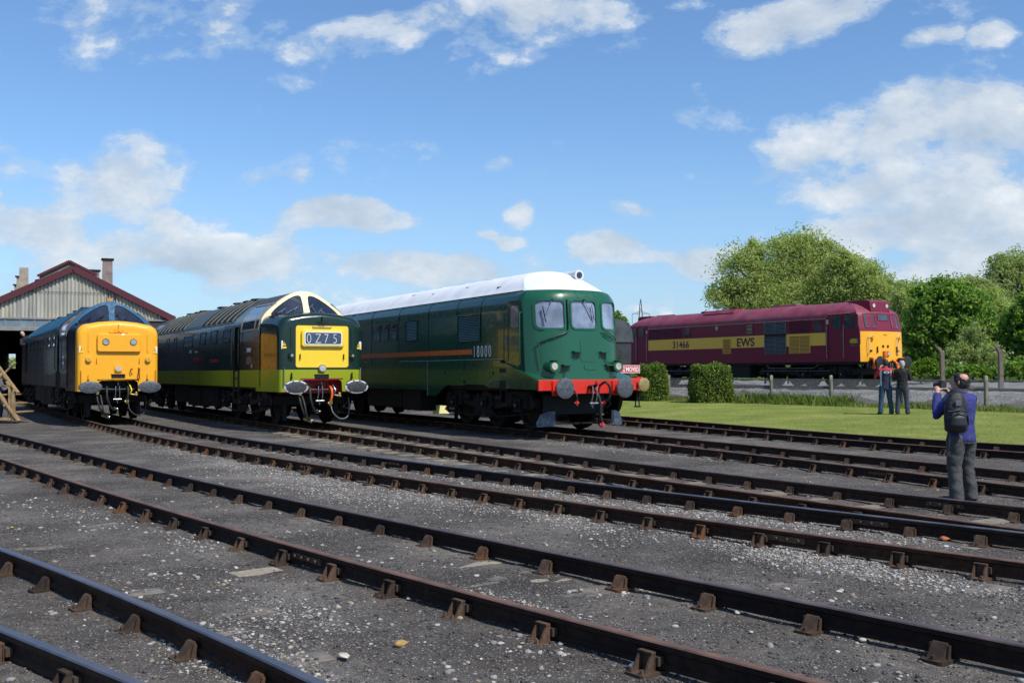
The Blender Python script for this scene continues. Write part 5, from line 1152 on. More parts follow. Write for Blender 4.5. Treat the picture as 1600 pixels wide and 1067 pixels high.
# ================================================================== engine shed
def shed():
    Yf = 56.0; k = Yf/FPX
    RZ_ = R(24); cs_, sn_ = math.cos(RZ_), math.sin(RZ_); ax = (113-800)*k; az = CH+(581.5-418)*k; ez = 4.67; hw = 4.96
    t = empty('engine_shed', 'corrugated engine shed with maroon barge boards and tall roof vents at the left edge', 'shed', (ax, Yf, 0), RZ_)
    az_, ez_ = az, ez
    def zr(x): return az_-(az_-ez_)*abs(x)/hw
    CLAD = newmat('weathered_cladding'); m, nt, b, tc = CLAD
    mp = nt.nodes.new('ShaderNodeMapping'); mp.inputs['Scale'].default_value = (1.2, 1, .12); nt.links.new(tc.outputs['Object'], mp.inputs[0])
    n = noise(nt, mp.outputs[0], 3, 6, .65); n2 = noise(nt, tc.outputs['Object'], .5, 3)
    o = ramp(nt, n.outputs[0], [(.3, (.22, .22, .195)), (.5, (.34, .335, .295)), (.7, (.43, .425, .38))]).outputs[0]
    o = mixc(nt, ramp(nt, n2.outputs[0], [(.45, (0, 0, 0)), (.6, (.5, .5, .5))]).outputs[0], o, (.46, .43, .30)); nt.links.new(o, b.inputs['Base Color']); b.inputs['Roughness'].default_value = .85
    # corrugated front, one sheet
    zb = CH+(581.5-497)*k; xs = np.arange(-hw-.1, hw+.101, .045); v = []; 
    for x in xs:
        yy = .045*math.sin(x/.19*2*math.pi); zt = max(zr(x)-.12, zb+.02); v += [(x, yy, zb), (x, yy, zt)]
    f = [(2*i, 2*i+2, 2*i+3, 2*i+1) for i in range(len(xs)-1)]
    mb = MB(); mb.add(v, f); mb.build('gable_cladding', m, t, smooth=60, fix=False)
    mb = MB()
    for s in (-1, 1):
        a = Vector((0, -.12, az_)); e = Vector((s*(hw+.35), -.12, zr(hw+.35))); mb.bar(a+Vector((0, 0, -.02)), e, .22, .34, 0, up=(0, 0, 1))
    mb.build('barge_board', paint('barge_maroon', (.085, .018, .026), .6, .4, coat=0), t)
    mb = MB(); mb.box(-hw*.44, hw*.44, -.07, -.055, az_-1.32, az_-1.30); mb.build('cladding_joint', simple('joint_dark', (.09, .09, .08), .8), t)
    ROOFM = simple('shed_slate', (.10, .095, .09), .85, 0, .4, 1.5)
    mb = MB(); D = 40
    for s in (-1, 1): mb.add([(0, 0, az_), (s*(hw+.3), 0, zr(hw+.3)), (s*(hw+.3), D, zr(hw+.3)), (0, D, az_), (0, 0, az_-.08), (s*(hw+.3), 0, zr(hw+.3)-.08), (s*(hw+.3), D, zr(hw+.3)-.08), (0, D, az_-.08)], [(0, 1, 2, 3), (4, 5, 6, 7), (0, 1, 5, 4), (1, 2, 6, 5), (2, 3, 7, 6)])
    mb.build('roof', ROOFM, t)
    DKW = simple('sooty_brick', (.05, .042, .038), .9, 0, .4, 3)
    mb = MB(); mb.box(-hw, -hw+.3, .1, D, -.3, ez_); mb.box(hw-.3, hw, -.05, D, -.3, ez_)
    mb.box(-hw, hw, D-.3, D, -.3, 1.9); mb.box(-hw, hw, D-.3, D, 3.2, ez_)
    for q in range(9): x = -hw+q*hw/4; mb.box(x-.35, x+.35, D-.3, D, 1.9, 3.2)
    mb.prism([(-hw, ez_), (hw, ez_), (0, az_-.1)], lambda p, q, u: (p, D-.3+u, q), .3); mb.build('wall', DKW, t)
    # glazed strip above the openings, posts
    zs = CH+(581.5-510)*k
    mb = MB(); mb.box(-hw, .4, -.03, .0, zs, zb, 0); mb.build('glazed_strip', simple('dusty_glass', (.16, .21, .26), .3, 0, .3, 1.5), t)
    mb = MB()
    for q in range(12): x = -hw+.2+q*.72; mb.box(x-.03, x+.03, -.07, -.03, zs, zb)
    mb.box(-hw, hw, -.10, .06, zb-.06, zb+.03); mb.box(-hw, hw, -.1, .2, zs-.22, zs); mb.build('glazing_bar', simple('bar_pale', (.22, .22, .2), .7), t)
    mb = MB(); mb.box(.42, hw-.3, -.02, .1, zs, zb-.06); mb.build('header_board', DKW, t)
    mb = MB()
    for x in (-hw+3.2, .5, hw-.4): mb.box(x-.15, x+.15, -.05, .25, -.2, zs-.2)
    mb.build('door_post', simple('dark_post', (.04, .035, .03), .8), t)
    # ridge smoke vent
    def lp(px, py, dy=0.0):
        u = (px-800)/FPX; x = (u*(Yf+dy*cs_)-ax+dy*sn_)/(cs_-u*sn_); return (x, CH+(581.5-py)/FPX*(Yf+x*sn_+dy*cs_))
    rv = MB(); dy = 1.2
    a = lp(60, 430, dy); c_ = lp(107, 408, dy); e = lp(148, 429, dy)
    out = [a, c_, e, (e[0], e[1]-.55), (a[0], a[1]-.35)]
    rv.prism(out, lambda p, q, t: (p, dy+t, q), 30); rv.build('smoke_vent', simple('vent_boards', (.15, .15, .125), .9, 0, .4, 2), t)
    mb = MB(); mb.bar((a[0]-.1, dy-.08, a[1]), (c_[0], dy-.08, c_[1]+.05), .1, .13); mb.bar((c_[0], dy-.08, c_[1]+.05), (e[0]+.1, dy-.08, e[1]), .1, .13); mb.build('vent_barge_board', bpy.data.materials['barge_maroon'], t)
    g1 = lp(88, 423, dy); g2 = lp(95, 420, dy); g3 = lp(95, 428, dy); g4 = lp(88, 429, dy); mb = MB(); mb.prism([g1, g2, g3, g4], lambda p, q, t: (p, dy-.03-t, q), .02); mb.build('vent_window', simple('vent_glass', (.45, .52, .55), .2), t)
    b1 = lp(48, 447, 2); b2 = lp(54, 435, 2); b3 = lp(64, 434, 2); b4 = lp(68, 441, 2); mb = MB(); mb.prism([b1, b2, b3, b4], lambda p, q, t: (p, 2+t, q), 20); mb.build('side_louvre', BLACK, t)
    # tall vents
    VB = simple('vent_concrete', (.34, .29, .23), .9, 0, .3, 3); VG = simple('vent_grey_brown', (.26, .20, .18), .9, 0, .4, 2.5)
    for (x0, x1, yt, yb, dy, mm, cap) in ((28.5, 42.5, 416, 470, 3, VB, 0), (24.5, 29, 431, 465, 9, VB, 1), (21, 24.5, 444, 466, 14, VB, 1), (18, 22, 454, 470, 18, VB, 1), (159.5, 174.5, 404, 460, 3, VG, 1), (139.5, 154, 421.5, 450, 8, VG, 1)):
        p0 = lp(x0, yt, dy); p1 = lp(x1, yb, dy); w = p1[0]-p0[0]
        mb = MB(); rings = [[(p0[0]-g, dy-g, z), (p1[0]+g, dy-g, z), (p1[0]+g, dy+w+g, z), (p0[0]-g, dy+w+g, z)] for z, g in ((p1[1]-.5, .03), (p0[1], -.0))]; mb.loft(rings, closed=True, caps=True)
        if cap: mb.box(p0[0]-.08, p1[0]+.08, dy-.08, dy+w+.08, p0[1]-.02, p0[1]+.07, 1)
        mb.build('roof_vent', [mm, BLACK], t)
    mb = MB(); 
    for px in (168.5, 179.5): a = lp(px, 470, -.3); b_ = lp(px, 455, -.3); mb.bar((a[0], -.2, a[1]), (b_[0], -.2, b_[1]), .05, .05)
    a = lp(171, 466, -.3); mb.box(a[0]-.14, a[0]+.14, -.28, -.14, a[1]-.12, a[1]+.02, 1); mb.build('gable_lamp', [BLACK, simple('lamp_orange', (.6, .25, .1), .5)], t)
    mb = MB(); mb.box(-3.9, -3.55, 1.0, 1.3, 1.15, 1.5); mb.build('red_box', RED, t)
    return t
shed()

# ================================================================== timber steps at the left edge
Yr = 34.0; kr = Yr/FPX
def rp(px, py, y=0.0): return ((px-800)*kr*(1+y/Yr)-.12*(y > .8), Yr+y, CH+(582.5-py)*kr)
TIM = simple('raw_timber', (.36, .24, .12), .8, 0, .4, 6, dirt=(.16, .12, .08), ds=4, bmp=.3)
ra = empty('timber_steps', 'raw timber steps with sloping handrails cut by the left picture edge', 'steps', (0, 0, 0))
def tb(name, a, b, w=.10, h=.16, ya=0, yb=0):
    mb = MB(); mb.bar(rp(*a, ya), rp(*b, yb), w, h, up=(0, 1, 0)); mb.build(name, TIM, ra, bevel=.006)
tb('handrail', (-26, 541), (29, 613), .05, .16); tb('handrail', (-26, 541), (29, 613), .05, .16, 1.1, 1.1)
tb('stringer', (-40, 562), (31, 657), .06, .20); tb('stringer', (-40, 562), (31, 657), .06, .20, 1.1, 1.1)
tb('post', (21.5, 611), (21.5, 656), .10, .10); tb('post', (15.5, 604), (16.5, 650), .07, .07); tb('post', (21.5, 611), (21.5, 656), .09, .09, 1.1, 1.1); tb('post', (-20, 560), (-20, 658), .1, .1); tb('post', (-20, 560), (-20, 658), .1, .1, 1.1, 1.1)
tb('brace', (-20, 610), (24, 566), .05, .11, .55, .55); tb('bottom_rail', (-30, 654), (21, 654), .10, .10)
for q in range(6):
    f = q/6; px = -34+f*62; py = 575+f*82; a = rp(px, py, 0); mb = MB(); mb.box(a[0]-.02, a[0]+.28, Yr+.05, Yr+1.05, a[2]-.02, a[2]+.02); mb.build('tread', TIM, ra)

# ================================================================== fence
FT = [-3.3, 0, 3.3, 6.63, 9.8, 13.1, 16.3, 19.6, 22.9]
fe = empty('wire_fence', 'chain-link fence on short lichened concrete posts between lawn and ballast', 'fence', (0, 0, 0))
CON = simple('lichened_concrete', (.33, .29, .17), .9, 0, .35, 9, dirt=(.12, .11, .09), ds=5, dirtamt=.8, bmp=.4)
WIRE = simple('galvanised_wire', (.34, .34, .34), .6, .2, .2)
for t_ in FT:
    x, y = FP(t_, 0); mb = MB(); s = random.uniform(-.02, .02)
    rings = [[(x-w+q*s, y-w, z), (x+w+q*s, y-w, z), (x+w+q*s, y+w, z), (x-w+q*s, y+w, z)] for z, w, q in ((-.25, .062, 0), (1.27, .055, 1), (1.31, .035, 1))]
    mb.loft(rings, closed=True, caps=True); mb.build('fence_post', CON, fe)
vv = []; ff = []
def strand(a, b, r):
    a = Vector(a); b = Vector(b); n = len(vv); o = Vector((r, 0, 0)); u = Vector((0, 0, r)) if abs((b-a).normalized().z) < .9 else Vector((0, r, 0))
    for p in (a, b): vv.extend([p-o-u*.6, p+o-u*.6, p+u])
    ff.extend([(n, n+1, n+4, n+3), (n+1, n+2, n+5, n+4), (n+2, n, n+3, n+5)])
q = -3.3; hgt = 1.05; z0 = .10
while q < 22.9:
    for s in (-1, 1):
        a, b = (q, q+s*hgt); pa = FP(a, -.05); pb = FP(b, -.05); strand((*pa, z0), (*pb, z0+hgt), .0048)
    q += .065
for z in (.12, .62, 1.15): strand((*FP(-3.3, -.05), z), (*FP(22.9, -.05), z), .004)
npmesh('chain_link_mesh', np.array([tuple(p) for p in vv]), np.array(ff), WIRE, fe)
# tall bent concrete posts beyond the running line
DCON = simple('dark_concrete', (.16, .13, .10), .9, 0, .4, 7, bmp=.3)
for px, nm in ((1472, 'left'), (1563, 'right')):
    # ray to distance line d=6.1
    u = (px-800)/FPX; t_ = (FO.x+FN.x*6.1-u*(FO.y+FN.y*6.1))/(u*FD.y-FD.x); x, y = FP(t_, 6.1)
    mb = MB(); w = .085; C_ = [(0, 0.55, w), (0, 2.15, w*.85), (-.05, 2.3, w*.8), (-.22, 2.50, w*.7)]
    mb.loft([[(x-w_+dx, y-w_, z), (x+w_+dx, y-w_, z), (x+w_+dx, y+w_, z), (x-w_+dx, y+w_, z)] for dx, z, w_ in C_], closed=True, caps=True)
    o = mb.build('concrete_post', DCON); tag(o, 'dark bent-topped concrete post beyond the tracks, the %s' % ('one above the blue-jumpered man' if nm == 'left' else 'rightmost one'), 'post', 'bent concrete posts beyond the running line')

# ================================================================== vegetation
def leafmat(name, stops, trans=.35, rough=.55):
    m, nt, b, tc = newmat(name); gi = nt.nodes.new('ShaderNodeNewGeometry'); n = noise(nt, tc.outputs['Object'], .45, 3)
    f = math_(nt, 'ADD', math_(nt, 'MULTIPLY', gi.outputs['Random Per Island'], .55), math_(nt, 'MULTIPLY', n.outputs[0], .5))
    o = ramp(nt, f, stops).outputs[0]; nt.links.new(o, b.inputs['Base Color']); b.inputs['Roughness'].default_value = rough; b.inputs['Specular IOR Level'].default_value = .25
    tr = nt.nodes.new('ShaderNodeBsdfTranslucent'); nt.links.new(mixc(nt, 1.0, o, (1.5, 1.6, .7), 'MULTIPLY'), tr.inputs[0]); mx = nt.nodes.new('ShaderNodeMixShader'); mx.inputs[0].default_value = trans
    nt.links.new(b.outputs[0], mx.inputs[1]); nt.links.new(tr.outputs[0], mx.inputs[2]); nt.links.new(mx.outputs[0], nt.nodes['Material Output'].inputs[0]); return m
LW = leafmat('willow_leaves', [(.2, (.18, .23, .08)), (.5, (.31, .365, .135)), (.8, (.45, .50, .22))], .5)
LG = leafmat('maple_leaves', [(.2, (.07, .135, .028)), (.5, (.15, .26, .05)), (.8, (.27, .40, .10))], .5)
LO_ = leafmat('olive_leaves', [(.2, (.16, .21, .085)), (.5, (.27, .325, .14)), (.8, (.40, .45, .21))], .5)
LB = leafmat('bright_leaves', [(.2, (.06, .13, .012)), (.5, (.12, .22, .02)), (.8, (.22, .33, .05))])
LHG = leafmat('hedge_leaves', [(.2, (.05, .095, .018)), (.5, (.12, .18, .032)), (.8, (.22, .28, .06))], .35, .5)
LGR = leafmat('long_grass', [(.2, (.10, .15, .035)), (.5, (.18, .24, .06)), (.8, (.30, .31, .12))], .4, .7)
BARK = simple('bark', (.07, .055, .042), .9, 0, .4, 6, bmp=.5)
def leaves(name, cen, rad, n, size, mat, parent, asp=.45, clumps=60, cs=.16, shell=.45, up=.3, low=.0):
    """leaf faces in clumps through a set of ellipsoids"""
    cen = np.array(cen, float); rad = np.array(rad, float); w = (rad.prod(1))**.75; w /= w.sum()
    k = rng.choice(len(cen), clumps*len(cen), p=w); d = rng.normal(size=(len(k), 3)); d /= np.linalg.norm(d, axis=1)[:, None]; d[:, 2] = np.where(d[:, 2] < -.6, -d[:, 2], d[:, 2])
    r = (shell+(1-shell)*rng.random(len(k))**.6)*rng.uniform(.86, 1.12, len(k)); cc = cen[k]+d*r[:, None]*rad[k]; cr = rad[k].mean(1)*cs*rng.uniform(.5, 1.5, len(k))
    j = rng.integers(0, len(k), n); p = cc[j]+rng.normal(size=(n, 3))*cr[j][:, None]*np.array([1, 1, .75])*.75
    p[:, 2] = np.maximum(p[:, 2], low)
    a = rng.normal(size=(n, 3)); a[:, 2] -= up; a /= np.linalg.norm(a, axis=1)[:, None]; b = np.cross(a, rng.normal(size=(n, 3))); b /= np.linalg.norm(b, axis=1)[:, None]
    s = (size*rng.uniform(.6, 1.35, n))[:, None]; a = a*s; b = b*s*asp
    V = np.stack([p-a, p+b*.9-a*.1, p+a, p-b*.9-a*.1], 1).reshape(-1, 3); F = np.arange(4*n).reshape(n, 4)
    return npmesh(name, V, F, mat, parent), cc
def tree(label, px, Yd, base, blobs, n, size, mat, group, asp=.45, clumps=60, cs=.16, trunk=.22, seed=0, zb=.5, shell=.45, kind='tree', up=.3):
    """blobs: (px, py, rx, ry) in photo pixels at the distance Yd give real positions and sizes"""
    k = Yd/FPX; X0 = (px-800)*k
    root = empty(kind, label, 'tree' if kind == 'tree' else 'shrub', (X0, Yd, zb), 0, group)
    cen = []; rad = []
    for i, (bx, by, rx, ry) in enumerate(blobs):
        cen.append(((bx-800)*k-X0, random.uniform(-.35, .35)*rx*k, CH+(579.5-by)*k-zb)); rad.append((rx*k, max(rx, ry)*k*.8, ry*k))
    o, cc = leaves('crown', cen, rad, n, size, mat, root, asp, clumps, cs, shell, up, .05)
    mb = MB(); lo = min(c[2]-r[2] for c, r in zip(cen, rad)); base_h = max(.4, lo*.6)
    mb.tube([(0, 0, -.4), (.05, .02, base_h*.5), (-.03, .05, base_h)], [trunk*1.25, trunk, trunk*.85], 9)
    for c, r in zip(cen, rad):
        mid = (c[0]*.45, c[1]*.45, base_h+(c[2]-base_h)*.5); mb.tube([(0, 0, base_h*.8), mid, tuple(c)], [trunk*.6, trunk*.38, trunk*.16], 6)
        for q in range(9):
            d = Vector(rng.normal(size=3)).normalized(); d.z = abs(d.z)*.8-.1; e = Vector(c)+Vector((d.x*r[0], d.y*r[1], d.z*r[2]))*.9
            st = Vector(mid).lerp(Vector(c), random.uniform(.2, 1)); m_ = st.lerp(e, .5)+Vector(rng.normal(size=3))*.12*r[0]; mb.tube([tuple(st), tuple(m_), tuple(e)], [trunk*.18, trunk*.11, trunk*.04], 4)
    mb.build('trunk', BARK, root, fix=False); return root
G1 = 'trees behind the running lines'
tree('large olive-green willow behind the maroon locomotive, its crown thinnest at the left', 1235, 76, 0, [(1165, 430, 48, 45), (1250, 415, 62, 50), (1135, 468, 36, 30), (1195, 470, 60, 40), (1290, 440, 58, 48), (1255, 480, 90, 40), (1178, 395, 26, 20), (1240, 385, 34, 18), (1290, 395, 26, 20)], 60000, .14, LW, G1, .30, 130, .21, .35, shell=.25)
tree('lighter willow crown joining the large willow on its right above the cab roof', 1345, 72, 0, [(1320, 440, 42, 50), (1355, 445, 36, 38), (1388, 470, 30, 34), (1350, 490, 60, 40), (1400, 510, 34, 50), (1318, 410, 22, 18), (1405, 470, 24, 26), (1385, 450, 22, 20)], 34000, .14, LW, G1, .30, 130, .21, .3, shell=.25)
tree('fresh green broad-leaved tree directly right of the yellow cab front', 1462, 56, 0, [(1470, 475, 46, 38), (1450, 520, 40, 40), (1500, 500, 46, 48), (1475, 550, 50, 30), (1440, 560, 22, 24), (1465, 455, 26, 16), (1510, 550, 40, 30)], 30000, .12, LG, G1, .6, 90, .14, .2)
tree('dull green tree filling the gap behind the yellow cab front', 1425, 68, 0, [(1425, 480, 34, 40), (1430, 530, 40, 40), (1400, 545, 30, 40), (1436, 462, 18, 16)], 13000, .12, LO_, G1, .40, 90, .2, .2, shell=.25)
tree('feathery olive tree behind the fresh green tree', 1520, 74, 0, [(1500, 460, 38, 26), (1540, 470, 38, 32), (1560, 510, 40, 40), (1520, 448, 24, 14), (1530, 520, 50, 40)], 20000, .12, LO_, G1, .34, 90, .2, .2, shell=.25)
tree('pale feathery tree filling the skyline between the fresh green tree and the poplar', 1545, 66, 0, [(1530, 478, 34, 26), (1560, 500, 34, 34), (1535, 520, 40, 36), (1575, 530, 30, 34), (1548, 465, 20, 14)], 20000, .12, LW, G1, .34, 90, .2, .2, shell=.25)
tree('pale feathery tree directly behind the yellow cab front, lower than the willow', 1418, 64, 0, [(1412, 490, 26, 32), (1432, 475, 22, 24), (1420, 530, 30, 40), (1440, 500, 24, 30)], 15000, .12, LW, G1, .34, 90, .2, .2, shell=.25)
tree('tall grey-green poplar at the right picture edge', 1600, 84, 0, [(1562, 430, 26, 34), (1595, 440, 36, 46), (1570, 475, 36, 34), (1640, 440, 40, 50), (1610, 500, 50, 40), (1552, 412, 10, 12), (1598, 412, 14, 14)], 26000, .13, LO_, G1, .34, 95, .2, .3, shell=.25)
tree('bright green tree low at the right picture edge', 1600, 58, 0, [(1590, 525, 22, 40), (1615, 500, 30, 46), (1585, 555, 26, 26), (1640, 520, 40, 50)], 16000, .12, LG, G1, .6, 90, .15, .2)
tree('bare twiggy thicket with sparse leaves between the two bent posts', 1520, 53, 0, [(1520, 545, 26, 34), (1545, 560, 30, 24), (1500, 560, 26, 24)], 4200, .10, LO_, G1, .4, 80, .16, .12)
for px, py, rx, ry, lb in ((1437, 578, 26, 15, 'pale green shrub left of the left bent post'), (1490, 583, 20, 11, 'low shrub directly right of the left bent post'), (1520, 582, 22, 12, 'low spreading shrub midway between the bent posts'), (1560, 584, 24, 12, 'dark low shrub behind the right bent post'), (1592, 578, 26, 18, 'shrub right of the right bent post'), (1405, 584, 16, 12, 'shrub beside the front buffers of the maroon locomotive')):
    tree(lb, px, 50, 0, [(px-rx*.4, py+3, rx*.6, ry*.8), (px+rx*.35, py, rx*.65, ry)], 3600, .085, LB if 'pale' in lb or 'midway' in lb else LG, 'shrubs behind the running lines', .6, 50, .2, .05, kind='shrub', zb=.75)
tree('small bright tree top showing beside the green cab corner', 966, 95, 0, [(962, 500, 14, 12), (970, 512, 16, 14), (958, 530, 14, 16)], 3000, .14, LB, G1, .6, 60, .18, .15)
tree('distant bush top at the right end of the shed roof', 258, 120, 0, [(250, 500, 18, 10), (262, 505, 16, 12)], 2500, .18, LG, G1, .6, 60, .18, .15)
# far treeline masses
vfar = rng.random(15000)
def treeline(x0, x1, y, h):
    n = 15000; xs = x0+(x1-x0)*rng.random(n); top = h*(.65+.5*fbm(xs*.05, xs*0+y)); z = top*rng.random(n)**.6; p = np.stack([xs, y+rng.normal(0, 3, n), z], 1)
    a = rng.normal(size=(n, 3)); a /= np.linalg.norm(a, axis=1)[:, None]; b = np.cross(a, rng.normal(size=(n, 3))); b /= np.linalg.norm(b, axis=1)[:, None]; s = rng.uniform(.35, .8, n)[:, None]
    V = np.stack([p-a*s, p+b*s*.6, p+a*s, p-b*s*.6], 1).reshape(-1, 3); o = npmesh('distant_or_added_woodland', V, np.arange(4*n).reshape(n, 4), LO_); o['kind'] = 'stuff'
treeline(-150, 320, 230, 5.5)
def reflection_trees(a, b, h, n=9000):
    # unseen trees added on the left to darken reflections in the locomotive sides
    f = rng.random(n); top = h*(.7+.5*fbm(f*14, f*0+2)); z = top*rng.random(n)**.7; p = np.stack([a[0]+(b[0]-a[0])*f+rng.normal(0, .8, n), a[1]+(b[1]-a[1])*f+rng.normal(0, .8, n), z], 1)
    q = rng.normal(size=(n, 3)); q /= np.linalg.norm(q, axis=1)[:, None]; w = np.cross(q, rng.normal(size=(n, 3))); w /= np.linalg.norm(w, axis=1)[:, None]; s = rng.uniform(.3, .6, n)[:, None]
    o = npmesh('distant_or_added_woodland', np.stack([p-q*s, p+w*s*.7, p+q*s, p-w*s*.7], 1).reshape(-1, 3), np.arange(4*n).reshape(n, 4), LDK); o['kind'] = 'stuff'
LDK = leafmat('dark_reflection_leaves', [(.2, (.012, .018, .010)), (.5, (.022, .032, .014)), (.8, (.035, .045, .02))], .1, .9)  # leaf colour of the added trees, darkened for what the locomotive sides reflect
reflection_trees((-37, 62), (-95, 118), 13, 16000); reflection_trees((-38, 60), (-52, 20), 12, 14000)
# dense undergrowth right behind the far line
n = 26000; t_ = rng.uniform(-22, 40, n); d_ = 15.2+rng.gamma(2, .9, n); X_ = FO.x+FD.x*t_+FN.x*d_; Y_ = FO.y+FD.y*t_+FN.y*d_; Z_ = .7+rng.random(n)**1.3*(.35+1.1*fbm(t_*.8, d_*.8))*np.clip((d_-14.6)*.8, .3, 1.8)
a = rng.normal(size=(n, 3)); a /= np.linalg.norm(a, axis=1)[:, None]; b = np.cross(a, rng.normal(size=(n, 3))); b /= np.linalg.norm(b, axis=1)[:, None]; s = rng.uniform(.05, .12, n)[:, None]; p = np.stack([X_, Y_, Z_], 1)
o = npmesh('undergrowth', np.stack([p-a*s, p+b*s*.5, p+a*s, p-b*s*.5], 1).reshape(-1, 3), np.arange(4*n).reshape(n, 4), LG); o['kind'] = 'stuff'
# long grass along the fence
def blades(name, n, tr, dr, h0, h1, mat, hmod=None, zoff=0.0):
    t_ = rng.uniform(*tr, n); d_ = rng.normal(dr[0], dr[1], n); dens = fbm(t_*.9+5, d_*2+3); k = rng.random(n) < np.clip((dens-.30)*4, .12, 1); t_, d_ = t_[k], d_[k]; n = len(t_)
    x = FO.x+FD.x*t_+FN.x*d_; y = FO.y+FD.y*t_+FN.y*d_; z = Hd(d_)+zoff; hm = (.45+1.2*fbm(t_*1.3, d_*1.3)); h = (h0+(h1-h0)*rng.random(n)**1.5)*hm
    an = rng.random(n)*6.28; w = rng.uniform(.006, .016, n)*1.6; lx, ly = rng.normal(0, .3, n)*h, rng.normal(0, .3, n)*h
    V = np.stack([np.stack([x-np.cos(an)*w, y-np.sin(an)*w, z-.02], 1), np.stack([x+np.cos(an)*w, y+np.sin(an)*w, z-.02], 1), np.stack([x+lx*.45+np.cos(an)*w*.7, y+ly*.45, z+h*.6], 1), np.stack([x+lx, y+ly, z+h], 1)], 1).reshape(-1, 3)
    o = npmesh(name, V, np.arange(4*n).reshape(n, 4), mat); o['kind'] = 'stuff'; return o
blades('long_grass', 60000, (-6, 26), (-.10, .34), .04, .26, LGR)
blades('long_grass', 9000, (5.5, 14), (-.1, .30), .15, .50, LHG)
# short turf tufts give the lawn a nap
n = 90000; yy = 20*np.exp(rng.random(n)*math.log(58/20)); xx = (rng.random(n)*.62-.02)*yy*.93
dL = (xx-FO.x)*FN.x+(yy-FO.y)*FN.y; d6 = np.interp(yy, P6[:, 1], P6[:, 0]); k = (dL < .2) & (xx > d6+.95) & (yy > P6[0, 1]); xx, yy, dL = xx[k], yy[k], dL[k]; n = len(xx)
z = Hd(dL)+.02; an = rng.random(n)*6.28; w = .02; h = rng.uniform(.008, .03, n)
V = np.stack([np.stack([xx-np.cos(an)*w, yy-np.sin(an)*w, z], 1), np.stack([xx+np.cos(an)*w, yy+np.sin(an)*w, z], 1), np.stack([xx+rng.normal(0, .02, n), yy+rng.normal(0, .02, n), z+h], 1)], 1).reshape(-1, 3)
o = npmesh('lawn_turf', V, np.arange(3*n).reshape(n, 3), LAWNB if 'LAWNB' in globals() else leafmat('turf_blades', [(.2, (.13, .17, .035)), (.5, (.20, .23, .05)), (.8, (.30, .28, .095))], .3, .8)); o['kind'] = 'stuff'
# weeds and tufts along the ragged lawn edge
n = 9000; q = rng.integers(0, len(P6), n); e = .72+rng.normal(0, .11, n)+.10*np.sin(P6[q, 1]*3.1); x = P6[q, 0]+N6[q, 0]*e+rng.normal(0, .12, n); y = P6[q, 1]+N6[q, 1]*e+rng.normal(0, .12, n); z = H(x, y)-.01
an = rng.random(n)*6.28; w_ = rng.uniform(.006, .014, n); h = rng.uniform(.03, .11, n)
o = npmesh('lawn_edge_grass', np.stack([np.stack([x-np.cos(an)*w_, y-np.sin(an)*w_, z], 1), np.stack([x+np.cos(an)*w_, y+np.sin(an)*w_, z], 1), np.stack([x+rng.normal(0, .03, n), y+rng.normal(0, .03, n), z+h], 1)], 1).reshape(-1, 3), np.arange(3*n).reshape(n, 3), LGR); o['kind'] = 'stuff'
# clipped hedges
def hedge(label, px, py, w, h, d=-1.0, dep=1.5):
    u = (px-800)/FPX; t_ = (FO.x+FN.x*d-u*(FO.y+FN.y*d))/(u*FD.y-FD.x); x, y = FP(t_, d); zb = float(Hd(np.array(d)))
    root = empty('clipped_hedge', label, 'hedge', (x, y, zb), R(5), 'clipped hedges on the lawn')
    n = 15000; f = rng.random((n, 3))*2-1; ax = rng.integers(0, 3, n); sgn = np.where(rng.random(n) < .5, -1, 1); sgn = np.where((ax == 2), 1, sgn)
    dep_ = np.abs(rng.normal(0, .07, n)); f[np.arange(n), ax] = sgn*(1-dep_*1.0)
    taper = 1-.08*np.maximum(f[:, 2], 0)+.05*np.sin(f[:, 2]*5+f[:, 0]*4)
    nr = (np.abs(f[:, 0])**4+np.abs(f[:, 1])**4+np.abs(np.maximum(f[:, 2], 0))**4)**.25; f = f*(np.where(nr > 1, 1/nr, 1))[:, None]
    p = np.stack([f[:, 0]*w/2*taper, f[:, 1]*dep/2*taper, (f[:, 2]*.5+.5)*h*(1+.05*np.sin(f[:, 0]*5)+.04*np.sin(f[:, 1]*7+f[:, 0]*9))], 1)+rng.normal(0, .04, (n, 3))
    a = rng.normal(size=(n, 3)); a[:, 2] += .5; a /= np.linalg.norm(a, axis=1)[:, None]; b = np.cross(a, rng.normal(size=(n, 3))); b /= np.linalg.norm(b, axis=1)[:, None]; s = rng.uniform(.028, .062, n)[:, None]
    npmesh('foliage', np.stack([p-a*s, p+b*s*.6, p+a*s, p-b*s*.6], 1).reshape(-1, 3), np.arange(4*n).reshape(n, 4), LHG, root)
    # pale new shoots on top
    m_ = 1500; p = np.stack([rng.uniform(-.43, .43, m_)*w, rng.uniform(-.43, .43, m_)*dep, h*(.90+rng.random(m_)*.12)], 1); a = rng.normal(size=(m_, 3))*.5; a[:, 2] = 1; a /= np.linalg.norm(a, axis=1)[:, None]; b = np.cross(a, rng.normal(size=(m_, 3))); b /= np.linalg.norm(b, axis=1)[:, None]; s = rng.uniform(.04, .08, m_)[:, None]
    npmesh('new_shoots', np.stack([p-a*s, p+b*s*.5, p+a*s, p-b*s*.5], 1).reshape(-1, 3), np.arange(4*m_).reshape(m_, 4), LB, root)
    mb = MB()
    for q in range(14):
        a_ = Vector((random.uniform(-.15, .15), random.uniform(-.15, .15), 0)); e = Vector((random.uniform(-.4, .4)*w, random.uniform(-.4, .4)*dep, h*random.uniform(.6, .9))); mb.tube([tuple(a_), tuple(a_.lerp(e, .5)+Vector((0, 0, .1))), tuple(e)], [.03, .02, .008], 5)
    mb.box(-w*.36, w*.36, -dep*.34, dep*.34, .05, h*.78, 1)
    mb.build('stem', [BARK, simple('hedge_interior', (.012, .018, .008), 1)], root)
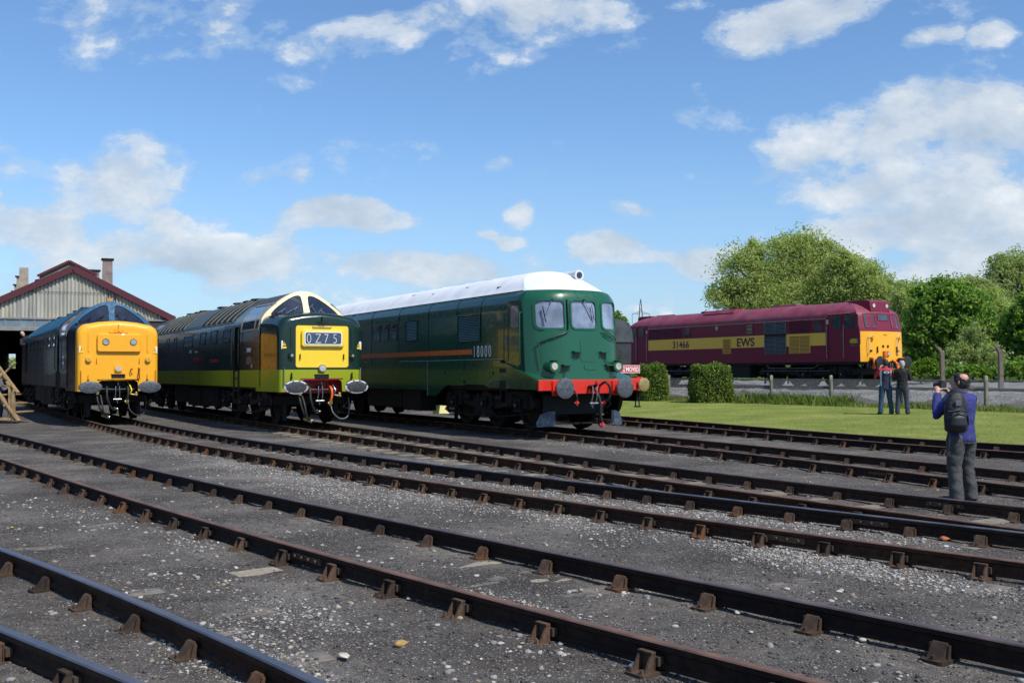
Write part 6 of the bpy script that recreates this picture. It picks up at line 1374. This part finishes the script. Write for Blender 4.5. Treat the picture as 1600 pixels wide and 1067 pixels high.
hedge('square clipped hedge standing alone in front of the fence under the lettering 31466', 1110, 600, 1.72, 1.62)
hedge('clipped hedge partly hidden by the brass buffer', 1019, 598, 1.25, 1.66, -1.2, 1.3)

# ================================================================== pylon with cables
def pylon():
    Yp = 600.0; k = Yp/FPX; X = (1001.5-800)*k; zt = CH+(579-466.5)*k
    t = empty('pylon', 'distant lattice electricity pylon above the maroon locomotive roof', 'pylon', (X, Yp, 0), 0)
    PM = simple('pylon_steel', (.16, .17, .18), .6, .3, .1); mb = MB()
    lev = [(0, 3.2), (.35*zt, 2.0), (.62*zt, 1.25), (.78*zt, .9), (.9*zt, .55), (zt, .06)]
    for (z0, w0), (z1, w1) in zip(lev, lev[1:]):
        for sx in (-1, 1):
            for sy in (-1, 1): mb.bar((sx*w0, sy*w0, z0), (sx*w1, sy*w1, z1), .28, .28)
            mb.bar((sx*w0, -w0, z0), (-sx*w1, -w1, z1), .16, .16); mb.bar((-w0, sx*w0, z0), (-w1, -sx*w1, z1), .16, .16)
    mb.build('lattice_tower', PM, t)
    ends = []
    for zz, w in ((.80*zt, 5.0),):
        mb = MB()
        for s in (-1, 1):
            mb.bar((s*.9, 0, zz+1.2), (s*w, 0, zz), .22, .22); mb.bar((s*.9, 0, zz), (s*w, 0, zz), .22, .22); mb.bar((s*2.2, 0, zz), (s*1.6, 0, zz+.8), .15, .15)
            mb.bar((s*w, 0, zz), (s*w, 0, zz-5.5), .25, .25)
        mb.build('cross_arm', PM, t); ends.append((w, zz))
    mb = MB()
    for s in (-1, 1):
        for dx in (-1, 1):
            P = []
            for q in range(13):
                f = q/12; P.append((s*5.0+dx*f*60, f*30*dx, .80*zt-5.5+f*2-1.5*math.sin(math.pi*f)))
            mb.tube(P, .04, 3)
    mb.build('power_cable', PM, t)
pylon()

# ================================================================== people
SKIN = simple('skin', (.50, .27, .19), .55, 0, .15, 12)
def rem(mb, name, mat, parent, vox=.011, it=3, disp=0, dsz=.09, fac=.6):
    o = mb.build(name, mat, None, fix=True)
    r = o.modifiers.new('r', 'REMESH'); r.mode = 'VOXEL'; r.voxel_size = vox; r.use_smooth_shade = True
    s = o.modifiers.new('s', 'SMOOTH'); s.iterations = it; s.factor = fac
    if disp:
        tx = bpy.data.textures.new('folds', 'CLOUDS'); tx.noise_scale = dsz; tx.noise_depth = 2
        d = o.modifiers.new('d', 'DISPLACE'); d.texture = tx; d.strength = disp; d.mid_level = .5
    dg = bpy.context.evaluated_depsgraph_get(); me = bpy.data.meshes.new_from_object(o.evaluated_get(dg))
    COL.objects.unlink(o); bpy.data.objects.remove(o)
    me.materials.clear(); [me.materials.append(m) for m in (mat if isinstance(mat, (list, tuple)) else [mat])]
    return link(bpy.data.objects.new(name, me), parent)
def eloft(mb, rings, n=20):
    mb.loft([[(cx+rx*math.cos(2*math.pi*k/n), cy+ry*math.sin(2*math.pi*k/n), z) for k in range(n)] for cx, cy, z, rx, ry in rings], closed=True, caps=True)
def lerp(a, b, t): return tuple(a[i]+(b[i]-a[i])*t for i in range(3))
def hand(mb, wr, dirv, palm, side, curl=.5):
    """palm + five fingers starting at the wrist, fingers along dirv, palm facing `palm`"""
    d = Vector(dirv).normalized(); p = Vector(palm); p = (p-d*p.dot(d)).normalized(); a = d.cross(p)*side; w = Vector(wr)
    mb.tube([w, w+d*.04, w+d*.085], [.024, .034, .034], 10)
    for q in (-.024, -.008, .008, .024): mb.tube([w+d*.03+a*q*.8, w+d*.095+a*q], [.014, .012], 8)
    for q, L in ((-.030, .060), (-.010, .078), (.010, .084), (.030, .075)):
        b = w+d*.09+a*q; c1 = b+d*L*.45+p*L*.15*curl; c2 = c1+d*L*.25+p*L*.38*curl; c3 = c2+d*L*.02+p*L*.35*curl; mb.tube([b-d*.02, b, c1, c2, c3], [.010, .0098, .009, .0085, .007], 8)
    b = w+d*.035+a*.028; mb.tube([b, b+a*.028+d*.025+p*.01, b+a*.034+d*.055+p*.03*curl*2], [.013, .011, .008], 8)
def person(label, loc, rz, Ht, top, legs, shoes, hairm, arm='camera', group=None, tilt=(0, 0), stance=.10, vox=.010, bald=False, sleeves=None, head_yaw=0.0, drop=None, capm=None):
    s = Ht/1.75; root = empty('person', label, 'person', loc, rz, group); root.scale = (s, s, s); root.rotation_euler = (tilt[0], tilt[1], rz)
    J = {'n': (0, .0, 1.50)}
    for sd, nm in ((-1, 'L'), (1, 'R')):
        J['sh'+nm] = (sd*.175, 0, 1.415)
        if arm == 'camera': J['el'+nm] = (sd*.285, .10, 1.185) if nm == 'L' else (sd*.25, .14, 1.18); J['wr'+nm] = (sd*.095, .23, 1.50)
        elif arm == 'low': J['el'+nm] = (sd*.25, .06, 1.13); J['wr'+nm] = (sd*.12, .26, 1.24)
        elif arm == 'sill': J['el'+nm] = (sd*.25, .15, 1.18); J['wr'+nm] = (sd*.12, .30, 1.14)
        J['hip'+nm] = (sd*.09, 0, .93); J['kn'+nm] = (sd*(.06+stance*.55), .02, .50); J['an'+nm] = (sd*(.04+stance), -.02, .09)
    # ---- body, one continuous surface
    mb = MB()
    eloft(mb, [(0, .0, .84, .13, .10), (0, 0, .95, .155, .11), (0, 0, 1.08, .135, .095), (0, .0, 1.22, .155, .105), (0, -.01, 1.36, .17, .105), (0, -.01, 1.43, .13, .08), (0, 0, 1.47, .065, .06)])
    mb.tube([(0, -.01, 1.44), (0, .0, 1.50), (0, .015, 1.56)], [.062, .056, .055], 14)
    cy, sy = math.cos(head_yaw), math.sin(head_yaw)
    def hp(x, y, z): return (x*cy-y*sy, x*sy+y*cy, z)
    hr = [(1.515, .035, .045, .035), (1.535, .055, .065, .02), (1.57, .066, .083, .012), (1.62, .074, .094, .008), (1.66, .077, .097, .004), (1.70, .072, .09, .0), (1.73, .055, .068, -.002), (1.75, .025, .03, -.004)]
    n = 22; mb.loft([[hp(rx*math.cos(2*math.pi*k/n), off+ry*math.sin(2*math.pi*k/n), z) for k in range(n)] for z, rx, ry, off in hr], closed=True, caps=True)
    mb.tube([hp(0, .09, 1.66), hp(0, .108, 1.635), hp(0, .120, 1.612), hp(0, .102, 1.603)], [.010, .012, .016, .012], 8)      # nose
    mb.tube([hp(-.025, .094, 1.575), hp(0, .101, 1.577), hp(.025, .094, 1.575)], .009, 8); mb.tube([hp(-.045, .088, 1.668), hp(0, .099, 1.664), hp(.045, .088, 1.668)], .010, 8)
    for e in (-1, 1): mb.tube([hp(e*.074, -.005, 1.65), hp(e*.086, -.014, 1.645), hp(e*.084, -.010, 1.61), hp(e*.074, 0, 1.60)], .010, 8)
    for nm, sd in (('L', -1), ('R', 1)):
        sh, el, wr = J['sh'+nm], J['el'+nm], J['wr'+nm]
        mb.tube([lerp(sh, (0, 0, 1.40), .35), sh, lerp(sh, el, .5), el, lerp(el, wr, .35), wr], [.055, .054, .046, .038, .040, .026], 12)
        d = (Vector(wr)-Vector(el)).normalized()
        hand(mb, wr, (d*.4+Vector((-sd*.5, .35, .35))) if arm == 'camera' else (d*.6+Vector((-sd*.3, .5, 0))), (-sd*.6, .3, -.1) if arm == 'camera' else (0, 0, -1), sd, .75)
        hi, kn, an = J['hip'+nm], J['kn'+nm], J['an'+nm]
        mb.tube([(hi[0], 0, .93), lerp(hi, kn, .5), kn, lerp(kn, an, .35), an], [.085, .074, .055, .053, .038], 12)
        mb.tube([an, (an[0], .03, .05), (an[0]+sd*.015, .13, .035), (an[0]+sd*.02, .19, .03)], [.038, .042, .035, .022], 10)
    rem(mb, 'body', SKIN, root, vox*.85, 2)
    # ---- top garment
    mb = MB()
    eloft(mb, [(0, 0, .83, .172, .128), (0, 0, .87, .182, .135), (0, 0, .97, .172, .128), (0, 0, 1.08, .165, .122), (0, 0, 1.22, .182, .128), (0, -.008, 1.34, .198, .128), (0, -.01, 1.41, .185, .112), (0, -.008, 1.455, .115, .085), (0, 0, 1.485, .068, .064)])
    rem(mb, 'jumper', top, root, vox, 4, .022*1.0, .10) if sleeves else None
    ms = mb if not sleeves else MB()
    for nm in 'LR':
        sh, el, wr = J['sh'+nm], J['el'+nm], J['wr'+nm]
        ms.tube([lerp(sh, (0, 0, 1.38), .45), sh, lerp(sh, el, .5), el, lerp(el, wr, .4), lerp(el, wr, .86), lerp(el, wr, .9)], [.075, .078, .068, .062, .056, .044, .046], 14)
    rem(ms, 'jumper' if not sleeves else 'sleeves', sleeves or top, root, vox, 4, .022, .09)
    # collar
    mb = MB(); n = 20; mb.loft([[((rr)*math.cos(2*math.pi*k/n), .003+(rr*.95)*math.sin(2*math.pi*k/n), z+.012*math.sin(2*math.pi*k/n)) for k in range(n)] for rr, z in ((.068, 1.47), (.075, 1.49), (.070, 1.515), (.062, 1.51))], closed=True); mb.build('collar', capm or top, root, smooth=60)
    # ---- trousers
    mb = MB()
    eloft(mb, [(0, 0, .80, .165, .125), (0, 0, .90, .172, .130), (0, 0, .99, .152, .115), (0, 0, 1.02, .145, .11)])
    for nm in 'LR':
        hi, kn, an = J['hip'+nm], J['kn'+nm], J['an'+nm]
        mb.tube([(hi[0], 0, .92), lerp(hi, kn, .25), lerp(hi, kn, .6), kn, lerp(kn, an, .4), lerp(kn, an, .8), (an[0], an[1], .055), (an[0], an[1], .045)], [.098, .106, .092, .080, .077, .075, .078, .070], 16)
    rem(mb, 'trousers', legs, root, vox, 3, .024, .11)
    for nm, sd in (('L', -1), ('R', 1)):
        an = J['an'+nm]; mb = MB(); mb.tube([(an[0], -.06, .045), (an[0], .02, .055), (an[0]+sd*.012, .12, .045), (an[0]+sd*.02, .21, .032)], [.042, .052, .050, .034], 12); mb.box(an[0]-.045, an[0]+.05, -.09, .22, .0, .022)
        rem(mb, 'shoe', shoes, root, .009, 2)
    # ---- hair
    mb = MB(); n = 26; rings = []
    for z, rx, ry, off in ((1.545, .060, .060, -.022), (1.58, .076, .082, -.014), (1.62, .085, .098, -.010), (1.66, .088, .102, -.008), (1.70, .083, .098, -.006), (1.735, .066, .080, -.006), (1.757, .040, .048, -.006)):
        rings.append([hp(rx*math.cos(2*math.pi*k/n), off+ry*math.sin(2*math.pi*k/n)*(1 if math.sin(2*math.pi*k/n) < .35 or z > 1.70 else .86)+.0, z) for k in range(n)])
    mb.loft(rings, closed=True, caps=True)
    hr_ = rem(mb, 'hair', hairm, root, .009, 2, .013, .025)
    if bald:
        # bare patch on the crown: trim the hair there so the scalp shows
        me = hr_.data; bm = bmesh.new(); bm.from_mesh(me); c = Vector((-.030, -.078, 1.716))
        bmesh.ops.delete(bm, geom=[f for f in bm.faces if (f.calc_center_median()-c).length < .055], context='FACES'); bm.to_mesh(me); bm.free()
    else:
        me = hr_.data
    bm = bmesh.new(); bm.from_mesh(me); inv = lambda v: (v.x*cy+v.y*sy, -v.x*sy+v.y*cy, v.z)
    kill = [f for f in bm.faces if (lambda q: q[1] > .055 and q[2] < 1.715)(inv(f.calc_center_median()))]; bmesh.ops.delete(bm, geom=kill, context='FACES'); bm.to_mesh(me); bm.free()
    return root, J
JUM = simple('purple_blue_jumper', (.026, .032, .165), .9, 0, .25, 9, bmp=.4, bs=120)
TRG = simple('dark_grey_trousers', (.055, .055, .056), .75, 0, .3, 10, bmp=.3)
HAIRD = simple('dark_grey_hair', (.016, .012, .011), .85, 0, .6, 25, dirt=(.16, .15, .148), ds=16, dirtamt=.8, bmp=.8, bs=60)
HAIRG = simple('silver_hair', (.42, .42, .42), .7, 0, .3, 25, bmp=.6, bs=60); HAIRB = simple('dark_hair', (.03, .02, .015), .6, 0, .4, 25, bmp=.6, bs=60)
SHO = simple('brown_shoes', (.09, .05, .035), .5, 0, .3); SHB = simple('black_shoes', (.02, .02, .022), .5, 0, .3)
WCOL = simple('pale_collar', (.45, .5, .6), .8, 0, .1)
mx, my = gnd(1504, 786, -.165); RZ = R(32)
man, J = person('man in a purple-blue jumper and grey trousers, seen from behind, taking a picture', (mx, my, -.160), RZ, 1.66, JUM, TRG, SHB, HAIRD, 'camera', None, (0, 0), .09, .009, True, head_yaw=R(14), capm=JUM); man.scale = (man.scale[0]*1.20, man.scale[1]*1.18, man.scale[2]*.975)
def camera_thing(label, root, z=1.60, y=.27):
    mb = MB(); mb.box(-.068, .068, -.03, .03, -.045, .045); mb.box(-.03, .03, -.03, .035, .045, .068); mb.cyl((0, .03, 0), (0, .13, 0), .038, .042, 20); mb.cyl((0, .125, 0), (0, .132, 0), .034, n=20, m=1); mb.box(.035, .07, -.02, .045, -.045, .045)
    o = mb.build('camera', [RUB, GLD], None, bevel=.006); s = .85*min(root.scale[0], 1); M = Matrix.Translation(root.location) @ root.rotation_euler.to_matrix().to_4x4() @ Matrix.Translation((0, y*root.scale[1], z*root.scale[2])) @ Matrix.Diagonal((s, s, s, 1)); o.matrix_world = M; tag(o, label, 'camera'); return o
camera_thing('black camera held up to his face by the man in the purple-blue jumper', man, 1.585, .235)
# backpack on his left shoulder
PK = simple('black_nylon', (.008, .009, .010), .55, 0, .4, 12, bmp=.5, bs=90); PKG = simple('charcoal_nylon', (.018, .022, .026), .5, 0, .3, 12, bmp=.5, bs=90)
bp = empty('backpack', 'black camera backpack slung on the left shoulder of the man in the purple-blue jumper', 'backpack', (mx-.175, my-.25, -.17), R(6))
mb = MB(); eloft(mb, [(0, 0, .90, .10, .07), (0, 0, .93, .138, .095), (0, 0, 1.05, .148, .105), (0, .005, 1.2, .142, .10), (.005, .01, 1.31, .120, .085), (.015, .015, 1.38, .085, .062), (.02, .02, 1.405, .04, .03)], 24); rem(mb, 'bag', PK, bp, .009, 2, .012, .06)
mb = MB(); eloft(mb, [(-.01, -.085, .96, .10, .04), (-.01, -.095, 1.0, .112, .05), (-.01, -.095, 1.09, .108, .048), (-.01, -.08, 1.15, .08, .03)], 20); pc = rem(mb, 'front_pocket', PKG, bp, .008, 2)
mb = MB(); mb.tube([(-.12, -.115, 1.02), (-.10, -.135, 1.12), (-.01, -.145, 1.165), (.08, -.135, 1.12), (.10, -.115, 1.0)], .010, 8); mb.tube([(-.13, -.06, 1.16), (0, -.115, 1.185), (.13, -.06, 1.16)], .007, 6); mb.build('piping', PKG, pc, smooth=60)
mb = MB(); mb.box(-.055, .02, -.103, -.088, 1.23, 1.30); mb.build('label_patch', simple('patch_grey', (.10, .11, .12), .5), bp, bevel=.004)
mb = MB(); mb.tube([(.03, .02, 1.36), (.05, .05, 1.395), (.05, .14, 1.41), (.03, .24, 1.36), (-.01, .29, 1.2)], [.022, .026, .026, .024, .02], 8); mb.build('shoulder_strap', PKG, bp, smooth=60)
mb = MB(); mb.tube([(-.10, -.02, .93), (-.11, -.03, .80), (-.125, -.03, .66)], [.020, .017, .014], 8); mb.box(-.15, -.10, -.05, -.01, .62, .67); mb.box(.06, .09, -.11, -.095, 1.0, 1.05); mb.build('hanging_strap', PK, bp, smooth=60)

# two men by the fence
NAVYJ = newmat('navy_jacket'); m, nt, b, tc = NAVYJ; sp_ = nt.nodes.new('ShaderNodeSeparateXYZ'); nt.links.new(tc.outputs['Object'], sp_.inputs[0]); ab = math_(nt, 'ABSOLUTE', sp_.outputs[0])
cz = mixc(nt, math_(nt, 'GREATER_THAN', ab, .135), (.014, .016, .055), (.50, .55, .62)); cz = mixc(nt, math_(nt, 'GREATER_THAN', sp_.outputs[2], 1.40), cz, (.42, .02, .03))
cz = mixc(nt, math_(nt, 'GREATER_THAN', math_(nt, 'ABSOLUTE', math_(nt, 'SUBTRACT', sp_.outputs[2], 1.10)), .20), cz, (.014, .016, .055)) if False else cz
nt.links.new(cz, b.inputs['Base Color']); b.inputs['Roughness'].default_value = .8; NAVYJ = m
REDS = simple('red_sleeve', (.45, .018, .035), .8, 0, .25, 9); JEAN = simple('blue_jeans', (.028, .060, .115), .85, 0, .35, 10, bmp=.3); DJEAN = simple('slate_trousers', (.045, .050, .080), .85, 0, .35, 10)
BLKJ = simple('black_jumper', (.016, .013, .014), .9, 0, .3, 9, bmp=.3)
ya = 33.6
def mpos(px, Yd): x = (px-800)/FPX*Yd; return (x, Yd, float(H(np.array(x), np.array(Yd)))+.03)
ma, _ = person('man in a navy jacket with red sleeves and blue jeans photographing over the fence', mpos(1383, ya), R(-6), 1.80, NAVYJ, JEAN, SHB, HAIRB, 'camera', 'photographers by the fence', (0, 0), .13, .011, sleeves=REDS)
camera_thing('small black camera held by the man in the navy jacket with red sleeves', ma)
mb = MB(); n = 18; mb.prism([(.085*math.cos(2*math.pi*k/n), 1.335+.038*math.sin(2*math.pi*k/n)) for k in range(n)], lambda a, b, t: (a, -.150+t, b), .012); mb.prism([(.06*math.cos(2*math.pi*k/n), 1.335+.022*math.sin(2*math.pi*k/n)) for k in range(n)], lambda a, b, t: (a, -.153+t, b), .004, 1); mb.build('jacket_emblem', [WHT, NAVYJ], ma)
mb_, _ = person('silver-haired man in a black jumper and slate trousers beside the man with red sleeves', mpos(1409, ya-.3), R(-28), 1.74, BLKJ, DJEAN, SHO, HAIRG, 'low', 'photographers by the fence', (0, 0), .12, .011, head_yaw=R(8))
# driver leaning out of the far cab of the blue locomotive
X, Y, th, dz = LOCO['d1']; px_, py_ = axispt('d1', 18.5, -.62)
person('driver leaning out of the rear cab window of the blue locomotive', (px_, py_, 1.86), th+math.pi-R(15), 1.75, BLKJ, DJEAN, SHB, HAIRG, 'sill', None, (0, R(28)), .08, .014)
# visitor behind the timber steps
xx, yy = (1-800)/FPX*35.6, 35.6
person('visitor in a grey top and blue jeans standing behind the timber steps', (xx, yy, -.165), R(-60), 1.66, simple('grey_blue_top', (.10, .12, .15), .85, 0, .3, 9), JEAN, SHB, HAIRB, 'low', None, (0, 0), .10, .014)

# ------------------------------------------------------------------ world: sky with clouds, sun, camera
SUND = Vector((.716, -.698, 0)).normalized(); ELEV = R(51)
SC.world = bpy.data.worlds.new('World'); SC.world.use_nodes = True
nt = SC.world.node_tree; bg = nt.nodes['Background']
sky = nt.nodes.new('ShaderNodeTexSky'); sky.sky_type = 'NISHITA'; sky.sun_disc = False; sky.sun_elevation = ELEV
sky.sun_rotation = math.atan2(SUND.x, SUND.y); sky.air_density = 1.0; sky.dust_density = .6; sky.ozone_density = 2.6; sky.altitude = 50
tc = nt.nodes.new('ShaderNodeTexCoord'); sx = nt.nodes.new('ShaderNodeSeparateXYZ'); nt.links.new(tc.outputs['Generated'], sx.inputs[0])
ay = math_(nt, 'MAXIMUM', math_(nt, 'ABSOLUTE', sx.outputs[1]), .05)
U = math_(nt, 'DIVIDE', sx.outputs[0], ay); W = math_(nt, 'DIVIDE', sx.outputs[2], ay)
cb = nt.nodes.new('ShaderNodeCombineXYZ'); nt.links.new(U, cb.inputs[0]); nt.links.new(W, cb.inputs[1]); UV = cb.outputs[0]
def sv(op, a, b=None, c=None):
    n = nt.nodes.new('ShaderNodeVectorMath'); n.operation = op
    for i, v in enumerate((a, b, c)):
        if v is None: continue
        if hasattr(v, 'is_linked'): nt.links.new(v, n.inputs[i])
        else: n.inputs[i].default_value = v
    return n
# warp for ragged edges
wn = noise(nt, UV, 3.2, 3, .55); wv = sv('MULTIPLY_ADD', sv('SUBTRACT', wn.outputs['Color'], (.5, .5, .5)).outputs[0], (.16, .10, 0), UV).outputs[0]
def px2uv(px, py):
    d = rayd(px, py); return d.x/d.y, d.z/d.y
CL = [  # px, py, rx, ry, strength, tilt(deg)
 (250, 40, 250, 75, .46, 0), (90, 60, 110, 60, .30, 0), (585, 62, 130, 36, .86, 16), (860, 38, 165, 58, .80, 12), (980, 93, 55, 20, .5, 15), (1235, 48, 110, 44, .92, 12),
 (205, 268, 125, 58, .88, 8), (20, 245, 62, 42, .66, 0), (45, 345, 95, 38, .95, 0), (180, 385, 230, 34, .42, 0), (390, 392, 115, 34, 1.0, 0), (285, 335, 40, 18, .5, 0), (550, 343, 95, 24, 1.0, 0), (640, 412, 110, 26, .95, 0), (425, 283, 32, 22, .6, 0), (475, 285, 26, 28, .45, 0),
 (800, 327, 28, 24, .72, 0), (767, 250, 38, 15, .55, 10), (945, 388, 72, 34, 1.05, 0), (1085, 402, 85, 32, 1.0, 0), (982, 320, 45, 15, .5, 0), (780, 372, 34, 12, .5, 0), (845, 272, 24, 12, .3, 0),
 (1345, 215, 165, 66, .92, 14), (1530, 215, 140, 70, .72, 0), (1350, 292, 120, 26, .72, 0), (1500, 300, 170, 40, .50, 0), (1345, 356, 50, 32, 1.0, 0), (1430, 350, 80, 30, 1.0, 0), (1520, 380, 170, 70, .66, 0), (1290, 350, 60, 22, .5, 0),
 (1540, 62, 42, 20, .6, 20), (1440, 75, 50, 16, .45, 20), (9, 300, 14, 10, 1.0, 0), (1480, 165, 160, 50, .45, 0), (1090, 18, 40, 14, .4, 0), (610, 240, 120, 22, .25, 0), (740, 358, 30, 10, .35, 0),
 (160, 445, 300, 40, .26, 0), (560, 430, 240, 34, .26, 0), (300, 360, 160, 40, .15, 0), (1480, 440, 200, 60, .3, 0), (1750, 300, 200, 120, .8, 0), (-200, 300, 180, 90, .8, 0), (1900, 60, 260, 90, .8, 0), (-300, 80, 260, 90, .7, 0), (800, -220, 500, 90, .6, 0), (300, -420, 400, 90, .7, 0), (1500, -400, 500, 120, .7, 0)]
dens = None
for (px, py, rx, ry, s, tl) in CL:
    u, v = px2uv(px, py); k = 1/FPX
    mp = nt.nodes.new('ShaderNodeMapping'); mp.vector_type = 'TEXTURE'
    mp.inputs['Location'].default_value = (u, v, 0); mp.inputs['Rotation'].default_value = (0, 0, R(tl)); mp.inputs['Scale'].default_value = (rx*k*1.3, ry*k*1.35, 1)
    nt.links.new(wv, mp.inputs[0])
    ln = sv('LENGTH', mp.outputs[0]).outputs['Value']
    q = math_(nt, 'MULTIPLY', math_(nt, 'SUBTRACT', 1, math_(nt, 'MULTIPLY', ln, ln), clamp=True), s)
    dens = q if dens is None else math_(nt, 'SUBTRACT', math_(nt, 'ADD', dens, q), math_(nt, 'MULTIPLY', dens, q))
mpn = nt.nodes.new('ShaderNodeMapping'); mpn.inputs['Scale'].default_value = (1, 1.7, 1); nt.links.new(UV, mpn.inputs[0])
def cloudfield(off, sc=7.5, dt=9, ro=.62):
    src = mpn.outputs[0]
    if off: src = sv('ADD', src, off).outputs[0]
    return noise(nt, src, sc, dt, ro, .1).outputs[0]
c0 = cloudfield(None); c1 = cloudfield((.016, .040, 0))
hz = nt.nodes.new('ShaderNodeMapRange'); nt.links.new(W, hz.inputs[0]); hz.inputs[1].default_value = .20; hz.inputs[2].default_value = .03; hz.inputs[3].default_value = 0; hz.inputs[4].default_value = .27
dd_ = math_(nt, 'ADD', math_(nt, 'ADD', dens, hz.outputs[0]), math_(nt, 'MULTIPLY', math_(nt, 'SUBTRACT', c0, .5), 2.9))
mask = ramp(nt, dd_, [(.26, (0, 0, 0)), (.44, (.36,)*3), (.62, (.84,)*3), (.85, (1, 1, 1))], 'EASE').outputs[0]
thick = math_(nt, 'MULTIPLY_ADD', dd_, -.28, .30)
shade = math_(nt, 'ADD', math_(nt, 'MULTIPLY_ADD', math_(nt, 'SUBTRACT', c0, c1), 2.6, .42), thick, clamp=True)
ccol = ramp(nt, shade, [(0, (.47, .56, .67)), (.4, (.60, .68, .77)), (.75, (.76, .81, .86)), (1, (.92, .94, .96))]).outputs[0]
thin = mixc(nt, mask, (.42, .60, .82), ccol)
lp = .82
skyc = mixc(nt, 1.0, sky.outputs[0], (.86, 1.06, 1.24), 'MULTIPLY')
SKYK = .132
skys = mixc(nt, 1.0, skyc, (SKYK,)*3, 'MULTIPLY')
# pale band low over the horizon
hz2 = nt.nodes.new('ShaderNodeMapRange'); nt.links.new(W, hz2.inputs[0]); hz2.inputs[1].default_value = .22; hz2.inputs[2].default_value = .0; hz2.inputs[3].default_value = 0; hz2.inputs[4].default_value = .55
skys = mixc(nt, hz2.outputs[0], skys, (.42, .58, .80))
fin = mixc(nt, math_(nt, 'MULTIPLY', mask, .86), skys, thin)
fin = mixc(nt, 1.0, fin, (10.0,)*3, 'MULTIPLY')
nt.links.new(fin, bg.inputs['Color']); bg.inputs['Strength'].default_value = .1
SC.world.cycles.sampling_method = 'MANUAL'; SC.world.cycles.sample_map_resolution = 512

sl = bpy.data.lights.new('sun', 'SUN'); sl.energy = 4.8; sl.angle = R(.53); sl.color = (1, .955, .88)
so = link(bpy.data.objects.new('sun', sl)); so.rotation_euler = Vector((SUND.x*math.cos(ELEV), SUND.y*math.cos(ELEV), math.sin(ELEV))).to_track_quat('Z', 'Y').to_euler()

cam = bpy.data.cameras.new('camera'); co = link(bpy.data.objects.new('camera', cam))
c, s = math.cos(ROLL), math.sin(ROLL); cp, sp = math.cos(PITCH), math.sin(PITCH)
xr = Vector((c, -sp*s, cp*s)); yu = Vector((-s, -sp*c, cp*c)); zf = -Vector((0, cp, sp))
M = Matrix((xr, yu, zf)).transposed().to_4x4(); M.translation = (0, 0, CH); co.matrix_world = M
cam.sensor_width = 36; cam.sensor_fit = 'HORIZONTAL'; cam.lens = 36*FPX/1600; cam.clip_start = .1; cam.clip_end = 6000
SC.camera = co
SC.view_settings.view_transform = 'Standard'; SC.view_settings.look = 'None'; SC.view_settings.exposure = 0; SC.view_settings.gamma = 1
SC.cycles.max_bounces = 6; SC.cycles.transparent_max_bounces = 8; SC.cycles.sample_clamp_indirect = 6
